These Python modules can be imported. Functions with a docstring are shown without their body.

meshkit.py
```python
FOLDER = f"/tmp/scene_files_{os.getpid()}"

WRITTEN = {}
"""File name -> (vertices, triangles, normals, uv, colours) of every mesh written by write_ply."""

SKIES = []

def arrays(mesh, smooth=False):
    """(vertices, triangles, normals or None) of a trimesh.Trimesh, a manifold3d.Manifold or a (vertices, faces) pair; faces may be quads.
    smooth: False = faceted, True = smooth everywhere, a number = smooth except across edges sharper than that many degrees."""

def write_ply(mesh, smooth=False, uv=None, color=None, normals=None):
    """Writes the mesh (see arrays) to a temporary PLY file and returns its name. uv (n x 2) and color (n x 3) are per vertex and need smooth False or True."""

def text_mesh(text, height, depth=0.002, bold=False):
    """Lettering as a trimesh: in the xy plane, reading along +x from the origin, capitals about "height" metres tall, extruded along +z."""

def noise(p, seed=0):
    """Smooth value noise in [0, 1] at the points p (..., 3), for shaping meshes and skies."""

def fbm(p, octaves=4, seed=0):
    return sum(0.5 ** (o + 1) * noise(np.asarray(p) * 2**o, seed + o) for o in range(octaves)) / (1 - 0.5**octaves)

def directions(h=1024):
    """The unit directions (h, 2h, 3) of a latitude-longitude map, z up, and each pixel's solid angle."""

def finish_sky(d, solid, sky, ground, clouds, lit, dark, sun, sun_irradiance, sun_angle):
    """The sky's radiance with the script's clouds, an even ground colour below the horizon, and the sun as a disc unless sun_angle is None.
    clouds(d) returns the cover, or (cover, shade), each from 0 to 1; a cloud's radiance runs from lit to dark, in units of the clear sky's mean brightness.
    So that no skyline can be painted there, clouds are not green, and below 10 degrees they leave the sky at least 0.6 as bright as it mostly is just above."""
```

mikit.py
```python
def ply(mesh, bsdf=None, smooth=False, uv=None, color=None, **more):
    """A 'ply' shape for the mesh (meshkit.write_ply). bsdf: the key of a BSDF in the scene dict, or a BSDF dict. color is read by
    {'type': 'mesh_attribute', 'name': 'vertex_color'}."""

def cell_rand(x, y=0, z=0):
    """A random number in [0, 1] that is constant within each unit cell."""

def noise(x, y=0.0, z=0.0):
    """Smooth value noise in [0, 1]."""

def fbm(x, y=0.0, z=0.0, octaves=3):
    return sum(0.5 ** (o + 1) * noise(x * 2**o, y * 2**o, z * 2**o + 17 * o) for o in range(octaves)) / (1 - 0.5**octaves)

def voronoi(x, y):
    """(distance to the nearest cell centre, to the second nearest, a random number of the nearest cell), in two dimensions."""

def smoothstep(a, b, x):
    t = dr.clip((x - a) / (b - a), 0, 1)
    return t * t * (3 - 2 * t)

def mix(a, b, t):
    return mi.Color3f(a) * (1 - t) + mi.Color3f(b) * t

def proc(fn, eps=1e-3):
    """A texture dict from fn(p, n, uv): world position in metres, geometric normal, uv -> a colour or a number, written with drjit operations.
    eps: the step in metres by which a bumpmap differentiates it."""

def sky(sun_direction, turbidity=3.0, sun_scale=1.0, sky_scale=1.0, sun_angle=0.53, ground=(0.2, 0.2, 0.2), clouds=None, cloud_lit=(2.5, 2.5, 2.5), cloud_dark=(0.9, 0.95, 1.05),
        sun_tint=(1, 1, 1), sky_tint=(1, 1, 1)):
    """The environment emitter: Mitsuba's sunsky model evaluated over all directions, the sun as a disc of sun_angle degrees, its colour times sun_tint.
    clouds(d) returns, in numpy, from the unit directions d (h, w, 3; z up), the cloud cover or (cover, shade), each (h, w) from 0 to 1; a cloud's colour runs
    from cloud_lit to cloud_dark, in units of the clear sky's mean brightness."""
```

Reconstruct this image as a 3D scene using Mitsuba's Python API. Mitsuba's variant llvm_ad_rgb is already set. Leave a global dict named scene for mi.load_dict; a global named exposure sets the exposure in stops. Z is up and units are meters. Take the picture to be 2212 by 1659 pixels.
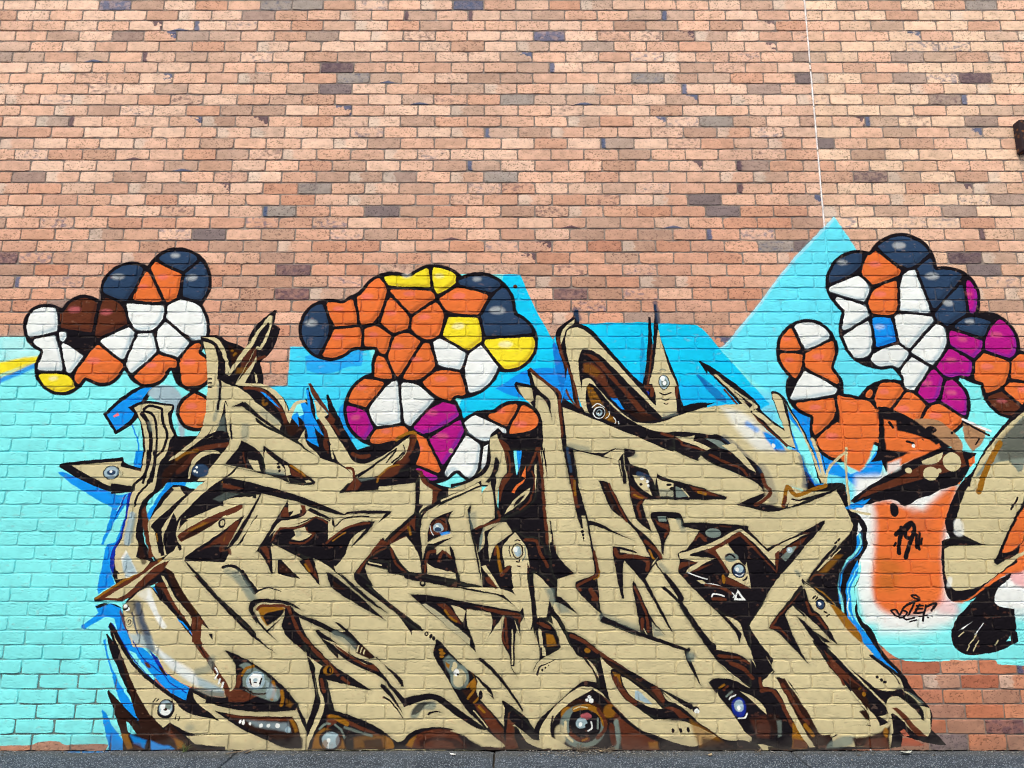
import math, random
import numpy as np
import trimesh
import shapely
from shapely.geometry import Polygon, LineString, box
import drjit as dr
import mitsuba as mi
import mikit, meshkit

T = mi.ScalarTransform4f
scene, labels = {"type": "scene"}, {}

# ---------------------------------------------------------------- camera, sky, exposure
# Wall plane: y = 0, facing -y. z up, metres. The camera stands 4.74 m in front of the wall.
CAM_H, CAM_D, PITCH, FPX = 1.4003, 4.7433, math.radians(10.8694), 1733.0
scene["camera"] = {
    "type": "perspective", "fov_axis": "x", "fov": math.degrees(2 * math.atan(1250 / FPX)),
    "near_clip": 0.05, "far_clip": 400.0,
    "to_world": T().look_at([0, -CAM_D, CAM_H], [0, -CAM_D + math.cos(PITCH), CAM_H + math.sin(PITCH)], [0, 0, 1]),
}
scene["sky"] = mikit.sky((-0.30, -0.45, 0.84), turbidity=3, sun_scale=0.3, sun_angle=25, clouds=lambda d: 1.0,
                         cloud_lit=(1.9, 2.0, 2.12), cloud_dark=(0.9, 0.95, 1.05))
exposure = 3.2

rng = np.random.default_rng(11)

# ---------------------------------------------------------------- mural: vector shapes in wall millimetres
# one line per sprayed shape: kind+paint, softness, opacity, widths, then the points (first absolute, then steps)
MURAL = """pC 0 1 0 0 -3642 2643 1525 0 140 -1056 -201 -779 -154 -814 -183 0 11 40 -28 7 -201 -4 -14 -7 -34 4 -16 7 -14 15 -131 -7 -32 -15 -15 0 -185 -4 -101 0
pC 0 1 0 0 -1699 2293 172 5 1 270 822 0 -103 233 -121 292 988 0 29 -72 48 -128 62 -127 80 -146 46 87 157 36 782 0 81 -74 76 -107 49 23 193 234 162 202 229 270 244 237 120 -222 158 -303 119 -237 270 -117 701 -231 -274 -1927 -320 14 -12 25 -259 0 -157 -10 -258 15 -156 273 -1024 514 -2696 265
pW 3 0.5 0 0 1421 2562 49 23 193 234 162 202 229 270 244 237 10 -18 -237 -234 -233 -267 -162 -208 -195 -233
pX 0 1 0 0 -57 3093 117 0 29 -72 48 -128 62 -127 80 -146 46 87 157 36 782 0 81 -74 76 -107 325 -393 -509 -201 -1649 0 132 450
pX 17 0.8 0 0 -1526 2568 541 0 127 -433 -153 -332 -491 0 -197 490 172 5
pB 83 0.35 0 0 476 2418 1331 -171 -20 -279 -1316 167
pX 23 0.45 0 0 1421 2562 49 23 193 234 162 202 229 270 244 237 120 -222 158 -303 119 -237 104 -348 -446 -283 -552 28
pW 84 0.35 0 0 -3529 2643 1412 0 -38 -225 -1351 57
pB 0 1 0 0 -2459 676 118 -154 98 -110 157 -120 47 0 12 75 -145 72 -65 69 -81 84
pW 94 1 0 0 2239 1683 260 42 414 -106 36 -229 -137 -634 -212 -69 -245 10 -93 207 14 486
pW 62 0.8 0 0 3058 1084 294 20 -44 -319 -123 0 -116 59
pB 5 1 0 0 -3014 1712 42 8 323 -145 78 -11 58 26 -7 -158 -16 -104 -14 -45 -34 -37 -25 -51 -2 -88 46 -109 -98 -64 -14 43 25 203 16 304 -68 31 -212 121 -84 57
pC 0 1 0 0 -2547 1511 10 -64 -49 -186 -73 -22 17 89
pB 4 1 0 0 -2682 1246 32 119 17 127 25 -15 -16 -134 -43 -100
pC 0 1 0 0 -2560 1564 19 3 -51 -98 -15 -7
pB 4 1 0 0 -2517 1858 54 0 -6 -127 -51 8
pB 4 1 0 0 -2677 862 125 14 55 -35 8 -79 80 -126 73 -70 -119 14 -65 126 -23 78 -68 14 -124 -85 -17 21 102 85
eB 4 1 16 16 -2736 734
sB 3 1 9 9 -2576 2061 58 -110 24 -93 -19 -115
pB 4 1 0 0 -2314 1590 79 145 97 31 -23 -168 -118 -226 -92 15 -35 45
pB 4 1 0 0 -2317 977 60 0 120 -172 97 -99 8 -91 -80 70 -130 134
pB 4 1 0 0 -2604 648 14 10 45 -150 71 -117 83 -102 135 -189 34 -54 108 -7 24 -33 -401 0 -77 215 9 13 49 -54 62 -174 186 0 -99 134 -112 169 -69 172
pB 4 1 0 0 -2568 221 9 13 20 -13 65 -101 64 -61 20 -59 -99 -14 -24 87
pB 4 1 0 0 -2536 775 35 14 70 -99 86 -126 103 -83 87 -69 106 -41 37 -14 -30 -75 -23 20 -132 89 -143 117 -118 154
pB 5 0.7 0 0 -1418 2505 87 8 159 -8 156 66 -11 -131 -110 -8 -69 -40 -118 -16 -81 32
pB 5 0.8 0 0 -1186 2120 74 95 54 24 6 -135 -29 -250 -61 0
pB 5 1 0 0 274 2587 20 16 47 -65 15 -81 15 -33 46 -81 -2 -128 -71 -31 -321 31 -134 64 87 64 142 81 174 0
pD 5 0.35 0 0 866 2311 20 342 12 16 23 -147 -13 -138 -19 -81
pD 5 0.4 0 0 1255 2380 16 4 56 -65 -3 -56
pD 5 0.35 0 0 278 2587 16 16 39 -65 15 -73 62 -122 6 -120 -64 -24 -60 225
pD 4 0.6 0 0 1256 2376 16 4 102 -85 82 -80 -2 -39 -77 23
pB 8 1 0 0 1840 2104 131 80 26 -80 62 -195 112 -139 71 -69 110 30 74 123 55 16 -7 -154 -168 -152 -149 -299 -233 299 -54 306
pC 5 1 0 0 1855 2097 127 -173 24 -93 31 -191 -31 0 -91 214
pC 11 0.8 0 0 2043 1716 196 -46 67 -106 -105 -151 -116 75
pW 52 1 0 0 2281 1683 216 21 392 -106 -53 -813 -127 -29 -325 29 -104 199 48 406 -71 145
pF 63 1 0 0 2372 1515 139 20 192 -83 118 104 93 74 41 -11 -111 -229 -61 -164 -6 -242 -10 -80 -91 -79 -219 -30 -117 59 -29 130 61 201 9 205
pO 52 0.25 0 0 2369 1155 93 -11 58 -40 -38 -60 -126 -20
pP 41 0.4 0 0 2730 934 138 -50 11 -79 -142 10
pW 21 1 0 0 2510 1525 205 31 -139 -114 -106 0
pF 19 1 0 0 3089 1165 270 143 -33 -244 -209 -10 -209 -180 -60 10
pW 17 1 0 0 3121 1004 207 80 -32 -240 -83 0 -119 30
pP 27 0.6 0 0 3200 1054 128 30 -15 -110 -69 20
pW 42 0.9 0 0 2257 1535 138 0 22 -207 -77 -143 -37 -281 58 -148 -103 0 -40 228 59 303
pF 73 1 0 0 2387 1504 123 21 193 -73 141 125 90 42 -51 -167 -89 -226 -15 -222 -12 -100 -90 -69 -208 -25 -119 49 -27 145 43 181
pF 41 0.9 0 0 2374 1104 192 40 128 -160 9 -100 -190 -49 -140 49
pO 62 0.35 0 0 2380 1165 93 -10 55 -71 -66 -140 -101 20
pQ 53 0.25 0 0 2598 1452 192 21 -63 -186 -142 41
pW 53 0.35 0 0 2522 1535 233 0 -115 -83
pY 28 0.95 0 0 -3570 2332 80 23 273 161 24 -29 -137 -69 -159 -71 -75 -57
pY 20 1 0 0 -3587 2452 356 64 31 -23 -293 -118 -81 -20
pB 17 0.9 0 0 -3568 2318 157 71 185 86 20 -23 -121 -63 -235 -113
pK 0 1 0 0 -2765 2107 202 197 181 23 -113 -150 -41 -142 -126 -67
pB 0 1 0 0 -2737 2101 188 175 114 28 -93 -127 -38 -120 -93 -61
pP 0 1 0 0 -2694 2090 28 23 13 -17 -31 -17
cS 17 1 0 0 -2469 2247 59 57 113 -14 73 -113 24 -209 -24 -41 -60 208 -130 62
pK 6 1 0 0 -3248 2544 7 -11 -26 -66 1 -49 12 -51 25 -43 36 -40 42 -31 47 -20 48 -5 47 5 42 20 35 31 36 51 71 -34 40 -6 41 6 32 14 31 26 32 60 9 -6 17 -28 26 -35 39 -25 41 -17 39 -6 39 6 37 17 31 23 22 37 14 34 11 3 25 -69 25 -31 33 -23 52 -22 -2 -9 -50 -34 -17 -28 -11 -31 -2 -39 9 -33 16 -31 22 -31 29 -19 35 -14 39 -5 32 5 30 11 28 22 17 31 11 31 3 36 -8 36 -17 31 -21 28 -33 23 -49 23 52 39 20 29 11 37 3 37 -8 37 -17 34 -25 29 -39 32 24 43 21 58 3 70 -14 68 -30 62 -26 35 33 54 18 56 3 63 -13 67 -28 60 -42 55 -56 39 -60 25 -58 9 -63 -9 -56 -25 -45 -39 -43 -67 -59 21 -59 9 -57 -9 -52 -24 -39 -36 -32 -49 -14 -57 -2 -57 9 -38 -4 -9 -70 33 -46 6 -39 -6 -38 -18 -28 -27 -31 -50 -64 29 -46 6 -45 -6 -38 -18 -30 -29 -24 -36 -11 -41 0 -50 12 -43 22 -44 33 -35 37 -26
pY 0 1 0 0 -3209 2387 -16 -9 -1 -9 15 -31 29 -37 43 -28 41 -17 42 -3 41 6 42 22 -2 17 -31 54 -40 26
pW 0 1 0 0 -3357 2710 11 -44 8 -17 13 -12 181 47 6 20 -25 136 -27 12 -44 5 -36 -5 -32 -15 -28 -24 -19 -32 -7 -33
pV 0 1 0 0 -2853 2970 14 -20 133 -51 31 9 85 213 -5 21 -34 15 -52 6 -51 -6 -44 -21 -37 -34 -24 -39 -15 -48
pF 0 1 0 0 -2967 2324 15 -11 9 0 26 39 18 9 80 -37 34 -3 33 3 29 14 23 23 38 63 -2 17 -7 11 -165 127 -14 3 -24 -14 -112 -196 -1 -17
pW 0 1 0 0 -3011 2562 -78 35 -7 -6 -4 -18 57 -169 9 -12 18 -8 16 8 57 109 -3 9
pW 0 1 0 0 -3110 2681 -16 -6 -1 -17 17 -44 17 -6 13 15 9 35 -10 17
pW 0 1 0 0 -3287 2626 -9 -15 1 -11 25 -21 36 -17 14 -23 0 -18 -21 -57 0 -46 18 -11 146 -3 6 20 -78 225 -17 6
pR 0 1 0 0 -2880 2669 15 -29 17 0 185 91 1 17 -47 130 -113 45 -17 -3 -21 -39
pV 0 1 0 0 -2480 3227 -4 -15 10 -19 166 -75 90 87 -8 22 -24 18 -48 21 -56 6 -60 -6 -44 -21
pR 0 1 0 0 -3100 2834 -34 -21 -2 -9 16 -88 10 -12 201 -29 10 12 16 194 -25 21 -36 15 -35 6 -37 -3 -30 -15 -29 -21
pF 0 1 0 0 -2576 2369 0 -20 30 -22 32 -14 31 -3 38 5 32 15 27 19 37 75 17 5 25 -5 11 3 7 14 -5 26 -12 17 -118 32
pW 0 1 0 0 -2824 2629 -10 -15 7 -17 141 -110 15 -3 13 9 55 179 -32 32 -20 3
pW 0 1 0 0 -2638 2737 53 -50 99 6 13 6 56 70 2 12 -4 73 -16 12 -235 18 -8 -3 -1 -18
pW 0 1 0 0 -2646 2461 12 -37 26 -35 17 -2 143 140 4 17 -34 120 -18 8 -84 -8
pW 0 1 0 0 -2425 2550 16 -14 118 -35 69 84 1 20 -165 138 -20 2 -54 -64
pF 0 1 0 0 -2247 2124 6 -34 32 -47 29 -20 51 -13 33 2 44 28 17 28 10 50 -5 34 -32 47 -29 20 -66 28 -66 -48 -23 -47
pF 0 1 0 0 -2536 3151 -1 -18 128 -240 18 0 67 42 6 158 -181 91 -17 0
pF 0 1 0 0 -2542 3099 -19 13 -16 -10 -63 -170 -2 -9 10 -15 170 -18 16 9 -2 18
pW 0 1 0 0 -2389 2869 -7 -15 0 -70 10 -18 192 -152 75 15 10 20 1 55 -11 62 -27 56 -36 56 -120 33 -14 0
pF 0 1 0 0 -2232 2304 18 -9 89 3 34 23 24 48 0 38 -19 54 -19 26 -38 26 -10 14 -2 20 15 29 -1 9 -15 12 -39 -9 -75 -98 -5 -15 22 -148
pV 0 1 0 0 -2290 3099 -4 -12 -5 -146 16 -12 113 -27 28 39 16 47 2 57 -11 57 -24 55 -20 24 -17 6
pO 19 0.5 0 0 -3179 2304 40 -28 41 -17 42 -3 41 6 39 22 -2 14 -34 54 18 -31 2 -17 -45 -26 -41 -5 -42 3
eW 22 0.4 31 14 -3123 2349
pS 20 0.75 0 0 -3342 2661 19 -18 176 44 6 20 -25 130 -15 9 23 -118 -9 -21
pK 20 0.4 0 0 -2837 2953 131 -51 31 9 82 210 -5 18 -12 6 -84 -216 -34 -9 -119 44
eW 23 0.4 43 21 -2761 3078
pR 20 0.45 0 0 -2971 2332 19 -17 6 0 26 40 21 9 80 -37 33 -3 34 3 26 14 25 23 36 63 -2 14 -16 17 2 -11 -38 -66 -26 -23 -29 -14 -33 -3 -34 3 -79 37 -19 -9 -24 -37
eP 22 0.4 45 23 -2866 2472
pS 20 0.75 0 0 -3041 2407 25 -20 13 8 58 106 -4 9 -12 9 -58 -107
pS 20 0.75 0 0 -3115 2629 7 -12 15 -6 10 12 10 35 -8 14 -11 3 -8 -32
pS 20 0.75 0 0 -3235 2418 12 -9 146 -2 3 17 -77 222 -9 3 70 -202 -6 -20 -140 0
pK 20 0.45 0 0 -2863 2643 14 0 183 91 1 14 -47 127 -9 3 40 -106 -4 -21 -188 -90
eP 23 0.4 40 21 -2820 2819
pK 20 0.4 0 0 -2481 3208 10 -12 162 -75 88 87 -17 25 -92 -94
eW 23 0.4 32 15 -2374 3236
pK 20 0.45 0 0 -3117 2719 10 -15 198 -26 7 12 16 191 -19 15 -13 -186 -10 -14
eP 23 0.4 43 24 -3038 2837
pR 20 0.45 0 0 -2565 2344 19 -14 34 -15 29 -2 38 2 30 15 25 22 38 75 19 5 35 -5 6 17 -4 23 -13 14 2 -17 -10 -17 -37 2 -16 -5 -38 -72 -26 -23 -29 -14 -42 -5
eP 22 0.4 36 17 -2468 2441
pS 20 0.75 0 0 -2707 2507 21 -17 15 -3 10 8 55 174 -19 21 -52 -174 -13 -12
pS 20 0.75 0 0 -2604 2707 19 -17 109 11 56 68 -2 85 -15 9 -2 -73 -55 -71 -11 -6
pS 20 0.75 0 0 -2606 2392 15 -3 140 141 4 14 -34 120 -11 2 29 -98 -4 -21 -146 -140 -5 0
pS 20 0.75 0 0 -2410 2539 119 -35 65 84 2 17 -15 12 -2 -9 -72 -87 -109 32
pR 19 0.45 0 0 -2207 2046 27 -20 51 -14 33 3 41 28 18 25 9 50 -5 34 -31 45 15 -20 6 -36 -10 -54 -17 -27 -44 -28 -36 -3
eP 22 0.4 39 20 -2169 2157
pR 20 0.45 0 0 -2409 2896 17 0 65 39 7 155 -18 9 -5 -143 -73 -42
eP 23 0.4 37 21 -2449 3078
pR 20 0.45 0 0 -2548 3102 81 -161 2 -21 -19 -9 -156 12 10 -12 167 -18 14 6 -2 18
eP 23 0.4 31 15 -2576 3006
pS 20 0.75 0 0 -2215 2634 21 -17 75 14 7 18 1 55 -11 62 -43 80 27 -56 11 -62 -1 -56 -10 -23
pR 20 0.45 0 0 -2215 2298 89 3 32 23 24 48 0 35 -18 54 -13 14 15 -46 0 -37 -24 -48 -37 -26 -97 0 12 -14
pR 20 0.45 0 0 -2156 2533 -2 17 15 26 -13 18 -5 -3 -12 -20 1 -18
eP 22 0.4 42 20 -2212 2461
pK 20 0.4 0 0 -2296 2947 12 -15 114 -27 25 36 17 47 1 57 -11 57 -37 70 21 -42 10 -61 -1 -57 -16 -51 -31 -38
eW 23 0.4 37 21 -2244 3069
pK 6 1 0 0 -1131 2938 -52 -39 -32 12 -55 9 -56 -9 -53 -24 -41 -35 -34 -48 -17 -53 -6 -58 12 -62 23 -49 36 -46 50 -38 52 -20 56 -8 56 8 52 23 57 49 71 -11 61 11 9 -6 -18 -57 -2 -98 -60 -25 -54 -43 -40 -57 -22 -62 -5 -67 11 -67 28 -61 43 -55 57 -42 61 -25 66 -8 66 8 40 14 20 -24 37 -31 10 -65 20 -44 28 -40 45 -30 46 -21 49 -6 52 8 43 19 56 43 74 -59 60 -27 68 -8 68 8 60 24 54 43 41 55 27 62 33 17 44 30 31 43 19 47 9 53 -5 52 -22 48 -30 42 -44 36 -47 20 -56 5 -50 -5 -47 -23 -52 -39 -36 3 -69 -8 -61 -28 -30 -20 -8 6 -3 33 -26 59 -20 31 5 8 45 -5 66 8 61 26 56 45 41 54 22 51 59 -6 53 6 51 23 45 34 33 46 20 52 9 52 -8 62 -19 49 -34 47 -45 35 -46 24 -8 92 -26 62 -43 57 -54 45 -61 27 -72 10 -66 -10 -51 -21 -67 55 -61 27 -72 9 -66 -9 -60 -27 -54 -43 -34 16 -70 9 -71 -9 -60 -28 -52 -45 -49 -72
pV 0 1 0 0 -1451 2696 8 -53 23 -52 33 -41 38 -29 17 -5 9 3 75 182 -71 174 -20 3 -22 -9 -44 -35 -29 -44 -14 -42
pY 0 1 0 0 -830 3090 -57 -9 -8 -18 27 -42 15 -9 261 -15 19 9 -8 115 -12 15 -17 0 -51 -21 -65 -46 -46 15
pF 0 1 0 0 -1296 2524 1 -17 15 -9 34 -3 44 6 50 20 57 52 51 -2 7 17 -10 116 -17 9 -163 -23
pF 0 1 0 0 -1266 2893 -22 -6 -5 -21 64 -147 15 -6 137 21 8 20 -37 148 -18 9 -52 -36 -44 12
pM 0 1 0 0 -1118 2138 11 -67 24 -56 41 -47 42 -33 20 -3 46 75 -56 111 -12 9 -92 33 -20 -3
pF 0 1 0 0 -940 2421 2 -57 14 -9 87 -8 19 5 2 20 -51 121 -49 17 -13 -12
pF 0 1 0 0 -1093 2256 -17 -59 12 -14 107 -34 119 152 2 17 -14 12 -115 14 -14 -3 -46 -40
pW 0 1 0 0 -921 2029 20 -8 140 22 11 11 -25 264 -14 17 -42 -11 -138 -183 -2 -20
pF 0 1 0 0 -796 2375 17 -11 16 8 134 233 -8 15 -73 58 -92 -29 -11 -12 -35 -130 0 -12
pF 0 1 0 0 -1048 2947 -31 -15 -5 -18 42 -183 17 -3 89 23 65 205 -8 47 -39 54 -14 9 -23 -9 -47 -42
pF 0 1 0 0 -1017 2585 12 -17 68 3 14 -12 9 -23 40 -15 14 12 27 116 -96 79 -81 -21 -14 -17
pF 0 1 0 0 -950 1938 1 -22 14 -9 60 -5 55 5 43 17 42 -19 13 11 23 80 -31 27 -14 3 -162 -27 -11 -6
pM 0 1 0 0 -640 1714 36 -30 42 -16 49 -6 18 11 -3 16 -8 6 -113 46 -10 0 -14 -11
pW 0 1 0 0 -703 2026 17 -3 5 6 151 165 5 17 -108 96 -103 17 -8 -3 -11 -17 27 -253
pF 0 1 0 0 -572 2973 -266 15 -11 -12 6 -18 138 -148 17 0 154 107 -3 18 -23 32
pF 0 1 0 0 -825 2672 17 -3 89 32 7 77 -6 14 -115 125 -17 6 -14 -12 -46 -166
pF 0 1 0 0 -679 1974 -31 -99 20 -28 5 -52 11 -13 176 -68 8 0 13 8 0 16 -97 197 -8 8 -78 33
pM 0 1 0 0 -472 1773 14 -10 16 8 117 205 0 14 -23 70 -22 0 -179 -114 -3 -17
pF 0 1 0 0 -740 2369 0 -17 14 -8 90 -12 110 95 5 20 -48 150 -26 5 -16 -8
pF 0 1 0 0 -696 2707 6 -17 89 -67 42 0 48 26 8 12 37 137 -47 80 -17 9 -9 -3 -145 -94 -8 -15
pY 0 1 0 0 -483 3136 -67 9 -11 -21 12 -130 20 -36 18 -8 116 68 2 57 -9 18 -29 22
pW 0 1 0 0 -447 1725 4 -27 16 -9 46 38 21 3 14 -5 19 -22 39 -30 19 -2 5 5 33 43 17 164 -8 16 -69 55 -20 3
pM 0 1 0 0 -659 2023 -5 -16 12 -14 80 -30 205 122 5 8 0 20 -20 50 -14 11 -101 20
pF 0 1 0 0 -504 2418 -104 -91 6 -20 108 -91 75 -14 30 37 61 -3 14 11 -35 131 -14 14
pF 0 1 0 0 -389 2997 -116 -74 0 -18 59 -92 205 -15 17 12 58 122 -14 18 -195 50
pF 0 1 0 0 -116 2110 -36 -3 -11 -17 11 -16 113 -51 14 12 64 122 -11 17 -53 -5 -44 -20
pW 0 1 0 0 -347 2427 29 94 -8 15 -162 93 -17 0 -31 -18 -8 -11 40 -151 14 -11 132 -26
pW 0 1 0 0 -333 2404 38 -137 11 -14 9 0 55 14 50 37 39 48 36 80 -105 139 -14 8 -76 -49 -5 -9
pY 0 1 0 0 -312 2550 19 0 73 52 14 27 -27 143 -14 6 -193 9 -8 -12 -32 -109 3 -17
pW 0 1 0 0 -282 2079 -38 -33 0 -9 23 -52 97 -75 148 47 13 17 -2 25 -9 8 -190 86 -14 0
pV 0 1 0 0 -129 2947 -81 -155 -3 -11 29 -129 15 -6 293 18 14 8 -2 27 -28 41 -40 32 -45 20 -14 12 -12 101 -20 53 -23 33 -17 6 -9 -3
pV 0 1 0 0 -287 3078 -83 -30 -5 -12 3 -9 11 -12 210 -51 17 3 51 48 -6 21 -20 15 -63 27 -61 6
pW 0 1 0 0 -225 1646 65 -8 60 8 51 22 54 40 20 25 2 16 -11 14 -11 0 -215 -60 -32 -35 3 -16
pW 0 1 0 0 -207 1749 5 -16 17 -3 223 60 14 11 0 8 -79 120 -9 9 -11 0 -145 -50
pY 0 1 0 0 -192 2608 3 -17 127 -167 31 -9 53 6 40 17 39 29 34 46 17 40 6 49 -6 32 -14 9 -313 -17
pF 0 1 0 0 -17 2007 1 -55 82 -121 16 0 25 11 38 27 28 36 19 44 6 50 -5 44 -16 39 -30 42 -33 25 -28 14 -17 -3 -5 -5
pK 20 0.4 0 0 -1384 2553 38 -29 23 -3 72 180 -71 171 -5 3 61 -150 -75 -183 -11 -6
eW 23 0.4 43 23 -1391 2740
pO 20 0.5 0 0 -874 3033 21 -18 261 -15 17 9 -9 112 -14 12 8 -103 -20 -12
eW 23 0.4 32 18 -738 3084
pR 20 0.45 0 0 -1292 2510 12 -9 34 -3 44 6 47 20 60 52 48 -3 7 15 -10 113 -14 6 9 -96 -10 -20 -48 3 -60 -52 -49 -21 -70 -2
eP 23 0.4 40 20 -1197 2640
pR 20 0.45 0 0 -1232 2734 3 -12 14 -6 135 21 8 17 -37 148 -9 3 31 -127 -8 -21
eP 23 0.4 34 18 -1206 2843
pD 19 0.5 0 0 -1039 1968 42 -30 14 -3 47 72 -60 114 45 -92 -46 -77 -23 2
eP 22 0.4 30 17 -1055 2079
pR 20 0.45 0 0 -936 2367 12 -9 87 -9 16 6 2 17 -51 118 -6 3 43 -98 -2 -20 -22 -8 -79 8
eP 22 0.4 25 11 -907 2438
pR 19 0.45 0 0 -1107 2199 9 -14 104 -33 119 149 2 17 -14 12 -125 -161
eP 22 0.4 33 17 -1025 2284
pS 19 0.75 0 0 -901 2023 137 23 11 8 -25 264 -11 14 21 -256 -13 -14 -143 -22
pR 20 0.45 0 0 -797 2384 18 -17 13 8 132 230 -15 21 -131 -234
eP 23 0.4 39 20 -783 2576
pR 20 0.45 0 0 -1043 2748 3 -14 15 -3 87 23 64 202 -8 44 -15 24 8 -45 -64 -204
eP 23 0.4 43 21 -1011 2932
pR 20 0.45 0 0 -911 2539 34 -15 14 12 27 113 -17 15 -25 -108 -16 -14 -20 5
pR 20 0.45 0 0 -1002 2571 59 2 -15 18 -56 -3
eP 23 0.4 31 17 -958 2661
pR 19 0.45 0 0 -947 1918 11 -8 61 -5 55 5 43 17 42 -20 10 11 23 78 -17 14 -20 -72 -13 -14 -45 19 -43 -16 -55 -6 -52 6
eP 22 0.4 30 17 -848 1987
pD 19 0.5 0 0 -623 1703 22 -16 39 -16 49 -6 16 8 -3 16 -11 6 -22 -14 -49 6
pS 19 0.75 0 0 -717 2046 14 -17 22 3 151 162 3 17 -17 14 -3 -11 -151 -166
pR 20 0.45 0 0 -719 2831 17 -18 14 0 152 104 -4 18 -14 21 0 -18 -151 -104
eP 23 0.4 37 18 -717 2953
pR 20 0.45 0 0 -843 2693 20 -18 15 -3 86 32 7 74 -3 12 -12 11 -9 -79 -87 -32
eP 23 0.4 34 18 -841 2813
pR 19 0.45 0 0 -683 1795 11 -11 174 -68 19 6 -1 16 -102 200 88 -178 1 -19 -16 -8 -11 0
eP 22 0.4 38 19 -633 1875
pD 19 0.5 0 0 -475 1782 17 -17 13 8 118 203 -1 14 -22 67 -6 0 14 -45 1 -13 -118 -206
eP 22 0.4 38 19 -467 1957
pR 20 0.45 0 0 -737 2355 11 -8 90 -12 107 92 5 20 -48 147 -9 3 43 -127 -8 -23 -110 -95 -81 9
eP 22 0.4 36 17 -651 2481
pR 20 0.45 0 0 -687 2693 86 -67 42 0 53 38 37 134 -14 24 -37 -138 -11 -12 -45 -29 -48 0
eP 23 0.4 40 21 -610 2784
pO 20 0.5 0 0 -532 2970 21 -17 113 68 2 54 -9 15 -6 6 -5 -54
eW 23 0.4 29 15 -508 3081
pS 19 0.75 0 0 -441 1700 14 -8 43 38 27 3 -22 16 -22 -3 -43 -35
pS 19 0.75 0 0 -327 1706 42 -30 13 -3 41 49 15 161 -14 19 -18 -161 -40 -52 -19 3
pD 19 0.5 0 0 -661 2007 11 -11 78 -31 202 122 5 6 0 20 -20 50 -6 6 12 -34 0 -22 -5 -9 -205 -122
eP 22 0.4 39 20 -539 2115
pR 19 0.45 0 0 -511 2236 19 -17 73 -14 30 37 58 -3 14 11 -35 128 -11 9 32 -117 -17 -14 -58 3 -33 -37
eP 22 0.4 42 20 -486 2349
pR 20 0.45 0 0 -443 2816 202 -15 17 9 56 122 -18 15 -56 -116 -17 -12 -196 15
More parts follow.
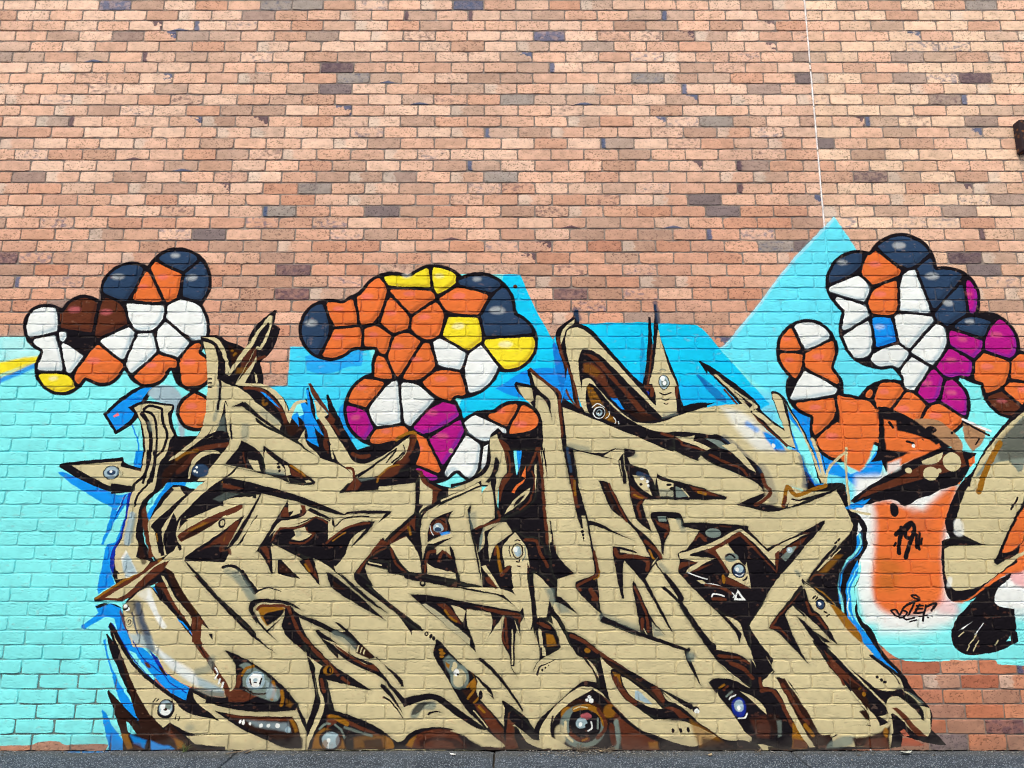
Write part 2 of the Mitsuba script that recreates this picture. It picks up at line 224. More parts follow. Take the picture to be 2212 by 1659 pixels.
eP 23 0.4 43 24 -371 2935
pR 19 0.45 0 0 -157 2087 8 -11 110 -47 11 8 64 120 -8 14 -11 -2 -58 -115 -17 -8
eP 22 0.4 25 14 -75 2124
pS 20 0.75 0 0 -320 2521 -17 18 -27 -92 -14 -15 -124 20 15 -11 126 -26 11 12
pS 20 0.75 0 0 -295 2273 20 -17 55 14 47 34 39 51 36 74 -17 20 -36 -74 -36 -51 -50 -37
pO 20 0.5 0 0 -295 2553 72 49 14 29 -26 138 -9 6 21 -123 -14 -29 -76 -50 -22 -2 -142 87 165 -105
eW 23 0.4 42 23 -371 2719
pS 19 0.75 0 0 -297 1985 97 -72 148 47 11 14 -3 25 -14 8 3 -14 -14 -17 -151 -47
pK 20 0.4 0 0 -181 2655 12 -6 293 17 12 6 -3 27 -14 17 3 -23 -17 -9 -289 -18
pK 20 0.4 0 0 -37 2973 17 -44 11 -98 15 -12 -12 86
eW 23 0.4 54 27 -105 2831
pK 20 0.4 0 0 -370 3036 12 -18 207 -51 14 3 51 45 -14 27 -54 -54 -18 -3
eW 23 0.4 29 15 -244 3057
pS 19 0.75 0 0 -160 1641 60 8 51 22 52 37 19 27 3 14 -17 11 -22 -33 -51 -40 -55 -22 -59 -8 -60 5 3 -8 11 -5
pS 19 0.75 0 0 -204 1749 5 -14 14 -2 223 60 11 16 -13 22 -14 -22
pO 20 0.5 0 0 -62 2427 31 -9 53 6 40 17 39 29 31 43 17 40 6 49 -5 29 -9 6 -6 -61 -17 -43 -34 -43 -39 -32 -42 -17 -53 -6 -23 6
eW 23 0.4 48 23 -42 2588
pR 19 0.45 0 0 66 1833 41 11 35 28 28 35 20 42 5 50 -5 44 -24 50 11 -25 5 -47 -6 -53 -20 -41 -27 -39 -39 -27 -35 -11
eP 22 0.4 44 22 58 2035
pK 6 1 0 0 1862 2392 26 -31 -17 -34 -9 -51 4 -54 16 -45 28 -42 39 -31 61 -28 -13 -69 3 -58 18 -55 34 -50 46 -38 53 -22 59 -8 61 8 57 22 53 38 43 50 37 -14 59 -8 64 8 57 25 51 35 37 39 71 -33 56 -8 59 8 57 22 49 36 41 47 29 53 15 56 -1 65 -15 53 -46 60 10 17 84 -45 49 -9 4 -59 15 -57 32 -50 43 -36 55 -25 59 -9 65 9 55 22 56 39 45 50 30 54 18 65 1 65 -15 55 -32 51 -45 41 -82 31 3 84 -18 62 -35 55 -48 44 -56 27 -87 12 14 68 0 65 -15 60 -34 54 -47 43 -54 24 -63 9 -64 -6 -4 60 -17 61 -34 59 -50 40 -55 27 -66 9 -68 -9 -61 -27 -59 -40 -49 -65 -83 16 -59 -10 -60 -24 -49 -40 -42 -51 -28 -58 -14 -63 4 -63 18 -56 33 -51 44 -41 -17 -38 -15 -77 2 -76 24 -72 40 -61 57 -49 65 -28 74 -12 82 9 51 -71 -1 -12 -82 12 -65 -9 -59 -25 -50 -37 -47 -51 -35 14 -57 8 -1 83 -16 45 -37 54 27 61 14 57 -4 58 -15 53 -33 46 -42 39 -49 20 -56 9 -58 -9 -55 -23 -45 -36 -37 -43 -27 -56 -12 -58 4 -57 19 -55
pF 0 1 0 0 1836 2498 16 -51 25 -38 29 -25 9 -26 17 -9 8 3 45 80 7 81 -17 8 -120 9 -18 -11
pW 0 1 0 0 1895 2233 -2 -22 19 -12 273 43 11 5 16 23 -10 17 -196 117 -18 -9
pF 0 1 0 0 1838 2571 5 -18 11 -3 109 -6 18 9 1 18 -50 128 -11 2 -20 -11 -34 -41 -24 -47
pV 0 1 0 0 2220 3057 4 -18 17 -3 191 79 42 109 -4 21 -26 6 -55 -6 -57 -24 -46 -34 -33 -42 -27 -52
pW 0 1 0 0 1966 2731 -13 -18 2 -9 57 -145 19 -3 147 70 13 14 -4 26 -15 24 -40 32 -38 18 -56 5 -46 -5
pW 0 1 0 0 2455 2869 -192 60 -12 -15 1 -18 52 -53 7 -18 -15 -47 -15 -68 7 -17 17 0 171 102 2 18
pF 0 1 0 0 2024 2533 -13 -17 -5 -75 7 -17 186 -109 8 -2 15 8 4 17 -9 23 -35 51 -4 15 29 71 9 46 -3 61 -14 6 -8 0
pF 0 1 0 0 1939 2185 -15 -11 -4 -11 10 -14 34 -25 54 -23 13 -14 4 -13 -14 -67 1 -28 10 -14 19 3 130 106 6 128 -10 14
pF 0 1 0 0 2252 2222 -29 14 -8 -3 -10 -17 1 -140 86 -64 19 0 155 92 2 17 -44 70 -48 17 -39 -6 -30 14
pF 0 1 0 0 2038 1907 34 -49 42 -33 42 -19 59 -5 50 5 14 8 8 176 -83 58 -22 0 -139 -110 -6 -11
pF 0 1 0 0 2304 1850 10 -17 17 3 38 28 39 43 15 9 14 0 34 -14 54 -6 56 6 20 8 13 19 -96 147 -29 14 -177 -103
pV 0 1 0 0 2644 3346 -56 -43 7 -21 158 -146 80 21 107 85 0 21 -30 46 -45 37 -53 25 -51 6 -59 -6
pW 0 1 0 0 2283 2637 22 -69 35 -52 21 -21 70 0 47 49 -1 196 -10 14 -17 0 -156 -93 -9 -9
pF 0 1 0 0 2412 2262 -16 -23 1 -14 19 -9 17 3 19 31 -1 17 -16 9
pF 0 1 0 0 2455 3118 4 -19 62 -78 180 54 27 37 -4 18 -154 139 -9 -3 -28 -24 -33 -9
pW 0 1 0 0 2216 2979 13 -15 223 -68 15 15 35 92 -59 78 -19 6 -194 -78 -12 -15
pW 0 1 0 0 2499 2536 -43 -46 1 -18 36 -34 30 -3 80 9 36 -23 15 8 65 84 4 14 -4 12 -60 49 -16 0
pB 0 1 0 0 2518 2787 -21 -12 -1 -9 7 -195 19 -6 114 46 8 15 -14 146 -13 9
pF 0 1 0 0 2514 2315 -15 -11 -49 -105 42 -84 30 -8 138 160 -18 40 -19 8 -55 6
pF 0 1 0 0 2632 1943 16 -5 32 22 118 197 -3 20 -67 73 -42 6 -17 -9 -130 -157
pW 0 1 0 0 2726 3069 -33 -232 14 -9 174 -15 15 6 5 21 -74 284 -17 3 -48 -12
pF 0 1 0 0 2498 2819 16 -12 116 -9 33 21 7 15 26 193 -4 15 -17 3 -151 -51 -45 -107 -1 -15
pW 0 1 0 0 2661 2792 -8 -17 12 -158 5 -12 57 -43 18 6 173 189 -6 24 -13 9 -211 17
pW 0 1 0 0 2653 2392 21 -43 -9 -34 13 -31 13 -8 41 -6 114 142 2 20 -97 63 -17 0 -77 -94
pF 0 1 0 0 2739 2023 1 -16 26 -20 44 -19 52 -5 53 5 49 22 45 31 30 41 -7 17 -133 92 -13 3 -63 -14
pW 0 1 0 0 2929 2734 -185 -195 10 -18 113 -72 16 0 110 127 -3 123 -44 35
pV 0 1 0 0 2958 3193 -10 15 -17 -3 -83 -66 70 -279 13 -11 18 5 199 218 5 15 -7 15 -44 19 -51 6 -61 -6 -14 3 -15 18
pM 0 1 0 0 2996 2547 -92 -109 4 -17 50 -57 61 -3 41 17 34 -14 20 0 9 3 10 14 16 89 -130 83 -17 0
pM 0 1 0 0 2815 2188 16 -5 55 14 52 141 -1 17 -52 57 -20 -5 -108 -143 4 -17
pV 0 1 0 0 2935 2813 -5 -21 17 -32 60 -41 141 88 11 21 -9 187 -8 3 -21 -6
pM 0 1 0 0 3208 3042 -17 6 -9 -3 -10 -18 7 -196 13 -15 16 -3 13 9 18 80 2 59 -14 48
pR 0 1 0 0 3227 2199 33 -50 34 -31 47 -22 60 -6 48 6 15 11 -3 20 -135 132 -87 -29 -13 -16
pM 0 1 0 0 2974 2341 -21 -14 -43 -136 130 -92 20 0 10 14 12 53 0 48 -14 48 -52 76
pM 0 1 0 0 3040 2687 -17 -3 -8 -18 0 -75 9 -15 140 -81 56 47 7 11 9 52 -4 15
pV 0 1 0 0 3256 2652 54 91 -12 17 -129 35 -101 -61 -11 -21 13 -14 171 -56
pM 0 1 0 0 3261 2626 -13 -61 12 -21 147 -51 18 5 39 38 5 84 -14 58 -30 53 -39 32 -19 3 -28 -21
pF 0 1 0 0 3178 2478 -7 -11 -19 -115 11 -20 33 -5 12 -12 9 -62 19 -6 91 37 52 60 24 114 -4 14 -161 55
pF 0 1 0 0 3399 2324 -17 -6 -27 -31 -5 -17 144 -146 22 0 43 31 36 39 31 56 6 28 -3 17
pF 0 1 0 0 3431 2478 -7 -11 -23 -106 7 -14 211 -26 18 9 5 34 -15 51 -25 40 -40 38 -48 23 -36 3
pR 20 0.45 0 0 1913 2369 5 -8 20 -6 45 77 6 81 -14 6 -5 -67 -45 -77
eP 22 0.4 28 14 1899 2481
pS 19 0.75 0 0 1897 2219 -1 -5 19 -12 267 40 25 28 -13 20 -13 -23 -14 -5
pR 20 0.45 0 0 1841 2571 5 -15 8 -3 109 -6 15 6 1 18 -50 125 38 -102 -2 -21 -20 -8
eP 23 0.4 25 12 1893 2629
pK 20 0.4 0 0 2227 3039 14 0 188 79 42 106 -4 18 -9 3 -42 -109 -193 -79
eW 23 0.4 35 18 2323 3181
pS 20 0.75 0 0 2015 2562 17 -3 146 70 10 11 -4 24 -10 17 2 -17 -13 -15 -155 -73
pS 20 0.75 0 0 2452 2866 11 -29 -2 -21 -177 -103 5 -17 17 0 167 99 2 18
pR 20 0.45 0 0 2014 2435 2 -8 184 -109 19 3 5 17 -14 34 -3 -31 -17 -9 -8 3
pR 20 0.45 0 0 2175 2427 29 71 9 46 -3 58 -11 6 2 -40 -9 -47 -29 -72
eP 22 0.4 39 20 2098 2504
pR 19 0.45 0 0 2025 1985 10 -17 14 3 130 105 5 123 -10 15 -7 -118 -133 -109
pR 19 0.45 0 0 1931 2155 33 -31 46 -17 -10 14
eP 22 0.4 39 20 2049 2149
pR 19 0.45 0 0 2209 2076 83 -61 19 0 152 89 2 17 -12 20 -5 -17 -154 -92 -20 0
eP 22 0.4 39 20 2289 2163
pR 19 0.45 0 0 2073 1861 41 -33 45 -19 56 -6 50 6 12 8 7 170 -10 9 -9 -163 -18 -8 -49 -5 -60 5
eP 22 0.4 41 22 2149 1954
pR 19 0.45 0 0 2314 1836 17 3 35 25 40 46 14 8 106 -19 52 6 20 8 13 16 -14 20 -13 -17 -20 -8 -56 -8 -102 19 -15 -8 -40 -44 -43 -28
eP 22 0.4 41 22 2417 2001
pK 20 0.4 0 0 2735 3157 18 -18 77 21 108 85 -1 15 -13 19 2 -13 -108 -88
eW 23 0.4 46 25 2736 3309
pS 20 0.75 0 0 2343 2516 18 -18 67 0 47 49 -1 190 -8 14 -3 -183 -50 -52
pR 19 0.45 0 0 2398 2236 2 -11 16 -6 17 3 17 28 -2 17 -13 3 -17 -31
pR 20 0.45 0 0 2505 3042 16 -18 177 54 27 37 -12 21 -30 -40
eP 23 0.4 40 21 2552 3172
pS 20 0.75 0 0 2229 2964 223 -65 12 12 35 89 -16 21 -31 -89 -18 -15 -215 65
pS 20 0.75 0 0 2478 2458 15 -17 31 -3 79 9 37 -23 15 8 61 81 5 14 -13 17 -68 -95 -18 -8 -37 23 -79 -9
pD 20 0.5 0 0 2504 2585 2 -12 16 -5 114 43 5 15 -14 143 -11 6 13 -126 -7 -18
eW 23 0.4 34 18 2542 2713
pR 19 0.45 0 0 2495 2118 24 -8 135 157 -13 37 4 -14 -141 -163 -16 2
eP 22 0.4 33 17 2523 2259
pR 19 0.45 0 0 2645 1940 33 23 117 194 0 20 -13 11 2 -11 -118 -195 -41 -22
eP 22 0.4 42 22 2641 2143
pS 20 0.75 0 0 2697 2840 10 -9 175 -15 15 6 1 15 -75 284 -5 0 69 -258 -5 -20 -18 -9 -166 15
pR 20 0.45 0 0 2499 2828 16 -18 115 -9 31 21 7 12 25 193 -4 12 -9 3 -24 -185 -11 -17 -33 -21
eP 23 0.4 40 21 2565 2950
pS 20 0.75 0 0 2670 2611 57 -46 15 6 173 186 -6 21 -5 6 -177 -193 -17 -9
pS 20 0.75 0 0 2677 2295 15 -17 41 -2 110 139 2 17 -13 9 -114 -148
pR 19 0.45 0 0 2743 2010 23 -20 45 -19 51 -6 50 6 50 22 45 30 29 39 -11 20 -33 -39 -45 -33 -49 -23 -53 -5 -52 5
eP 22 0.4 41 20 2855 2096
pS 20 0.75 0 0 2752 2530 118 -78 14 0 107 127 -4 117 -10 8 2 -104 -110 -130 -20 0
pK 20 0.4 0 0 2919 2872 12 -20 15 5 199 215 5 15 -7 12 -6 3 -203 -224
pK 20 0.4 0 0 2948 3205 -1 -36 9 -15 -1 39
eW 23 0.4 46 24 2946 3081
pD 20 0.5 0 0 2946 2384 15 -17 58 -3 41 17 35 -14 25 2 10 12 16 89 -13 8 -14 -74 -13 -17 -29 -3 -34 14 -42 -17
eP 22 0.4 36 17 3007 2478
pD 19 0.5 0 0 2803 2205 13 -14 16 -6 51 14 52 139 -11 26 -53 -145 -57 -17
eP 22 0.4 31 17 2832 2318
pK 20 0.4 0 0 2945 2769 62 -47 138 88 11 18 -9 184 -11 3 9 -163 -11 -21 -144 -91
eW 23 0.4 37 21 3035 2887
pD 20 0.5 0 0 3214 3024 13 -39 -2 -59 -18 -80 -16 -12 -9 0 10 -18 14 0 12 9 18 77 2 56
eP 23 0.4 23 12 3188 2950
pK 19 0.45 0 0 3260 2152 37 -31 47 -22 58 -6 45 6 15 11 -3 17 -7 8 -20 -20 -47 -5 -60 8
eP 22 0.4 31 14 3318 2194
pD 19 0.5 0 0 2913 2194 128 -93 19 0 7 12 12 53 0 48 -21 59 10 -37 0 -48 -12 -53 -11 -17 -22 0
eP 22 0.4 33 17 2983 2250
pD 20 0.5 0 0 3020 2588 5 -9 139 -81 53 44 16 60 -4 15 -8 3 -15 -58 -60 -46
eP 23 0.4 31 17 3100 2623
pK 20 0.4 0 0 3307 2743 -15 14 -50 -82 -18 -11 -164 52 10 -15 171 -55 13 9
eW 23 0.4 31 15 3169 2751
pD 20 0.5 0 0 3253 2562 10 -15 145 -52 17 6 36 35 6 84 -15 58 -10 15 14 -47 -6 -87 -39 -40 -23 -6
eP 23 0.4 40 20 3341 2655
pR 20 0.45 0 0 3220 2256 16 -6 91 37 50 60 23 108 -4 15 -8 2 -22 -105 -53 -60 -94 -40
pR 20 0.45 0 0 3154 2352 9 -17 28 -5 -12 17
eP 22 0.4 42 23 3245 2432
pR 19 0.45 0 0 3478 2143 17 -16 22 0 40 28 36 42 30 53 7 28 -4 15 -8 2 -6 -22 -30 -57 -39 -42 -43 -31
eP 22 0.4 36 20 3473 2273
pR 20 0.45 0 0 3404 2364 6 -17 207 -23 18 8 4 29 -22 66 11 -40 -5 -35 -21 -11
eP 22 0.4 36 20 3496 2444
pN 0 1 0 0 -2417 77 4528 0 -8 -94 -4510 0
pK 0 1 0 0 -1911 1781 379 116 314 -85 574 -69 47 -39 109 -76 123 -23 164 99 9 -1096 -1629 0
pK 0 1 0 0 -2597 2152 89 51 218 -31 9 -28 -17 -36 12 -67 39 -86 132 0 40 79 13 229 -17 113 -18 129 -44 98 -8 46 127 8 51 -45 90 -25 58 -33 61 90 68 -997 -756 0 -23 77 9 146 -31 156 -29 63
pK 0 1 0 0 -3013 1766 33 15 383 31 18 -46 108 -23 12 115 321 0 8 -85 -90 -30 -95 -145 -86 -61 -17 -135 14 -148 80 -118 -48 -51 -130 -50 -56 -37 -24 51 -25 58 -8 73 30 74 34 37 19 261 12 34 -140 -15 -349 168
pD 0 1 0 0 -2555 1291 -30 -37 -31 -59 5 -81 29 -65 1 58 -7 110 45 74 27 291 -19 0
pK 0 1 0 0 -2383 1432 119 196 69 4 71 -27 115 0 298 292 54 -797 -469 0 -361 -209 -60 7 -133 -15 -6 22 128 93 233 146 -55 184
pD 0 1 0 0 -2628 1372 35 105 33 90 18 4 -43 -102
pK 0 1 0 0 -2309 977 99 137 87 37 468 -80 32 -463 -408 0 -10 112 -172 106
pK 0 1 0 0 -2677 855 57 28 123 -42 -40 28 -52 0 -71 -25
pK 0 1 0 0 -2500 869 93 115 97 0 105 -165 166 -120 8 -91 -368 0 -90 154
pD 3 1 0 0 -2580 732 16 29 19 -11 24 -46 78 -112 49 -56 114 -111 132 -89 54 -41 2 -20 -180 137 -128 117 -117 133
pK 0 1 0 0 -2580 739 16 22 34 -43 88 -140 66 -77 119 -96 170 -103 44 -7 9 62 29 7 75 -35 143 -54 53 68 -23 207 -65 38 18 0 106 -45 122 -69 122 -83 109 -123 73 -142 37 122 13 177 -34 83 152 112 29 -614 -226 0 -645 0 -316 0 -129 0 -75 174 -76 163 10 14 29 -34 254 -223 -143 202 -80 137 -82 153 -35 91 6 7 38 -42
pN 0 1 0 0 -2393 316 62 -41 159 -155 40 40 186 -154 -301 0 -135 269
pK 0 1 0 0 -1974 2607 50 -24 83 -45 27 65 -6 25 46 99 117 108 24 -4 -14 -96 42 -25 9 -24 -54 -156 -53 -41 -22 -24 30 -89 5 -73 89 -40 66 -64 33 -79 31 64 77 23 27 -63 -31 135 12 8 48 -103 22 -119 84 39 -30 135 16 0 60 -119 43 -79 76 -132 65 -93 169 54 121 101 62 8 8 -339 -1258 0
pK 0 1 0 0 -1171 1793 121 77 400 85 49 -85 -44 -124 -58 -106 -460 0
pK 0 1 0 0 11 2303 12 28 102 -28 -23 105 24 12 196 -157 46 -71 109 -40 -60 167 -57 121 -27 49 -38 147 8 50 33 41 89 50 13 58 24 0 6 -100 52 -16 62 -58 261 -318 47 -32 38 202 14 272 16 -4 8 -227 17 248 3 75 16 -8 2 -150 31 -132 50 -130 56 -154 -9 -24 10 -56 16 -63 80 24 82 0 -28 -544 -1469 0 13 308 70 66 47 -51 179 24 55 54 -23 111 -110 79
sV 14 0.7 40 40 438 2835 26 -66
sV 14 0.7 32 32 994 2885 15 -133
pK 0 1 0 0 1106 2104 1 16 80 48 189 16 -32 -16 -143 -32 -66 -71
pK 0 1 0 0 1276 2473 20 4 214 -150 170 -159 -6 -32 92 -87 67 -47 -26 71 -51 174 9 16 40 0 58 -56 33 -87 68 -133 52 -133 28 -123 31 -91 -38 0 -42 245 -122 235 -12 56 32 -306 -68 23 -116 117 -96 87 -9 -24 -28 47 -87 119 -134 137
pK 0 1 0 0 1888 1704 71 16 46 -92 155 23 45 -23 9 -151 51 -30 35 -30 32 -67 -20 -52 17 -59 -93 -110 22 -80 -53 -87 16 -79 -2 -92 81 -85 20 -98 -176 0 -62 140 -31 506
pK 0 1 0 0 2235 768 62 -43 34 -112 64 -91 80 -76 40 -103 74 -61 38 -48 -3 -61 -17 -53 46 -40 38 -47 -87 0 -181 53 -6 -60 -145 -20 -430 0 26 337 243 277
pK 0 1 0 0 2225 1525 113 84 294 169 203 96 109 11 82 -32 74 -11 -68 -117 -54 -95 -130 -21 -91 -53 -64 -5 -80 -57 -42 0 -38 41 -64 0 -174 -47
pK 0 1 0 0 3051 1704 105 160 125 140 137 131 63 66 -141 -1036 -226 -131 -80 -60 166 80 41 12 -23 -32 -69 -50 -38 -40 -15 -50 12 -28 45 -14 68 -8 0 -98 -2 -102 -79 -44 -95 -27 -93 -14 -71 4 -53 25 -28 41 -3 49 27 78 69 79 92 79 -54 -22 -63 -8 -51 5 -31 45 -3 200 21 133 60 20 -36 103 75 145 77 116
pK 0 1 0 0 2477 2157 65 0 164 -88 142 -87 85 -97 -143 -32 -130 -11 -71 -64 -102 -64 -25 75 -76 -11 72 75
pF 15 1 0 0 2220 2201 255 -66 -13 -131 -86 -226 -70 -64 -61 32 -59 64
pF 9 1 0 0 2506 2069 80 -11 4 -65 210 -54 57 -65 -202 -85 -158 -85 7 74 156 64 -158 22
pF 6 0.9 0 0 2511 1746 146 64 204 97 8 -22 -258 -107 -93 -74
sK 0 1 19 19 2542 2048 18 -28 0 -5
pW 21 0.8 0 0 2503 1768 89 32 -7 -64 -88 -32
sK 0 1 17 17 2647 1918 42 -11
eW 4 1 13 13 2687 1890
eW 4 1 13 13 2874 2024
sK 0 1 11 11 2756 1934 2 -4
pU 9 1 0 0 2706 2069 153 11 98 -87 66 -75 -21 -86 -69 53 -69 54
eK 3 1 37 24 2817 1999
eK 0 1 9 9 2955 1975
pU 9 1 0 0 3041 2069 142 -76 -20 -75 -83 -65 -56 75
lK 0 1 11 11 3102 1901 31 38
lW 0 1 17 17 3036 2069 179 -81
sK 0 1 15 15 3039 2053 162 -92
pN 12 1 0 0 -1953 2587 99 -49 -56 -98
eO 6 0.7 11 10 -1918 2542
eO 6 0.7 11 10 -1896 2522
eO 6 0.7 8 8 -1906 2513
pR 10 0.7 0 0 -1862 2538 105 33 7 -98 -103 -49
sR 8 1 31 31 -2241 1800 134 62 114 23 84 16
pR 15 0.7 0 0 -2256 1800 105 39 47 -8 -75 -115 -53 -15
pN 9 1 0 0 -2270 1781 24 77 93 0 4 -46 -79 -69 -87 -138 -17 99
sO 9 0.7 23 23 -2241 1804 58 39 76 15
pR 7 1 0 0 -2682 901 145 112 64 36 162 102 99 -15 -82 -87 -111 -87 -83 -64 -21 -15 -135 15
sO 4 1 16 16 -2675 905 146 104 50 26 84 50
pR 9 1 0 0 -2365 1328 45 -162 -37 -8 -54 170 -28 134 27 30
sO 9 1 27 27 -2336 1254 29 -59 20 -51
pR 9 1 0 0 -2140 1350 117 52 244 97 9 -22 -131 -82 -161 -67 -102 -45 -18 30
pO 11 0.8 0 0 -2169 1335 146 67 32 -15 -117 -59
pR 11 0.9 0 0 -2051 1195 197 177 43 38 -19 -156 -73 -22 -132 -52
pO 12 0.7 0 0 -1892 1283 40 74 0 -103
sO 9 1 23 23 -1921 1658 56 -30 85 -15 89 -15
sR 9 1 17 17 -1856 1605 167 -23
sR 8 0.8 23 23 -1902 1217 68 0 9 -22
sO 12 0.8 25 25 -2169 998 59 -79 75 -100
pN 12 1 0 0 -2254 1107 45 0 72 -130 168 -229 -7 -98 -44 0 -2 112 -158 186
pR 6 1 0 0 -2319 998 89 8 70 -115 117 -143 -46 14 -98 100 -77 108
pR 7 1 0 0 -2030 762 58 15 -16 -71 15 -91 -59 0
pR 6 0.9 0 0 -2512 841 37 -64 80 -141 -12 -21 -80 133 -30 71
pN 4 1 0 0 -2539 353 28 -24 129 -129 112 -107 -11 -40 -110 94 43 -141 -43 0 -87 222
pO 7 0.8 0 0 -2436 100 51 -7 37 -80 -35 -7
pC 0 1 0 0 -2404 167 35 -20 34 -54 -36 0 -20 20
pB 14 0.7 0 0 -2371 93 104 -34 -10 -46 -67 26
pR 14 0.5 0 0 -2352 46 51 -7 11 -33 -50 0
pN 6 1 0 0 -2515 648 109 -209 121 -191 113 -128 -39 -47 -61 40 -120 189
pR 10 1 0 0 -2156 106 35 14 63 -67 -11 -33 -41 53
pO 13 1 0 0 -2096 73 53 -20 24 -33 -50 -7
pB 13 0.9 0 0 -2245 59 67 -26 57 0 31 -20 -143 -7
sR 4 1 32 32 -2040 775 39 -29 -14 -98 91 -112 73 -97 48 -55 28 -82
pR 4 1 0 0 -2037 648 30 0 25 -42 89 -98 86 -76 31 -61 -1 -35 -25 35 -66 96 -89 111
pR 9 1 0 0 -1789 343 26 0 27 28 2 68 20 21 11 -48 -11 -48 45 -21 60 -27 -70 -41 -87 0
pG 10 1 0 0 -1724 501 42 21 46 -27 61 -35 108 -89 38 -35 -11 -47 -65 -7 -104 34 -75 34 -20 75 26 42
sO 6 1 19 19 -1705 446 26 35 43 14
sN 6 1 10 10 -1685 371 61 -42 86 7 26 62
sO 7 1 22 22 -1497 391 9 -41 -18 -48
sO 7 1 22 22 -1436 343 3 -48 -14 -20
pS 15 0.6 0 0 -1542 412 60 -41 19 -69 -72 0
eS 4 1 61 56 -1615 408
eN 4 1 45 34 -1615 401
eW 6 1 40 28 -1617 432
eW 4 1 32 18 -1614 384
eS 4 1 16 15 -1619 408
pN 12 0.9 0 0 -2029 648 37 0 -7 84
sN 7 1 29 29 -1971 309 183 -20
pG 15 0.9 0 0 -1997 357 189 -7 11 -41 -102 7
sR 5 1 27 27 -1815 2287 87 -8 99 -72 67 -79 37 -87
pB 4 1 0 0 -1711 2259 40 -12 67 -63 34 -40 -58 40
sO 8 0.6 16 16 -1684 2207 2 -39 23 8
pN 16 1 0 0 -1541 2041 109 16 26 -63 -82 -46
pB 4 1 0 0 -1496 2081 26 95 61 16 50 -56 35 -71 60 -110 -56 47 -18 39 47 -156 -88 47 14 31 -36 94 -41 32 12 -71 -34 47
pC 3 1 0 0 -1485 2089 22 87 31 8 28 -80 -30 -15 -18 31
pB 4 1 0 0 -1397 2271 15 0 23 -135 20 -71 -34 39
pR 5 1 0 0 -1388 2311 16 4 55 -76 84 -119 42 -55 -14 -31 -41 31 14 32 -115 118
pR 6 0.8 0 0 -1308 2073 39 -16 44 -102 -2 -116 -41 46 10 109
sR 6 0.8 19 19 -1246 2065 41 -39 42 -55
pO 11 0.5 0 0 -1880 2424 70 8 -5 -40 -70 -8
sR 5 1 19 19 -1696 2505 -77 -32 -28 -49 -20 -56
sR 6 1 26 26 -1064 1839 47 -23 61 7
sO 5 1 23 23 -773 1932 61 39 62 0 -14 -70
sR 8 1 39 39 -665 1948 -14 -78 -89 -124
pR 15 0.7 0 0 -831 1793 122 61 32 -61 -112 -92 -115 -23
pO 9 1 0 0 -1902 1666 49 -30 63 -31 -46 0 -62 15
sR 6 1 12 12 -1815 1843 46 -100
pN 5 1 0 0 319 2636 22 -98 30 -106 46 -89 45 -159 -16 -40 -38 79 -47 40 -17 -79 26 176 -37 145
sR 5 1 17 17 318 2628 23 -106 38 -98 38 -81 37 -191
sR 5 1 20 20 126 2412 110 -93 86 -64 -1 -71 13 -158 -1 -78
pB 4 1 0 0 336 2184 33 103 38 -88 9 32 -37 193 -34 -161
sR 5 1 14 14 369 2271 23 -56 54 -63
pR 6 1 0 0 500 2522 79 -17 92 -105 91 -137 121 -151 62 -15 -63 -8 -60 95 -121 127 -139 162
pR 9 1 0 0 686 2343 77 -48 151 -191 -47 -7 -60 87
pN 8 0.8 0 0 743 2144 171 -40 76 -39 -125 -16
pR 13 1 0 0 491 2457 63 8 77 -81 15 -65 68 -104 -47 0 -61 96 -93 81 -31 8
pO 16 0.4 0 0 490 2448 56 0 62 -56 -32 -32 -86 40
pB 4 1 0 0 667 2215 47 -4 44 -75 -15 0
pO 11 0.5 0 0 511 2303 32 -8 60 -111 106 -143 -109 32 -75 111
sO 5 1 11 11 519 2287 31 -8
sO 5 1 11 11 522 2255 43 -4
sO 5 1 11 11 529 2223 47 0
sO 5 1 11 11 537 2192 58 4
sO 5 1 11 11 624 2089 32 15
sO 5 1 11 11 655 2065 31 16
eN 0 1 48 46 590 2116
sW 2 1 5 5 540 2152 39 24 47 -24
sW 2 1 5 5 660 2120 -5 -31 -23 -16
sW 2 1 5 5 690 2081 11 -24 -8 -16
sW 2 1 5 5 717 2053 3 -15
eW 2 1 44 41 587 2116
eK 2 1 38 35 589 2115
eS 2 1 22 22 589 2114
eK 2 1 13 13 586 2119
eW 2 1 5 5 582 2112
sR 5 1 11 11 919 2263 33 242 11 82
sR 5 1 24 24 912 2287 40 0 -6 -56
sR 5 1 16 16 1125 2295 -11 -80
pD 3 0.8 0 0 912 2263 19 -8 -5 -24
sR 5 1 28 28 24 3003 0 0
sR 5 1 19 19 1010 1971 123 -39 52 -31 119 -23
pR 5 1 0 0 -94 1940 39 -16 47 -54 7 -93 31 -92 -54 -30 -15 168
sO 5 1 12 12 -31 1854 23 -108 -16 -61
pR 6 1 0 0 100 1739 62 139 31 0 6 -223 -38 0 1 138 -32 -77
sR 4 1 14 14 1443 2271 147 -174 31 0 88 -87 131 -125
sR 4 1 11 11 1772 2247 44 -158 17 -87
sT 5 1 23 23 2014 1936 37 -124 24 -176
sK 3 1 6 6 2038 1936 36 -124 14 -108
sT 4 1 18 18 2232 1850 -83 -69 -52 -61 -23 -92
sT 3 1 17 17 2238 1874 -19 -170 0 -167 10 -68 44 -15 75 -11
pB 6 0.9 0 0 2176 1477 95 38 48 22 -52 -60 -46 -8
pB 4 1 0 0 2252 1313 25 22 15 -89 -20 -51 -121 -88 -13 -58 -21 -72 -1 -101 -16 -7 -13 101 21 79 69 102 67 66
sV 6 0.7 20 20 2284 1328 -16 -96 -75 -74 -60 -80 -30 -87 23 -86
pW 2 1 0 0 2271 1387 22 -44 -8 -8 -17 -15 -17 -22
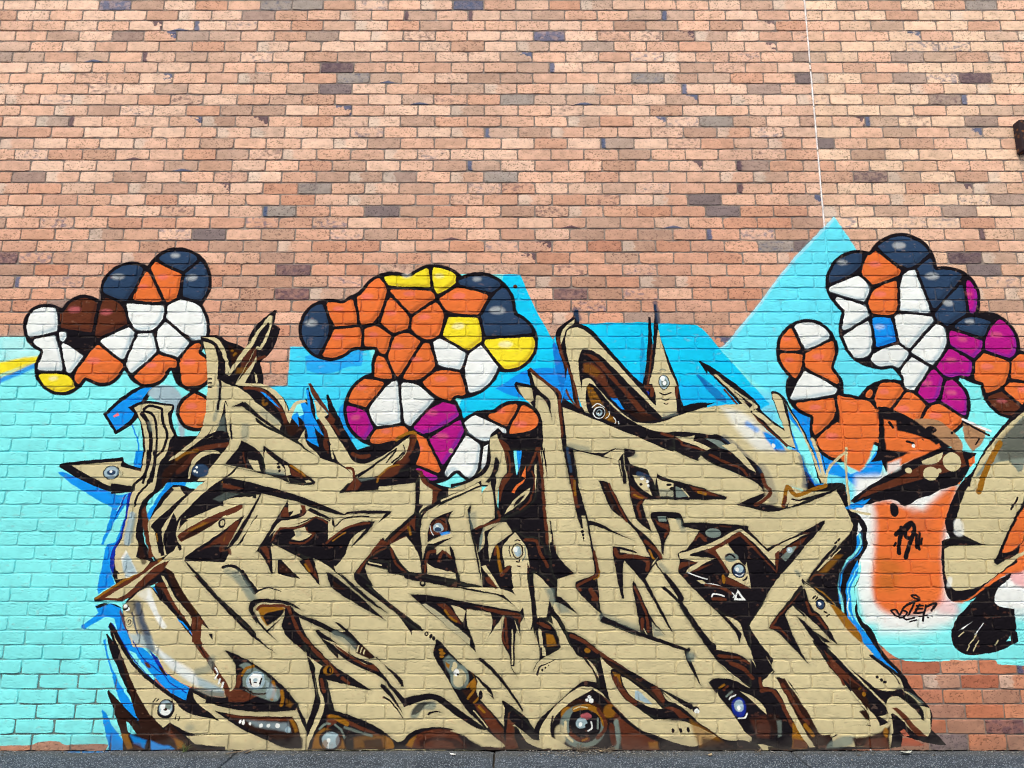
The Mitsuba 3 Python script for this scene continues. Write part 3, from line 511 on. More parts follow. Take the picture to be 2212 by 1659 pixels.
pC 0 1 0 0 2259 1140 -22 -76 -57 -51 -11 -43 1 -65 -19 -50 24 -64 51 -85 10 21 -31 64 -9 64 25 28 -16 79 28 58 27 44
pB 3 1 0 0 2236 1049 -41 -36 -19 -51 8 -71 -13 -65 18 -42 52 -78 35 -98 -29 0 -51 84 -50 106 19 93 -3 86 28 65
sW 2 1 7 7 2160 791 -10 57 20 57
pD 8 0.5 0 0 1936 1720 45 -8 55 -76 -24 -16 -49 61
pC 4 1 0 0 2232 732 27 -28 -1 -84 65 -84 28 -14 -62 42 -38 56
pB 6 1 0 0 2251 704 57 -98 45 -70 79 -83 -74 62 -83 49
sS 10 0.8 29 29 2232 662 19 -42
sG 7 0.6 15 15 2486 336 87 -61
pR 0 1 0 0 2348 1598 276 106 251 138 129 9 21 -94 -166 -53 -306 -74 -274 -95
eT 2 1 23 19 2637 1725
pT 0 1 0 0 2730 1789 145 59 -5 -48 -69 -38 -63 6
eT 2 1 53 47 2784 1704
eT 2 1 59 64 2932 1784
eT 2 1 15 15 2842 1725
pF 4 1 0 0 3041 1800 45 21 -5 -43 -36 -32
pF 3 1 0 0 2958 1640 23 16 -14 -26
pB 4 1 0 0 2233 1504 131 37 -59 -58 -74 -5
eK 2 1 27 46 2513 1468
sC 6 0.9 15 15 2271 1313 6 -59 -51 -66 -57 -52 -52 -72 -19 -87 20 -72 0 -86
sV 5 0.8 8 8 2281 1298 5 -52 -50 -66 -57 -55 -51 -69 -17 -79
pB 3 1 0 0 2244 1144 1 -80 -43 -51 -23 -51 5 -71 -10 -65 29 -56 52 -71 36 -91 -44 0 -52 77 -57 106 16 100 -4 79 33 79
sC 4 0.9 7 7 2245 1107 -49 -80 -29 -57 1 -72 -12 -57 25 -64
sW 3 1 6 6 2161 798 -9 57 18 50
pB 6 1 0 0 2251 704 57 -98 45 -70 79 -83 -74 62 -90 56 -43 91 -8 70
pT 0 1 0 0 -2412 946 -83 -100 29 -107 54 -91 91 -32 73 -66 34 -55 41 -49 138 -79 232 -24 30 28 -123 179 -133 98 -215 255
pT 0 1 0 0 -640 708 170 0 25 -655 -191 24
pT 0 1 0 0 -948 1118 141 -36 225 -33 53 -350 -379 263 -57 123
pT 0 1 0 0 -599 1447 121 60 -67 -75 -45 -45
pT 0 1 0 0 -290 1462 151 189 25 -53 1 -192 -138 -67
pT 0 1 0 0 -2554 2150 60 31 195 -21 -3 -26 -24 -18 16 -82 41 -71 -26 -29 -8 -91 -39 -54 -13 -43 -7 -91 -92 0 2 215 -12 85 -28 86
pT 0 1 0 0 -2126 2607 61 -12 34 -45 19 -77 6 -81 -8 -41 14 -72 5 -143 -8 -71 -25 -78 -39 -47 -88 -62 -79 -62 -56 -27 14 21 39 33 51 38 72 63 36 82 9 110 3 127 -13 113 -18 129
pT 0 1 0 0 -2136 2639 99 3 55 -63 39 -106 18 -69 -15 -3 -33 88 -35 73 -43 54
pT 0 1 0 0 -2013 2343 19 4 75 -53 39 8 66 -43 83 -63 8 -123 -97 99 -69 -20 -54 44 -20 -139 -43 -102 -38 -15 38 109 13 135
pT 0 1 0 0 -1924 2104 24 -63 54 -47 21 32 109 -59 3 -43 -99 31 -13 -31 -3 -70 -56 -77 -129 -122 -77 0 120 138 63 85 19 62 -27 39
pG 19 0.5 0 0 -1982 2041 42 63 18 -125 -63 0
pT 0 1 0 0 -1918 2184 34 -36 73 20 87 -79 7 -95 -101 47 -28 -47 -43 55 -36 71
pT 0 1 0 0 -2140 1793 65 61 45 8 55 -4 32 -19 -85 0 -58 -39 -42 -54 -9 -75 -15 0
pT 0 1 0 0 -1897 1746 141 -30 59 -15 3 -54 -295 0 47 77
pT 0 1 0 0 -1754 1800 52 -30 1 -24 -36 24
pT 0 1 0 0 -1877 2311 125 194 2 -32 -72 -154 83 -4 1 -18 -122 2
pT 0 1 0 0 -1927 2408 164 253 4 -49 -148 -212 -25 -32
pT 0 1 0 0 -2931 1762 329 25 -5 -33 17 -11 124 -23 11 138 139 0 -48 -100 10 -153 -70 -60 -30 -53 0 -75 -10 -89 12 -45 18 -29 -14 -88 101 -30 -39 -58 -108 -47 -67 -4 4 37 -19 36 -9 80 9 59 28 22 11 111 19 195 17 53 -101 12 -43 7 -13 -15 -76 27
pT 0 1 0 0 -2381 1410 143 188 -13 15 53 6 10 -29 29 -23 -56 -52 -141 -128 -12 -30 33 -29 52 -155 37 7 -59 148 33 59 66 105 119 128 189 138 70 100 77 0 -34 -62 -153 -122 -184 -182 -56 -60 -6 -97 117 52 -78 15 -9 22 201 53 247 64 -25 -79 -141 -52 -24 22 -13 -30 48 -37 -6 -15 -75 -15 -186 -125 -129 -66 -99 -73 -147 -166 -112 3 294 192 62 66 77 58 -24 104 10 59 -29 60 -30 -82 -32 -60 27 -132 -51 -22 -34 44 -35 133 -10 59
pT 0 1 0 0 -1678 1410 -68 -156 -59 -26 -53 0 -9 18 42 52 104 239 28 91
pT 0 1 0 0 -1678 1417 -105 -185 -44 -110 38 -8 56 -43 87 -123 23 -340 -13 28 -289 298 -196 202 248 0 14 -43 33 14 37 103
pT 0 1 0 0 -2216 1100 87 36 503 -486 3 -42 -350 0 -8 98 46 -14 23 -14 -59 92 -165 192
pT 0 1 0 0 -2271 1049 23 -4 71 -126 49 -50 81 -78 -3 -57 -90 107 -51 64
pT 0 1 0 0 -2332 977 34 -36 85 -115 83 -99 98 -112 -13 -21 -361 14 -56 112 -22 71 -15 71 28 21 67 72
pT 0 1 0 0 -1881 1743 183 -39 5 -68 -168 38 -34 46
pT 0 1 0 0 -1791 371 -15 54 -96 111 -82 98 -17 28 8 77 15 7 63 -49 -26 42 -75 100 -137 208 -95 58 178 385 926 0 44 -940 -137 154 -23 -112 63 -91 -27 -34 -14 -28 23 -89 32 -48 -16 -54 -65 -128 -15 6 -73 135 -86 116 -137 90 -168 90 -75 29 54 -36 19 -55 7 -104 -19 -41 -14 0
pT 0 1 0 0 -2542 690 27 -42 69 -105 74 -76 118 -90 139 -85 20 -27 59 -51 213 -44 -84 58 -88 61 -8 47 91 -47 142 -48 168 -20 158 7 94 6 25 -54 48 -87 -28 -7 -13 -27 -101 7 -174 20 -267 10 -122 -10 -151 77 -40 -30 -86 74 -75 95 -87 144
pT 0 1 0 0 -2025 86 431 10 175 -37 2 -39 -530 0
pT 0 1 0 0 -1277 93 32 80 33 61 43 0 -12 -54 -53 -94 -25 -66 -36 0
pT 0 1 0 0 -2325 968 -87 -22 -10 -57 22 -72 55 -99 51 -77 159 -133 125 -83 181 -75 27 21 -35 82 -81 97 -73 77 -52 7 -61 28 -91 113 -60 85
pT 0 1 0 0 -1963 2473 31 -97 -3 32 108 163 43 65 14 29 87 133 24 -5 -8 -124 -41 -98 -23 -21 -32 12 -110 -243 174 0 81 -40 67 -64 41 -95 14 32 25 40 61 15 25 -23 -39 0 -46 -24 -24 -119 -25 24 -28 87 -85 103 -98 44 -126 0 -24 12 103 227 21 41 24 -8 41 98 17 50 -14 33 -51 -75 -25 -49 -11 -16 -31 0 -19 -74 -99 -170 -32 16
pT 0 1 0 0 -1760 2396 21 -20 8 -49 -12 -4
pT 0 1 0 0 -1952 2319 49 -20 116 -76 107 -79 123 -95 -4 -55 -112 40 -91 86 -60 64 -68 -32 30 16 76 -71 114 -79 185 -86 192 -124 125 -31 103 -61 26 -76 -859 0 -8 106 40 85 29 23 -5 172 15 15 22 -86 -122 71 -12 158 36 -64 -37 79
pT 0 1 0 0 -1437 1924 19 24 28 54 -3 -86 97 -77 17 -39 -96 70
pT 0 1 0 0 -1339 2203 25 -19 74 -84 -22 -19 59 -87 91 -124 42 -77 39 -23 70 0 129 69 143 109 2 -63 -36 -77 -54 -23 -82 -69 -44 -76 -138 0 -34 91 -95 54 -53 139 -28 86 -58 71 -11 55
pT 0 1 0 0 -1922 1727 63 -11 211 -50 209 -38 123 0 18 23 -68 46 -128 76 -104 70 -60 93 442 -170 110 -46 56 -46 -95 -92 91 0 305 46 111 11 5 -177 -63 -60 -148 -134 -172 -219 -7 -14 55 -58 395 -285 17 -697 -1218 0 -113 1482 44 227
pT 0 1 0 0 -1040 1628 154 -15 7 15 237 15 1 -15 -107 -15 -130 -15
pT 0 1 0 0 -1042 1681 105 69 82 62 128 108 33 -46 -75 -93 -91 -31 -52 -53 -15 -16 -76 -15
pT 0 1 0 0 -613 1704 9 -46 86 -53 -6 -98 -68 -30 -29 -45 6 60 5 113
pT 0 1 0 0 -591 1432 151 83 239 105 14 -1625 -369 0 -35 1112 -221 125 119 66 93 -103 3 170
pT 0 1 0 0 -358 1613 138 91 19 39 0 -77 -164 -76
pT 0 1 0 0 334 2587 -3 82 45 58 60 37 -4 -29 -65 -41 -13 -58
pT 0 1 0 0 367 2669 32 33 56 8 56 -24 70 -74 109 -123 122 -146 121 -144 41 -39 3 79 -24 72 -20 0 23 81 29 146 18 156 8 0 30 -156 35 -114 46 -121 -17 -16 13 -151 0 -16 -104 -39 -15 16 -234 246 -123 138 -86 65 -71 8 -29 -49 -2 -81 17 -153 37 -135 11 -24 -42 16 -37 151 -52 186 -22 122
pT 0 1 0 0 472 2303 9 40 39 13 31 -21 76 -120 107 -111 84 -55 124 -15 79 15 95 48 203 55 -9 -173 -167 15 -156 -23 -154 63 -167 150 -92 111 -47 24 -32 -56 13 -127 -23 48
pT 0 1 0 0 35 2303 114 -24 12 16 -35 97 133 -105 47 -48 6 -103 21 -204 28 -247 76 -45 -215 0 -14 191 2 210 -31 95 -46 24 -63 63
pT 0 1 0 0 344 2152 163 -63 324 -134 228 -101 191 -61 9 38 42 -23 -9 -168 -886 0 -35 230
pT 0 1 0 0 -148 1948 46 23 16 -55 39 -69 16 -162 -69 -45 -77 0 30 153
pT 0 1 0 0 1087 1955 148 0 -40 -15 14 -31 97 -8 2 39 -80 39
pT 0 1 0 0 -398 1107 10 295 319 15 152 90 93 121 17 230 170 0 46 -46 362 -16 289 62 241 -46 651 -410 67 -1002 -33 -379 -2367 0
pT 0 1 0 0 -148 1858 93 0 16 -115 -38 -115 -15 -23 -8 -128 -15 15 -8 136 -54 0 -46 8 -198 -99 -1 68 61 8 130 76 69 61
pT 0 1 0 0 1105 2081 63 23 175 56 236 16 57 -95 86 -102 116 -117 62 0 36 -39 16 -183 -329 0 -154 261 -137 54 -232 24
pW 47 0.7 0 0 1421 2144 155 -24 116 -133 99 -133 -96 -46 -160 155
pB 16 1 0 0 1683 1979 39 0 74 -63 41 -69 -24 -16 -53 16 -49 77
sB 19 0.7 31 31 1586 2041 60 -47
eW 2 1 12 17 1746 1889
sD 2 1 8 8 1761 1870 29 -31 39 0
pT 0 1 0 0 1374 2376 17 8 101 -97 165 -119 6 -20 -39 -12 -17 -16 -15 16 -102 127
pT 0 1 0 0 1624 2136 31 0 103 -95 74 -54 -24 102 -44 150 32 8 37 -32 5 -39 16 -95 40 -203 -53 15 -94 109 -65 71 -60 39
pT 0 1 0 0 1832 2207 56 -87 81 -172 46 -101 53 -200 -19 0 -49 200 -72 171 -61 134
pT 0 1 0 0 1080 1858 184 -35 112 -65 97 -46 150 -61 60 -23 50 -61 73 61 134 -46 39 0 166 19 81 -199 15 -48 -94 -122 -150 -168 -100 -37 181 -158 157 -226 36 -91 95 -289 12 -242 -1377 0
pT 31 0.9 0 0 1637 1858 263 0 41 -260 -120 30 -26 -151 -63 -23 -54 98
pT 0 1 0 0 2117 690 99 -49 105 -133 124 -76 20 -89 14 0 40 -34 54 -41 -44 0 85 -20 3 -41 -15 -67 4 -27 -25 -33 -85 13 -89 114 -56 14 -63 -48 3 -40 -25 -40 -130 0 -144 -7 -217 -13 -62 134 256 483
pT 0 1 0 0 3072 1619 193 255 198 195 -73 -534 -91 -124 -96 -175 -75 -92 19 -20 198 81 -3 -20 -112 -61 -184 -140 -171 -40 -48 30 -31 90 18 152 55 25 210 5 -140 62 -47 41 46 124 81 146
pT 0 1 0 0 3026 1672 228 289 218 174 -24 -174 -315 -278 -113 -231
pK 0 1 0 0 -1915 1675 55 -9 168 -46 5 -77 -118 0 -148 -60 -191 -82 -12 7 37 54 56 60
sR 6 1 18 18 -1848 1609 78 -19 81 -9
sO 8 1 21 21 -1917 1657 52 -29 55 -23
pG 9 0.35 0 0 -1973 1537 88 45 78 -15 -118 -52
pT 0 1 0 0 -2184 1335 32 61 199 82 251 67 -29 -83 -28 -30 -66 -30 -43 -41 -24 74 -101 -33 -109 -48
pR 0 1 0 0 -2175 1317 108 70 280 118 22 -17 -34 -26 -118 -60 -100 -67 -145 -74 -26 33
pO 11 0.8 0 0 -2138 1328 116 59 31 0 -102 -59
pN 8 1 0 0 -2178 1268 70 60 146 67 45 7 -100 -67 -117 -59
pT 0 1 0 0 -2258 1147 99 77 143 89 96 89 32 37 20 -26 56 8 -45 -56 -6 -17 -79 -13 -185 -129 -126 -70
pK 0 1 0 0 -2125 1177 273 177 45 52 49 30 -47 -108 -53 -98 21 -29 -32 -68 -259 7
pR 11 1 0 0 -2051 1195 200 140 41 67 16 -15 -51 -133 -57 -37 -102 -51
pK 12 1 0 0 -2124 1166 116 58 103 30 -8 -88 -89 -22
pO 12 0.7 0 0 -1884 1276 33 67 8 -67 -23 -37
sR 6 0.9 20 20 -1898 1210 49 7 13 -29
sR 4 1 32 32 -2011 782 11 -43 -10 -98 86 -105 73 -97 48 -55 30 -82
pR 0 1 0 0 -2049 789 69 -21 -5 -29 0 -91 24 -28 -75 17
pK 6 1 0 0 -1997 620 82 -112 -68 112
sW 3 0.9 10 10 -1871 419 13 34 -18 28
sW 3 0.9 12 12 -1847 391 10 28
sW 3 0.9 13 13 -1822 371 6 28
pK 6 1 0 0 -2004 350 90 -34 117 -14 41 34 5 -61 -36 -7 -125 21 -84 47
sK 0 1 20 16 -2490 2136 37 24 80 -16 6 -28 19 -75 34 -70 -18 -101 -42 -54 -8 -70 -7 -91
sK 0 1 31 17 -2499 2108 40 -51 33 -94 9 -93 -6 -100 -23 -123
sK 0 1 17 17 -2485 2124 70 -35 31 -126 4 -116 -2 -101 -22 -99
pG 16 0.5 0 0 -2458 2049 30 8 24 -78 -25 8
lK 0 1 11 11 -2069 2346 18 0
lK 0 1 11 11 -2066 2318 17 0
lK 0 1 11 11 -2064 2290 17 0
PK 0 1 0 0 -1885 2150 58 22 22 13 79 -65 1 -20 -78 56 -31 0
sG 14 0.6 27 27 -1998 2303 16 -104 -25 -134
sK 0 1 17 17 -1994 2343 11 -80 -6 -127
sK 0 1 14 14 -1895 2034 7 -47 7 -47
sK 0 1 20 20 -2052 1948 75 31 63 -8
sR 6 0.8 12 12 -1804 1847 19 -54 42 -47
eV 12 1 54 46 -2072 1724
eW 2 1 9 9 -2097 1746
eW 2 1 9 9 -2107 1720
eW 2 1 7 7 -2091 1712
sK 0 1 15 15 -2393 1858 8 -85 -33 -137 -34 -38 -29 -61 -7 -45
sK 0 1 18 18 -2436 1858 6 -100 -16 -69 -56 -53 -8 -38
PK 0 1 0 0 -2656 1643 140 -23 -5 -26 -128 -23 -13 49
pW 9 0.8 0 0 -2545 1158 33 52 82 -146 -64 -29
sS 11 0.9 45 45 -2497 1432 -11 -119 -2 -52
sG 11 0.6 23 23 -2474 1432 -12 -104 5 -60
pS 15 0.9 0 0 -2542 1136 39 59 46 -88 27 -43 -72 -26
sN 12 0.8 35 35 -2425 1239 14 -59 19 -44
sK 0 1 12 12 -2550 1064 -16 14 12 -43
eK 0 1 21 19 -2479 851
eT 0 1 13 11 -2483 855
eK 2 1 16 23 -2450 759
eT 0 1 10 16 -2448 760
sW 10 0.7 30 30 -2340 912 53 -93 67 -85
sV 15 0.75 34 34 -2403 869 40 -107 63 -112
sV 7 0.9 12 12 -2435 819 31 -92 27 -49
pW 22 0.5 0 0 -2417 934 78 43 45 -158 -67 72
pK 0 1 0 0 -1935 692 26 0 4 -42
PK 0 1 0 0 -2122 1144 32 -26 211 -206 250 -213 1 -28 -248 212 -212 210
lK 0 1 9 3 -1679 1432 -38 -60
pK 0 1 0 0 -1710 1376 -33 -63 -62 -89 50 44
eK 0 1 26 30 -1901 1378
eT 0 1 14 18 -1900 1380
sK 0 1 18 11 -2159 1217 -45 81 8 89 54 75 134 136 137 106 107 123
sK 0 1 19 19 -1874 1100 55 11 63 -33 57 -65 52 -58
sG 19 0.5 45 45 -1846 1078 78 -51 73 -79 33 -43
PK 0 1 0 0 -1643 898 -47 -22 -5 -35 18 -36 44 -57 -3 43 -28 35 5 36 18 7
sK 0 1 14 6 -2315 1357 21 15 21 23
sK 0 1 20 20 -2332 1335 22 -67 17 -66
sO 6 1 8 8 -2326 1313 12 -45
eK 0 1 54 47 -2664 1713
eS 8 1 46 40 -2664 1713
eV 5 1 29 17 -2664 1713
eW 2 1 9 9 -2668 1720
sG 6 0.7 8 8 -2603 1720 7 -31
sK 2 0.8 6 6 -2587 1712 4 -23
pS 22 0.9 0 0 -2289 592 75 -14 125 -83 77 -56 181 -68 17 -28 -103 7 -136 62 -126 96
pW 22 0.8 0 0 -2294 648 97 -98 136 -49 79 -62 5 -68 -107 61 -125 90
sG 22 0.6 44 44 -1984 460 71 21 11 55
sW 3 0.8 9 9 -1871 419 12 34 -17 28
sW 3 0.8 10 10 -1847 391 9 28
sW 3 0.8 12 12 -1824 371 5 27
pS 18 0.8 0 0 -2446 690 149 -14 39 -98 -62 28 -83 21
sV 19 0.7 44 44 -2413 874 34 -113 52 -85 38 -84
sW 15 0.7 30 30 -2338 946 41 -114 60 -86
pK 10 0.6 0 0 -2502 874 71 29 20 -43 -25 -50 -38 7
eW 0 1 12 11 -2480 860
sW 0 1 9 9 -2472 832 18 7 -5 10
eG 0 1 25 31 -2447 762
eT 0 1 21 27 -2447 762
sK 0 1 6 6 -2457 761 6 14 12 -4 1 -14 -10 -11
pR 7 1 0 0 -2326 522 30 -7 17 -27 -14 -7 -23 14
pD 2 1 0 0 -2300 592 44 -42 34 -42 50 -76 -31 21 -32 35 -34 48
sD 0 1 6 6 -2412 648 68 -98 32 -28 110 -76 48 -48 108 -62
pN 4 1 0 0 -2236 501 31 -20 33 -49 -30 14 -25 35
PK 0 1 0 0 -2056 1047 30 7 58 -72 96 -86 81 -86 126 -106 164 -133 -178 119 -134 120 -169 165
sK 0 1 25 25 -1751 1076 42 -65 50 -65
sK 0 1 16 4 -1659 940 36 20 59 11 76 -21
sG 19 0.6 52 52 -1787 1062 74 -87 33 -58
PK 0 1 0 0 -1695 867 17 29 73 14 90 -7 113 -29 55 -42 -46 21 -105 25 -105 7 -44 -11 -20 -35 26 -50 79 -74 91 81 -83 -92 63 -60 -86 67 -86 78
pO 10 1 0 0 -1638 846 36 21 104 0 47 -28 -42 -43 -71 -57 -47 50
pK 7 1 0 0 -1569 824 103 15 1 -22 -56 -56 -43 -15 -33 50
sR 4 1 18 18 -1637 839 35 25 134 -4 24 -21
PK 0 1 0 0 -1459 839 36 21 47 -50 106 -35 162 -64 2 -35 -87 42 -174 71 26 -71 79 -98 166 -174 2 -34 -93 34 -9 42 -8 13 -214 154 -57 77 5 43 13 35
sR 4 1 19 19 -1437 853 42 -92 57 -85 139 -140
PK 0 1 0 0 -1259 711 22 0 133 -77 4 -98 -88 91
pN 0 1 0 0 -1206 676 103 -63 2 -56 -65 70
PK 0 1 0 0 -1256 508 30 -7 15 -13 -20 -28 1 -35 27 -82 16 -34 -12 -61 -65 -135 -21 0 -66 142 14 6 65 -121 57 135 -18 68
PK 0 1 0 0 -1239 460 37 7 39 -55 18 -83 50 -122 -74 27 -19 82 -23 41
sO 4 1 10 10 -1200 412 14 -55
PK 0 1 0 0 -1822 588 18 0 106 -45 61 -28 92 -69 107 -69 101 -109 -13 -34 -94 -3 -158 -10 -161 20 -10 34 44 0 197 -20 93 20 -34 75 -102 110 -158 62 -13 -14
eK 0 1 52 58 -2165 241
eS 10 1 39 43 -2168 248
eG 7 1 19 20 -2155 255
eW 4 1 29 20 -2167 224
eN 3 1 12 9 -2167 241
eW 6 1 16 18 -2184 255
sK 0 1 7 7 -2245 282 16 20
sK 0 1 6 6 -2227 285 13 14
sK 0 1 9 4 -2105 180 8 27
sK 0 1 9 4 -2083 173 9 24
eG 29 0.5 29 20 -2007 133
PK 0 1 0 0 -1864 231 74 -17 117 -17 303 0 49 -84 19 -93 -114 -7 -104 46 -147 54 -105 60
pN 14 1 0 0 -1789 207 116 -13 304 -2 48 -79 19 -87 -115 0 -75 54 -140 40
pR 10 1 0 0 -1789 207 189 -17 224 -3 -7 -14 -216 0 -160 14
pO 12 0.8 0 0 -1390 180 21 7 40 -74 -20 -13
pS 19 0.5 0 0 -1657 173 261 -13 17 -54 -218 34
eW 4 1 8 11 -1696 167
eW 4 1 8 16 -1676 163
eW 4 1 10 9 -1634 155
eW 4 1 12 11 -1565 145
eW 4 1 12 11 -1519 145
eW 4 1 13 16 -1460 143
eS 6 1 16 17 -1397 120
pK 11 0.8 0 0 -1327 86 29 -13 -3 -60 -115 0 -74 40
pG 16 0.5 0 0 -1821 2041 39 0 19 -47 -18 -78 -36 16
PK 0 1 0 0 -1892 2152 68 36 33 -28 42 -36 -39 -4 -34 40 -39 -4
PK 0 1 0 0 -1797 2136 47 0 75 -63 122 -86 258 -175 -80 58 -185 109 -138 86
sG 16 0.5 39 39 -1686 2120 98 -71
PK 0 1 0 0 -1813 1924 80 -39 74 -62 22 -92 133 -38 34 -53 -182 76 -258 54 42 61 35 47
pT 0 1 0 0 -1758 1800 63 -7 24 -69 -35 0 -34 38
sR 6 0.8 9 9 -1800 1847 31 -101
PK 0 1 0 0 -1610 1847 29 -39 104 -62 127 -61 33 -45 -153 0 -53 106
pT 0 1 0 0 -1516 1762 23 -4 28 -73 -31 0
sO 8 1 14 14 -1476 1739 63 -31 49 -53
eK 0 1 10 10 -1559 1773
eK 0 1 11 11 -1554 1749
eK 0 1 9 9 -1549 1725
sK 0 1 17 9 -1035 1685 98 61 165 124 -66 -93
lK 0 1 15 15 -1231 1916 61 -131
lT 0 1 11 11 -1214 1893 20 -85
sK 0 1 8 8 -726 1893 10 -54 -76 -69
PK 0 1 0 0 -1909 1758 258 -54 179 -30 125 -38 34 -4 11 19 -48 38 -128 77 -128 84 -57 39 -5 -46 31 -123 -84 0 -204 46
pR 8 1 0 0 -1484 1743 119 -62 -38 -7 -55 15
sO 8 1 14 14 -1477 1758 64 -38 40 -31
pT 0 1 0 0 -1753 1789 58 -4 19 -50 -38 -4 -26 35
pT 0 1 0 0 -1653 1858 49 -46 81 -54 19 -61 -133 23 -21 92
pG 14 0.6 0 0 -1645 1727 15 16 117 -23 9 -27 -124 11
pT 0 1 0 0 -1516 1762 23 -4 27 -65 -30 -4
pT 0 1 0 0 -1375 1658 26 8 20 -15 -34 -4
eK 0 1 10 10 -1561 1773
eK 0 1 12 12 -1555 1749
eK 0 1 10 10 -1549 1724
PK 0 1 0 0 -1918 1681 46 -4 226 -49 180 -53 186 -60 179 -76 22 19 183 11 103 -11 -113 -130 -40 -45 111 164 -243 -4 -22 -15 -77 15 -139 41 -109 38 -54 8 -171 45 -80 -173 -52 -119 -56 -59 -37 -14 -1 18 30 4 181 335 -246 15
pR 9 1 0 0 -1915 1643 62 -15 71 -23 -69 -7 -62 15
pT 0 1 0 0 -1906 1522 59 23 137 7 -52 -120 -87 -60 -44 -15 -5 60 125 52 -2 30 -53 0 -73 -37
pR 6 1 0 0 -1901 1454 89 38 38 0 -7 -15 -118 -53
pR 9 1 0 0 -1863 1357 72 45 -9 -74 -54 -89 -30 -7
PK 0 1 0 0 -1655 1202 -15 -7 191 335 18 -53 108 -15 29 22 71 -37 70 -37 18 -53 -33 45 -93 30 -88 -60 -121 0 -52 -22 -17 -82 362 0 88 67 119 60 91 3 -28 -63 -145 -144 -7 -11 -64 -80 24 -36 163 -130 167 -115 -121 72 -216 158 -61 22 -371 183 39 -147 -27 -51 -59 110
pT 0 1 0 0 -1479 1522 40 -23 10 -37 -38 -8
pT 0 1 0 0 -1439 1499 38 0 11 -52 -68 -23 29 38
pR 6 1 0 0 -1526 1424 27 60 23 0 15 -60
pR 6 1 0 0 -1393 1499 30 0 10 -37 -22 -23
pT 0 1 0 0 -1586 1298 54 97 76 7 90 22 20 45 55 -30 101 -37 -17 -134 56 97 104 67 99 -4 0 -11 -128 -22 -74 -45 -22 -15 -11 67 -108 30 -44 -22 -74 -38 -121 -7
pR 6 1 0 0 -1576 1261 54 96 114 -7 89 52 37 15 70 -30 -7 -15 -62 30 -52 -37 -89 -22 -91 -8
pR 6 1 0 0 -1213 1246 65 74 133 67 106 8 -44 -30 -120 -45 -102 -74
pT 0 1 0 0 -1430 1343 75 14 18 -44 30 -8 -65 -51 -69 22 21 22
sR 4 1 18 18 -1347 1343 17 -30 38 4 -65 -63 -91 3
sO 8 0.7 11 11 -1161 1268 59 37
PK 0 1 0 0 -1448 1268 227 -22 137 -14 -20 -66 -50 -44 1 -29 -138 58 -123 51
pT 0 1 0 0 -1575 1246 38 -7 205 -161 95 -94 -55 51 -101 65 -49 66
pR 6 1 0 0 -1642 1224 37 15 24 -22 6 -95 -18 44
pK 0 1 0 0 -1524 1147 22 4 135 -124 -151 33
pN 9 1 0 0 -1507 1122 37 0 65 -73 -99 22
PK 0 1 0 0 -1381 1144 89 22 36 -102 19 -80 -47 43
pR 9 1 0 0 -1343 1144 22 14 57 -94 10 -44 -47 44
sO 8 1 15 15 -1338 1118 28 -40
pT 0 1 0 0 -1575 1239 196 -132 142 -123 -137 40 -144 34 -31 6 -15 116
pK 0 1 0 0 -1524 1147 22 4 135 -125 -151 33
pN 11 0.9 0 0 -1511 1125 41 -7 65 -69 -103 22
pT 0 1 0 0 -1292 1162 108 -55 55 -51 163 -122 160 -115 -68 43 -330 209 8 -22 -27 -58
PK 0 1 0 0 -1204 1071 23 -7 154 -116 108 -86 107 -89 -349 179
pN 7 1 0 0 -1188 1049 131 -101 -98 22
PK 0 1 0 0 -1137 1071 31 -15 139 -115 165 -122 -118 64 -108 87
pT 0 1 0 0 -1089 1180 47 133 102 89 -12 -59 -65 -89
PK 0 1 0 0 -1082 1188 144 184 -9 30 46 -7 -58 -82
pT 0 1 0 0 -1154 1107 57 73 27 74 43 59 45 15 -71 -104 51 37 183 186 122 -15 -148 -141 -179 -227 1 -29 39 -44 -153 73
PK 0 1 0 0 -637 1447 23 15 29 -282 7 -116 -109 10 -120 -3 7 29 -144 22 -14 -37 64 -101 -14 -7 -16 14 -37 -14 387 -268 -7 -3 -426 307 -20 36 10 22 172 223 24 -33 125 141
pR 6 1 0 0 -1016 1056 157 227 46 -22 177 171 3 -149 -60 15 -105 -52 -97 -29 -85 -139 -20 -51
pK 4 1 0 0 -798 1246 15 15 89 41 32 -34 70 -88 -2 74 -31 29 -9 52 -31 37
sO 8 1 18 18 -680 1357 16 -44
sR 5 1 11 11 -901 1180 37 30 45 7
PK 0 1 0 0 -938 1151 126 73 132 -146 -112 -14 -16 29
pT 0 1 0 0 -798 1243 105 55 93 -110 11 -124 -98 14
PK 0 1 0 0 -945 1144 61 -8 83 -7 -7 -36 -128 21
lT 0 1 9 9 -929 1133 83 -19
sR 5 1 15 15 -789 1217 40 -95 62 -51
PK 0 1 0 0 -642 1643 27 15 3 -151 27 -8 -37 -52 -15 7
pR 5 1 0 0 -644 1727 46 0 33 -76 100 -53 -30 -16 -6 -75 -30 -8 5 99 -78 53 -8 46 -23 -39
PK 0 1 0 0 -524 1507 45 30 190 76 88 45 0 -38 -163 -60 -152 -68 -75 -60 -2 -60 -23 0 17 75
pT 0 1 0 0 -475 1530 255 113 8 -15 -259 -110
PK 0 1 0 0 -1054 1590 -87 -15 99 99 107 7 107 23 184 31 31 -31 -29 -61 -237 -23 -7 -22
pR 11 1 0 0 -1100 1594 65 87 41 -45 -30 -38
sR 4 1 17 17 -1099 1743 39 -8 19 -77 16 -22
pR 11 0.9 0 0 -904 1681 75 62 92 15 -29 -69 -114 -23
sO 6 0.8 12 12 -895 1651 14 38 67 61 61 16
lT 0 1 8 8 -879 1613 115 1
PK 0 1 0 0 -1019 1674 -1 23 90 61 75 54 -82 -77
lK 0 1 12 12 -800 1781 76 62
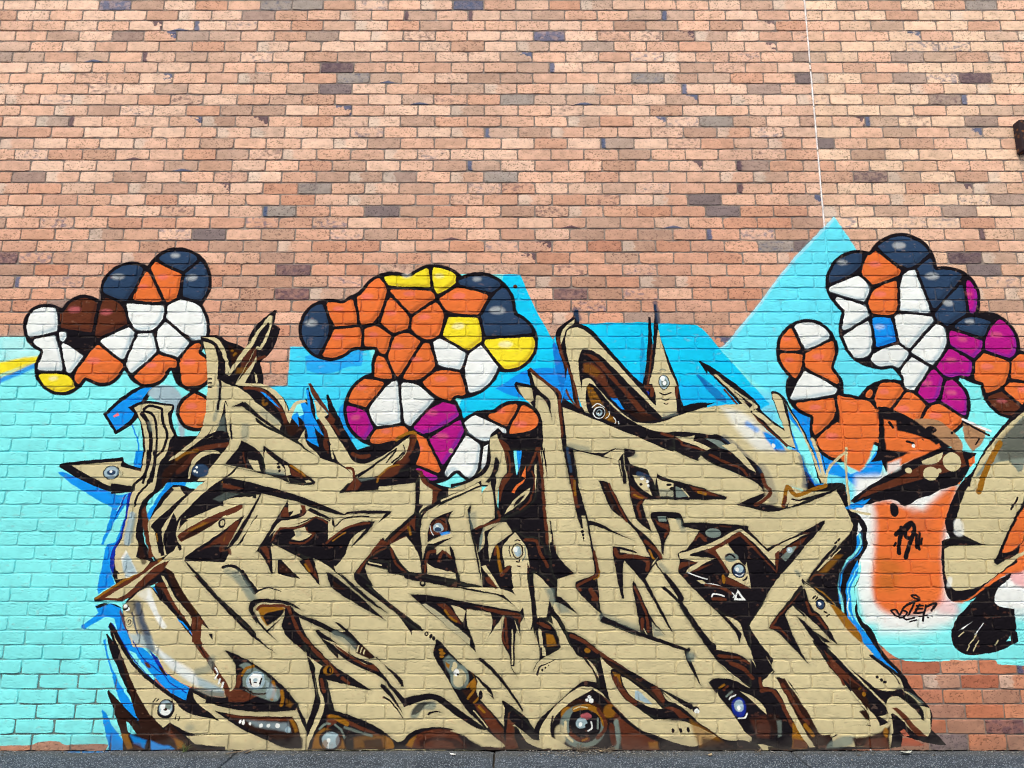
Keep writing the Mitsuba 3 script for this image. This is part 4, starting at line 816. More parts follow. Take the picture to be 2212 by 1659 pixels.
pG 11 0.5 0 0 -1019 1666 92 23 16 -15 -84 -23
PK 0 1 0 0 -553 1261 9 111 30 45 128 45 -37 -52 24 -75 -83 -37
pR 6 1 0 0 -542 1313 13 74 60 37 31 -7 16 -74 -52 -38
sK 3 1 8 8 -521 1365 30 45 53 -23
eS 3 1 33 30 -483 1354
eV 3 1 21 13 -486 1343
eW 2 1 11 7 -491 1365
pB 6 0.8 0 0 -475 1320 61 15 11 -18 -56 -15
sW 2 1 5 5 -536 1365 8 -37 16 -23
PK 0 1 0 0 -553 1254 87 33 83 7 -98 -48 -88 -88 -1 52
pT 0 1 0 0 -553 1257 79 45 75 15 16 -23 -83 -18 -52 -30
PK 0 1 0 0 -585 1180 44 52 46 -15 4 -37 41 37 50 -59 -5 81 23 -22 24 -110 24 -116 -82 15 -150 21 1 -36 -30 0 6 44
sR 4 1 20 20 -561 1136 21 59 38 7
sR 4 1 17 17 -478 1129 28 73 54 -44
sR 4 1 13 13 -554 1151 -13 -73 -6 -58
pT 0 1 0 0 -553 1129 53 -36 135 -29 1 -37 -188 29
pK 0 1 0 0 -554 1136 69 -29 120 -43 -16 65
PK 0 1 0 0 -589 1064 394 -80 0 -22 -139 18 -247 55
pK 0 1 0 0 -800 1093 218 -33 1 -25 -218 29
eK 0 1 19 20 -578 998
eT 0 1 9 9 -578 1001
eT 0 1 5 5 -579 1023
PK 0 1 0 0 -302 1454 30 53 -14 -75 38 -89 49 29 1 -22 -42 -22 -7 -45 51 -234 0 -36
sG 15 0.6 38 38 -264 1432 16 -45 50 -44
PK 0 1 0 0 -653 934 44 0 415 -72 0 -36 -100 15 0 -79 61 -154 -29 0 -16 56 -307 212
pT 0 1 0 0 -577 873 29 3 278 -198 0 -42 -111 70
pG 15 0.25 0 0 -577 873 29 3 278 -198 0 -42 -111 70
pR 7 1 0 0 -481 869 82 7 91 -121 -7 -21 -68 43
sO 6 1 16 16 -428 841 23 -50 37 -29
pT 0 1 0 0 -391 869 74 -28 9 -79 -53 43
sR 6 1 15 15 -354 855 160 -14
pK 0 1 0 0 -558 695 29 4 -14 -21
eK 0 1 10 15 -542 690
eT 0 1 4 7 -543 688
eK 0 1 9 14 -517 674
eK 0 1 9 14 -496 660
eK 0 1 10 10 -476 646
PK 0 1 0 0 -1326 789 60 -7 106 -50 76 -35 22 7 -70 57 38 -4 84 -81 153 -140 164 -111 9 -54 -14 0 -8 27 -152 152 -43 -14 -106 70 -54 56 -37 14 -227 95
pN 7 1 0 0 -993 620 59 0 54 -70 -21 -14 -90 42
lT 0 1 9 9 -984 585 10 31
lT 0 1 9 9 -961 578 10 28
lT 0 1 9 9 -939 571 6 21
sG 18 0.5 44 44 -1128 690 75 -42 46 -35
PK 0 1 0 0 -1254 704 14 9 114 -72 121 -84 90 -35 44 -14 61 -69 61 -68 75 -69 115 34 87 -7 103 -61 124 -88 94 -60 -43 -7 -123 67 -154 109 -58 13 -101 -34 -43 -17 -30 38 -76 88 -45 55 -104 35 -127 69 -114 84
pT 0 1 0 0 -1208 662 112 -35 107 -91 90 -48 -31 27 -119 42 -91 70
pR 5 1 0 0 -1140 634 83 -49 113 -70 45 -20 28 10 31 -45 -44 7 -104 55 -91 56
pT 0 1 0 0 -630 261 101 38 73 -24 139 -95 -22 -7 -109 82 -52 30
sG 17 0.8 51 51 -607 207 35 48 73 6
pK 10 0.8 0 0 -615 255 57 30 73 -3 -58 -14 -28 -54 -57 -7
PK 0 1 0 0 -527 211 14 17 51 3 29 -10 -65 0 -22 -17
PK 0 1 0 0 -830 377 7 14 22 -7 53 -61 69 -109 -60 68
sK 0 1 13 6 -805 312 29 -17 45 -40 53 -65
PK 0 1 0 0 -1319 669 62 -49 108 -105 98 -69 172 -96 -118 21 -184 48 38 -178 102 -27 227 -81 89 -87 51 7 34 47 86 33 129 7 87 -27 73 -54 108 -59 -609 6 -502 0 61 201 3 95 -24 41 -24 165 -64 112
pT 0 1 0 0 -1314 585 114 -90 -13 -21 -18 -14 6 -48 11 -62 39 -48 3 -74 -40 -68 -59 -107 -13 -27 -2 47 84 175 4 68 -42 109 -10 56
PK 0 1 0 0 -1315 606 115 -105 -44 0 -2 -89 20 -110 30 -13 -12 -55 -64 -161 -17 60 50 135 3 75
pT 0 1 0 0 -1298 557 98 -62 -13 -25 -12 -45 11 -75 39 -48 4 -81 -40 -74 -58 -127 -16 26 84 195 8 48 -32 54 -11 82 0 63
sR 4 1 22 22 -1319 662 63 -70 108 -97 46 -49
sR 6 1 18 18 -1072 425 38 -34
eO 7 1 34 28 -1162 470
eK 4 1 18 21 -1154 470
eO 4 1 7 12 -1150 470
sR 4 1 22 22 -1203 412 10 -41 12 -28
pR 6 1 0 0 -1156 207 36 7 162 -67 116 -41 74 -47 30 -46 -57 0 -46 80 -131 33 -103 47 -77 -53
sO 7 1 29 29 -1134 197 44 -10 59 -34
pO 7 1 0 0 -798 86 44 -13 23 -47 -7 -13 -50 0
pO 17 0.6 0 0 -984 73 85 20 101 -7 17 -73 -201 0
pN 17 0.8 0 0 -926 59 114 14 17 -60 -115 0
sG 7 0.8 14 14 -1044 133 73 -20 101 -27
pO 12 0.9 0 0 -1229 86 41 34 28 13 103 -47 25 -73 -208 0
eK 9 1 72 60 -1127 59
eS 7 1 56 47 -1124 59
eR 7 0.6 17 31 -1077 53
eO 7 0.6 19 24 -1159 39
eW 4 1 13 13 -1138 59
eW 2 1 4 17 -1138 29
sG 6 1 14 14 -1195 126 27 24 36 3
sG 6 1 12 12 -1103 147 38 -27 23 -47
pR 9 1 0 0 -638 46 42 47 100 33 100 0 58 -26 44 -41 58 -46 -416 0
pK 17 0.7 0 0 -581 59 100 21 115 -7 51 -27 50 -33 -301 0
pO 9 1 0 0 -659 26 27 40 36 20 -14 -33 -13 -40
pR 14 1 0 0 -552 33 57 33 115 -13 29 -40 -200 0
pK 17 0.9 0 0 -352 100 72 -27 130 -73 -114 0
PK 0 1 0 0 -1189 1033 -2 36 62 -36 177 -137 138 -121 -349 182
pN 7 1 0 0 -1166 1025 92 -65 -75 8
PK 0 1 0 0 -1131 1076 31 -22 154 -122 146 -115 -145 86
PK 0 1 0 0 -1026 1062 38 0 85 -73 -4 -7 -41 14 23 -28 176 -122 188 -135 -14 -7 -174 120 -213 144 -55 50
PK 0 1 0 0 -651 932 18 2 135 -9 298 -58 253 -43 22 29 7 -43 -7 -28 -30 -36 7 -70 -22 21 -7 49 -82 57 -58 -85 -66 -98 65 112 -22 85 -149 29 1 -114 23 -56 38 -98 -37 35 -315 254
pT 0 1 0 0 -579 874 37 0 270 -198 1 -56 -105 84
pG 15 0.35 0 0 -579 874 37 0 270 -198 1 -56 -105 84
pR 6 1 0 0 -483 874 75 0 91 -128 -75 36 -53 64
sO 6 1 15 15 -430 832 38 -43 37 -21
pT 0 1 0 0 -390 867 64 -14 30 -21 -14 -71 -38 35
pT 0 1 0 0 -289 839 149 -29 22 -78 -58 -112 -51 -28 -31 98 -30 49
pR 5 1 0 0 -244 860 297 -50 7 -35 -15 -29 -7 36 -163 35
pT 0 1 0 0 -51 800 -7 -39 -96 -113 -22 -21 59 91
PK 0 1 0 0 -51 796 30 7 44 -28 22 -36 -22 -35 -8 -98 0 -111 -22 0 44 -70 -51 63 0 76 -44 49 -8 77 8 56
sR 5 1 15 15 -44 782 8 -78 7 -98
sR 5 1 12 12 -51 718 -7 -42 15 -56
lT 0 1 9 9 1 711 -2 -203
pT 0 1 0 0 16 775 11 -29 25 -70 -22 28
pK 0 1 0 0 -553 683 7 18 15 3 -10 -25
eK 0 1 10 14 -542 692
eT 0 1 4 6 -541 690
eK 0 1 9 15 -515 676
eK 0 1 9 14 -499 662
PK 0 1 0 0 -503 585 25 70 11 0 49 -56 97 -91 110 -83 88 -75 8 -55 -37 41 -66 62 -14 -48 30 -61 167 -156 43 -87 -58 -13 -79 60 -94 87 -59 48 -74 115 -74 117 -68 90
pG 12 1 0 0 -439 536 36 28 82 -63 51 -55 -6 -75 -51 -14 -52 68 -37 56
eO 4 1 15 8 -453 592
eO 4 1 19 10 -444 574
eO 4 1 15 8 -447 554
pO 6 1 0 0 -424 522 29 -14 -7 -27 -14 14
pO 7 1 0 0 -269 371 36 54 -15 21 23 -34 0 -41 -29 -28
eG 7 1 58 76 -331 432
eT 9 0.8 41 55 -331 425
eT 4 1 16 21 -362 501
eT 4 1 10 15 -376 481
eW 4 1 19 21 -350 460
eK 2 1 7 7 -340 448
pN 7 1 0 0 -312 350 73 7 29 -68 -43 -21
sO 4 1 15 15 -275 302 43 62
sO 4 1 13 13 -239 275 36 41
sO 4 1 13 13 -283 371 43 41
pR 10 1 0 0 -238 268 57 0 88 -101 101 -108 -43 -39 -87 80
sO 6 1 14 14 -209 255 36 -34
lT 0 1 7 7 -238 228 87 -95
pT 0 1 0 0 -225 425 29 -34 73 -75 -44 27 -43 34
eK 0 1 12 27 -199 323
eK 0 1 6 27 -206 309
PK 0 1 0 0 -219 543 14 8 30 -15 125 -124 120 -164 -4 -20 -22 33 -102 130 -124 124 -22 11
PK 0 1 0 0 -65 282 8 10 36 -17 116 -81 28 -47 22 -27 15 53 65 55 99 74 -1 -34 -142 -101 -22 -54 14 -54 -43 -6 -43 20 107 -67 -222 0 -22 67 0 67 0 94
pR 5 1 0 0 -21 221 29 13 43 -34 44 -47 35 -40 36 -20 14 -34 -36 0 -50 41 -43 47 -43 20 7 -41 0 -53 36 -60 -93 -7 7 94
pR 4 1 0 0 137 100 30 47 72 74 -36 -54 -30 -67
PK 0 1 0 0 22 153 22 -13 21 -47 29 -47 100 -40 -150 0 -29 80
pT 0 1 0 0 1 147 36 16 36 -63 114 -54 7 -40 -86 27 -43 47 -28 60
pT 0 1 0 0 -57 268 14 -20 -7 -54 -9 13
pT 9 1 0 0 -194 140 144 -107 -7 -20 -93 7 -122 53 -109 40
PK 0 1 0 0 98 1062 38 0 7 -87 21 -200 96 -36 29 -49 21 -70 -23 -35 -118 -49 -37 -76 8 35 44 48 -21 105 -22 42 -21 142
pR 5 1 0 0 149 761 66 -8 37 -35 -81 14
pO 9 1 0 0 200 690 44 -7 22 -56 -59 0
pN 6 0.5 0 0 171 725 81 -14 -45 -14
pT 0 1 0 0 178 711 15 0 21 -154 -22 0
pT 0 1 0 0 148 711 15 -91 6 -98 -6 126
sK 0 1 16 4 158 446 11 35 29 20 74 32
eK 0 1 7 8 191 470
eK 0 1 6 7 211 484
eK 0 1 4 5 234 498
PK 0 1 0 0 173 1062 161 0 -1 -66 -49 -36 -15 -35 22 -22 41 -7 -1 -100 -34 -7 -37 14 0 -57 -26 22 1 106 11 15 22 -50 15 35 -6 65 -60 50
PK 0 1 0 0 253 803 37 -28 39 -64 0 -35 -25 63 -44 43
sG 18 0.5 45 45 283 860 48 -43
pK 4 1 0 0 322 187 -69 -34 -8 -80 28 -67 47 0
pT 0 1 0 0 275 153 29 20 -8 -73 -22 -14
PK 0 1 0 0 -344 1062 9 -73 157 -18 127 -43 -135 11 -149 29 -353 57 -16 37 30 0 129 -37 187 -21
pK 0 1 0 0 -194 1062 67 0 76 -123 -135 29
sR 5 1 15 15 -164 1033 83 -80
PK 0 1 0 0 -7 1062 11 -116 71 -86 0 -50 -22 43 -75 93 -105 116
sR 5 1 10 10 -22 1040 4 -51
PK 0 1 0 0 133 2287 32 8 23 -40 70 -48 7 -71 7 -79 -22 103 -62 71 -24 0 -8 -95 -31 48 23 15
PK 0 1 0 0 364 1885 23 0 77 -31 146 -23 79 54 130 -38 -8 -24 -69 8 5 -61 12 -130 -23 0 -11 153 -131 23 -184 46 34 -222 -61 0 -6 106
sG 19 0.5 31 31 387 1893 116 -23
sG 19 0.5 31 31 780 1839 46 -16
pT 0 1 0 0 610 1823 86 55 100 -31 -62 -8 -24 -46
pK 0 1 0 0 778 1770 122 -39 28 -76 -154 -15
pV 8 0.7 0 0 777 1724 107 -8 29 -69 -108 0
pK 0 1 0 0 961 1708 38 -23 113 -38 -115 0
sK 12 0.4 31 31 364 1885 12 -200
PK 0 1 0 0 -116 1808 15 8 23 -46 -23 -69 -53 -61 -23 7 53 69
eK 0 1 39 53 1034 2325
eS 5 1 33 47 1034 2325
eG 8 1 24 32 1036 2319
eW 3 1 14 16 1036 2319
eW 5 1 17 18 1025 2351
sK 0 1 9 9 1005 2251 31 -12 44 12
sK 0 1 8 8 1016 2211 27 -12 23 8
sK 0 1 6 6 1030 2176 15 -4 12 4
sG 5 1 6 6 1004 2408 24 8 23 -8
pG 16 0.5 0 0 1015 2104 103 24 7 -24 -111 -31
pK 0 1 0 0 1276 2473 20 0 37 -49 -3 -48
sK 2 1 9 2 216 1870 18 -200
lK 0 1 8 8 201 1854 6 -169
PK 0 1 0 0 -163 1835 19 23 5 -92 -38 -62 -54 -30 -69 -38 -107 -23 0 23 92 15 91 53 46 46
PK 0 1 0 0 -105 1804 23 -31 -34 -69 16 -46 -15 -60 15 -106 16 -30 7 53 -15 90 22 76 46 39 -15 138 93 0 123 0 23 -77 41 -527 22 -110 -136 -80 -165 323 -61 0 -159 -52 38 22 105 53 -4 142 -27 91 7 61
PK 0 1 0 0 -88 1492 3 113 15 69 46 46 39 -16 131 69 15 -15 -1 -130 -15 -98 -77 -61 -145 -59 -22 22
pR 5 1 0 0 -77 1658 53 54 31 -8 -69 -91 -15 -91 -11 0 3 83
pB 2 1 0 0 19 1858 46 0 -12 -100 -19 -61
pC 2 1 0 0 7 1858 23 0 12 -138 -12 -23
sR 4 1 15 15 -39 1858 23 -62 0 -76
pF 3 1 0 0 -8 1582 30 46 70 46 -31 15 31 69 0 -100 -62 -45 -15 -38
sR 5 1 15 15 107 1727 31 69 32 62
sR 5 1 12 12 130 1720 23 -62 -16 -76
pT 0 1 0 0 -50 1439 34 60 69 76 69 38 -15 -53 -85 -76
PK 0 1 0 0 11 1499 34 53 42 19 -26 -41 -46 -46
sR 5 1 11 11 53 1469 61 53 15 45
sR 5 1 20 20 181 1835 18 -131 14 -227 21 -223
pT 0 1 0 0 146 1758 15 15 4 -38 -4 -99 -5 -54 -3 107
sT 6 0.8 31 31 -411 1858 1 -1
pK 0 1 0 0 208 1858 12 0 11 -92 5 -108
PK 0 1 0 0 -298 1462 30 37 -10 -67 20 -82 68 7 -7 -29 -22 -133 45 37 -8 96 83 44 60 38 -106 -67 -18 -45 20 -162 22 96 52 36 84 60 68 -45 75 8 38 -37 22 -74 37 0 45 -66 97 -43 -106 -36 -9 -123 -29 50 -96 109 -23 -7 -8 -102 29 -200 -30 -56 -44 71 -30 56 -119 86 -67 15 -52 36 -225 28 1 -21 224 0 -9 130 -70 236
pT 0 1 0 0 -396 977 89 0 210 -43 44 -8 -15 15 119 -115 30 43 -89 93 -187 15
pT 0 1 0 0 -282 1432 15 30 122 37 27 -89 -133 -60
pG 15 0.5 0 0 -290 1447 53 15 1 -105 -30 -14
sR 5 1 15 15 -236 1350 61 22 91 30 -8 52
pG 6 1 0 0 -216 1261 19 67 7 7 -7 -103 -14 -37
pT 0 1 0 0 -61 1239 76 81 68 -66 22 -74 7 -80 -15 36 0 -72 14 -159 -30 -43 -74 100 -15 145 -15 7 -23 -14 -15 80
sO 5 1 20 20 -99 1232 16 -88 15 -80
sR 4 1 19 19 -68 1049 45 51
sR 5 1 14 14 -106 1217 -7 -37
eK 0 1 38 50 37 1204
eT 2 1 30 43 37 1204
eS 5 1 24 34 39 1202
eW 4 1 14 16 26 1213
sK 0 1 6 6 -12 1232 -4 -37 8 -29
sG 0 1 6 6 82 1239 4 -59 -19 -36
sK 0 1 8 8 22 1268 15 6 15 -6
sK 0 1 9 9 30 1136 15 -3 7 14
sK 0 1 8 8 33 1107 15 0
pK 0 1 0 0 44 1093 12 -58 3 -58 -7 58
pT 0 1 0 0 -196 1107 30 7 31 -50 82 -130 -22 7 -68 94
pR 6 1 0 0 -173 1035 30 7 53 -72 -15 -8 -53 44
sR 5 1 20 20 90 1276 68 -8 22 -66 52 -95
sR 5 1 18 18 279 1232 14 -96 89 -65
sO 5 1 9 9 263 1217 22 -95 45 -29
PK 0 1 0 0 142 1071 30 -7 119 -87 -1 -72 132 -93 -103 64 -52 15 0 -72 51 -57 28 -63 -43 49 -52 50 -21 64 15 43 -29 72
pT 0 1 0 0 142 1064 30 -15 74 -79 29 -51 -23 -86 -22 36 -68 -85 -14 107
sG 16 0.6 37 37 246 948 21 -72 81 -35
PK 0 1 0 0 230 862 11 29 11 -50 37 -43 57 -99 74 -21 116 -70 -191 0 -101 183 -8 -29 -88 15 0 114
PK 0 1 0 0 112 1035 22 29 25 -280 92 -22 43 -112 14 -42 -125 0 -14 98 -29 0 -14 113
pT 0 1 0 0 149 962 30 15 66 -51 -7 -43 -16 -92 -60 -7
pT 0 1 0 0 251 798 37 -28 51 -92 36 -70 -67 0 -21 98 -21 35
pR 4 1 0 0 155 755 44 7 52 -35 -8 -11 -73 25
pO 9 1 0 0 213 692 45 -7 28 -63 -66 -7
pT 0 1 0 0 169 720 19 -7 10 -105 -22 0
sK 0 1 8 2 254 1395 14 -112
PK 0 1 0 0 250 1402 18 -74 7 -96 -26 22 4 74
PK 0 1 0 0 249 1254 22 0 29 -96 97 -87 0 -11 -106 -33 -29 37
pT 0 1 0 0 251 1313 10 0 -1 -52 -10 0
sR 5 1 23 23 363 1858 0 0
PK 0 1 0 0 344 1874 62 0 9 -139 43 -183 43 -150 33 -207 35 -117 -1 -36 -37 -15 -106 -29 -14 8 113 43 15 22 -46 301 -14 60 -23 0 6 -82 -15 4 -22 78 -20 120
sV 8 0.8 17 17 371 1874 21 -154
sR 6 1 23 23 399 1681 20 -159 15 -30
sO 6 0.8 15 15 414 1658 2 -91
PK 0 1 0 0 407 1006 19 14 105 29 15 0 7 -14 11 -180 14 -50 -168 157
sR 4 1 18 18 535 1202 19 -131 -53 -44 -76 -36 15 -29
sO 4 1 10 10 566 1078 -5 -36 -30 -18
sR 6 1 30 30 507 962 36 -57
sR 6 1 22 22 521 905 22 -7
PK 0 1 0 0 564 862 14 -50 14 -21 227 -85 14 -35 -44 7 -220 84
PK 0 1 0 0 493 1402 76 -15 105 -59 126 -60 -134 52 -135 52 -35 -7
eK 0 1 12 10 460 1330
eK 0 1 9 9 465 1308
eK 0 1 6 9 468 1287
eK 0 1 4 4 470 1271
PK 0 1 0 0 575 1662 62 -7 29 -50 50 -106 65 -127 104 -67 86 -110 6 -44 -38 -15 14 -36 71 -80 78 -108 -10 -43 150 -191 -3 -63 -121 162 -33 92 -107 108 -3 21 104 -100 -6 28 -142 196 -71 -95 49 -93 117 -235 -22 14 -131 249 -43 65 -101 117 -16 -37 9 -202 -15 0 -46 231 -10 66 5 30 38 0 112 -30 11 -14 -116 25 -1 -18 195 -29 -49 117 -80 104 -119 75 -36 105
pN 8 1 0 0 598 1651 31 -8 49 -151 58 -90 -74 75
sR 5 1 14 14 644 1636 50 -121 57 -120
sR 5 1 26 26 670 1210 22 -44 83 7 104 -29 -2 -59
sR 5 1 23 23 869 1268 80 -66 21 -44
sO 5 1 14 14 897 1210 13 -44 15 -15
pT 3 1 0 0 916 1136 32 30 -8 -15 -32 -44
pT 0 1 0 0 867 1027 64 87 142 -188 -9 -28 -79 86 -22 -7 100 -94 -15 -14 -174 144
pK 0 1 0 0 963 977 23 11 92 -97 -15 -8
PK 0 1 0 0 773 991 12 22 14 -15 83 -193 28 -43 63 -77 -78 77 4 -98 -80 35 -11 106
sR 4 1 15 15 791 977 35 -79 41 -100
sR 4 1 22 22 836 777 -2 -57
sR 4 1 18 18 866 791 5 -85
lT 0 1 7 7 842 720 17 -35
pG 15 0.6 0 0 895 755 43 -35 28 -42 -60 -7
sG 22 0.5 52 52 585 791 205 -71
sV 19 0.5 37 37 1099 862 144 -170
sG 15 0.5 30 30 968 1114 128 -152
PK 0 1 0 0 751 1874 76 -16 -8 -31 -47 -15 21 -54 137 -54 40 -152 318 8 -2 -30 -408 7 -24 -38 62 -171 -104 67 -19 120 -32 189 -13 69
pT 5 1 0 0 799 1697 84 -8 28 -84 14 -45 -90 60
sV 8 0.7 31 31 838 1704 68 -23
eW 3 1 14 11 860 1674
eW 3 1 11 11 898 1655
eW 3 1 8 11 904 1628
eK 0 1 9 9 853 1636
pR 8 1 0 0 782 1628 67 -53 45 -30 -62 -8 -38 15
sO 6 1 12 12 810 1567 53 -22
sR 6 1 17 17 855 1522 -24 -30 12 -75
pK 0 1 0 0 710 1796 7 0 13 -107 -8 -8
PK 0 1 0 0 965 1708 33 -34 129 -31 163 -38 -3 -53 -317 0 -27 76
pT 5 1 0 0 960 1681 37 -23 99 -22 73 -84 -191 4
pG 15 0.6 0 0 972 1605 123 -7 28 -46 -145 4
eK 0 1 18 9 1039 1632
eK 0 1 20 11 1060 1605
eK 0 1 14 6 1079 1582
pK 0 1 0 0 1081 1639 15 0 58 -87 -23 0
pR 6 1 0 0 1165 1620 124 -30 -1 -23 -87 23
sV 6 0.7 15 15 1111 1628 76 -15
sO 6 1 14 14 1224 1590 64 -23
PK 0 1 0 0 909 1432 12 22 167 0 30 -22 13 -45 148 0 -2 -44 -49 14 -121 0 2 45 -91 15 27 -89 -48 -60 -11 -88 -15 15 4 88 -56 112
pR 5 1 0 0 934 1410 22 -23 68 -15 13 -44 -39 -45 -7 15 24 37 -60 30
pG 2 1 0 0 954 1424 57 0 2 -33 -49 0
pT 3 1 0 0 1018 1410 83 -8 13 -59 -2 -30 -100 -52 40 67
sG 15 0.5 30 30 1094 1402 27 -67
PK 0 1 0 0 1064 1874 73 -16 113 -62 -16 -7 -129 54
PK 0 1 0 0 -14 221 21 20 58 -54 43 -40 29 -34 22 54 131 115 118 102 59 28 65 -14 -13 62 -93 104 -72 119 -50 99 -52 28 -23 -42 9 92 7 25 11 -39 26 -36 36 -35 29 -71 52 -7 87 -56 58 -49 187 -118 179 -97 221 -109 6 -20 -22 -14 -100 48 -63 54 20 -47 43 -7 98 -82 139 -100 56 -41 100 -6 100 -7 83 0 -3 -40 -298 0 -215 -6 -201 0 -623 0 -5 207 -74 -148 -43 0 -57 54 -86 60
pT 0 1 0 0 275 268 133 103 73 6 72 -27 71 -75 -29 27 -86 55 -44 -21 -88 -47 -95 -68 -29 -54 -16 -81 14 -66 -65 -14 -21 67 15 74
pT 0 1 0 0 469 540 72 -59 27 -124 35 -41 0 20 -49 76 -28 48
PK 0 1 0 0 565 550 60 -207 6 -61 -36 13 -42 62 -12 124 -13 69
pR 6 1 0 0 369 676 22 14 66 -42 130 -84 144 -97 -72 41 -131 56 -14 28 -102 56
pO 13 0.6 0 0 426 606 89 7 28 -56 -29 -7 -59 14
eO 7 1 19 15 481 588
sR 4 1 13 13 525 585 11 -21 -15 -21
pN 10 1 0 0 558 550 101 -55 143 -104 142 -82 12 -54 -155 116 -129 68
pR 6 1 0 0 874 371 44 6 48 -75 -16 -34 -42 48
eR 7 0.7 15 11 895 350
pT 0 1 0 0 558 550 71 -69 143 -104 177 -136 -58 0 -129 61 -64 41 -12 96 -50 42 -15 -14 7 -42 55 -116 71 -41 127 -88 0 0 202 0 183 -100 -119 -67 -142 33 -113 40 -100 27 -70 47 -71 61 -48 88
PK 0 1 0 0 622 474 22 7 50 -35 150 -82 105 -123 81 41 125 -109 -72 -6 -187 27 -100 47 -99 61 -56 82
pT 0 1 0 0 690 432 40 -13 71 -55 57 -35 83 -85 -72 4 -100 47 -70 76
pS 4 1 0 0 771 350 29 0 84 -82 -21 0 -93 34
pO 10 1 0 0 636 460 43 -14 6 -69 13 -34 -42 69
sR 7 1 32 32 649 419 49 -83 71 -61
pR 6 1 0 0 949 248 66 13 98 -74 -59 -7 -41 54
pO 22 0.7 0 0 1112 180 84 -54 70 -46 41 -34 -145 -26 -39 86
pN 22 0.8 0 0 1179 73 114 -14 70 -39 -187 -7
pK 17 0.7 0 0 854 241 86 -34 143 -34 -101 -6 -86 20
PK 0 1 0 0 953 343 64 -27 114 -48 -1 -27 -22 -7
pT 0 1 0 0 953 343 28 -14 134 -95 -64 27 -36 21
eK 0 1 23 18 1151 238
eW 2 1 17 15 1156 228
eK 0 1 9 12 1005 116
pK 0 1 0 0 1038 133 21 -7 -1 -20 -14 0
eK 0 1 10 16 1095 123
pR 7 1 0 0 289 221 88 68 132 61 100 -61 85 -82 84 -87 127 -74 13 -40 -237 0 -58 235 -115 61
pK 9 1 0 0 289 221 103 81 117 48 72 -41 42 -68 -115 41 -117 -14 -88 -81
eN 7 1 152 128 448 173
eO 10 1 43 41 347 214
eO 12 0.8 36 41 608 228
pR 9 1 0 0 678 167 43 -14 85 -53 99 -47 5 -47 -207 0
pO 14 0.7 0 0 847 46 58 7 6 -40 -58 0
eG 10 1 144 128 440 140
eT 14 0.8 36 60 302 93
sK 7 1 14 14 253 194 -8 -81 28 -74
eK 6 1 101 108 454 153
sT 6 1 16 16 332 167 6 -67 36 -41
sO 4 1 32 32 391 241 87 14 72 -41 27 -61
sR 6 1 22 22 536 241 42 -61 -2 -60 -44 -47
sR 6 1 24 24 367 100 50 -34 57 0
eK 3 1 72 67 449 160
sT 3 1 7 7 384 241 43 14 44 -7
eP 6 0.5 36 20 463 200
eS 6 0.8 36 30 433 160
eW 4 1 10 13 426 153
eK 4 1 17 13 469 147
sW 3 0.8 9 9 491 167 6 -34 -22 -20
sG 4 1 12 12 535 187 -2 -61
sO 3 1 11 11 438 59 29 10
eW 2 1 10 11 485 312
eW 2 1 10 10 470 294
eW 2 1 15 15 497 289
sG 10 1 29 29 650 167 11 -94 -15 -53
sR 10 0.8 36 36 620 140 12 -94
pT 7 1 0 0 180 100 -8 -80 72 -7 -6 107 -21 53
PK 0 1 0 0 1095 585 30 21 10 -14 -19 -28 78 -193 -54 82 -40 83
PK 0 1 0 0 570 775 16 21 189 -85 132 -35 123 -49 102 -35 -8 -14 -95 28 -145 49 -189 70 -118 36
eG 22 0.8 29 28 1137 550
PK 0 1 0 0 1101 1062 53 0 505 -15 -9 -130 -126 -171 105 -140 -16 -229 -33 -6 31 -21 -23 -344 -80 33 -133 189 -123 143 -13 27 31 27 58 0 71 -34 100 -27 -112 75 -111 111 -165 239 -41 78 17 29 28 -29 164 -275 161 -14 96 -90 -22 104 -37 112 -35 -77 -4 56 -82 106 -91 107
pT 0 1 0 0 1386 789 65 -28 33 -57 53 -209 -41 41 -57 35 -146 21 -179 254 -20 43 135 165 51 -158 166 -206 -3 -56
pT 0 1 0 0 974 1062 150 0 240 -266 82 -113 -7 -53 43 46 -24 85 27 -36 59 -237 -34 48 -70 49 -147 7 -193 282 2 43
PK 0 1 0 0 974 1062 30 0 106 -145 -17 -43 200 -282 161 -21 89 -90 5 -35 29 -7 8 -96 -198 89 -111 118 -212 332 8 28
PK 0 1 0 0 1371 796 82 -120 -3 -49 -11 7 -1 49 -75 99
PK 0 1 0 0 1124 1062 536 0 -10 -145 -134 -178 112 -147 -14 -201 -66 48 -3 62 -87 260 -87 35 -105 107
pT 0 1 0 0 1375 796 76 -28 17 -29 72 -251 -65 188 -29 14
pR 5 1 0 0 1299 557 23 14 130 -21 -29 -7 -81 -7
pR 5 1 0 0 1370 522 65 -14 70 -48 25 -69 -13 21 -55 62 -86 27
pT 0 1 0 0 1304 522 188 -158 -125 96
pT 0 1 0 0 1515 732 134 171 -22 -325 -36 70
sR 4 1 12 12 1602 481 -47 -42 2 -89
pR 5 1 0 0 1226 996 74 -7 116 -57 -1 -22 -117 50
sW 2 1 7 7 1196 1004 75 0 145 -72 -1 -22
pT 2 1 0 0 1185 1011 27 7 29 -22 -31 -7
sR 4 1 19 19 1295 903 31 14 73 -18
sW 3 1 10 10 1281 910 8 22 75 -7
pW 1 1 0 0 1447 957 64 -65 -82 0
pK 0 1 0 0 1450 935 31 -32 -37 0
pT 0 1 0 0 1379 1062 165 0 -6 -91 -87 47 -59 22
eG 3 1 45 29 1468 1054
eS 3 1 37 22 1476 1062
sO 4 1 18 18 1370 1040 13 -29
sR 4 1 19 19 1391 1018 74 -22 73 -28
PK 0 1 0 0 1243 398 27 24 58 3 71 -41 84 -55 118 -135 -13 -188 -66 33 -147 189 -123 136
pN 17 1 0 0 1417 207 103 27 79 -61 -8 -127 -61 0
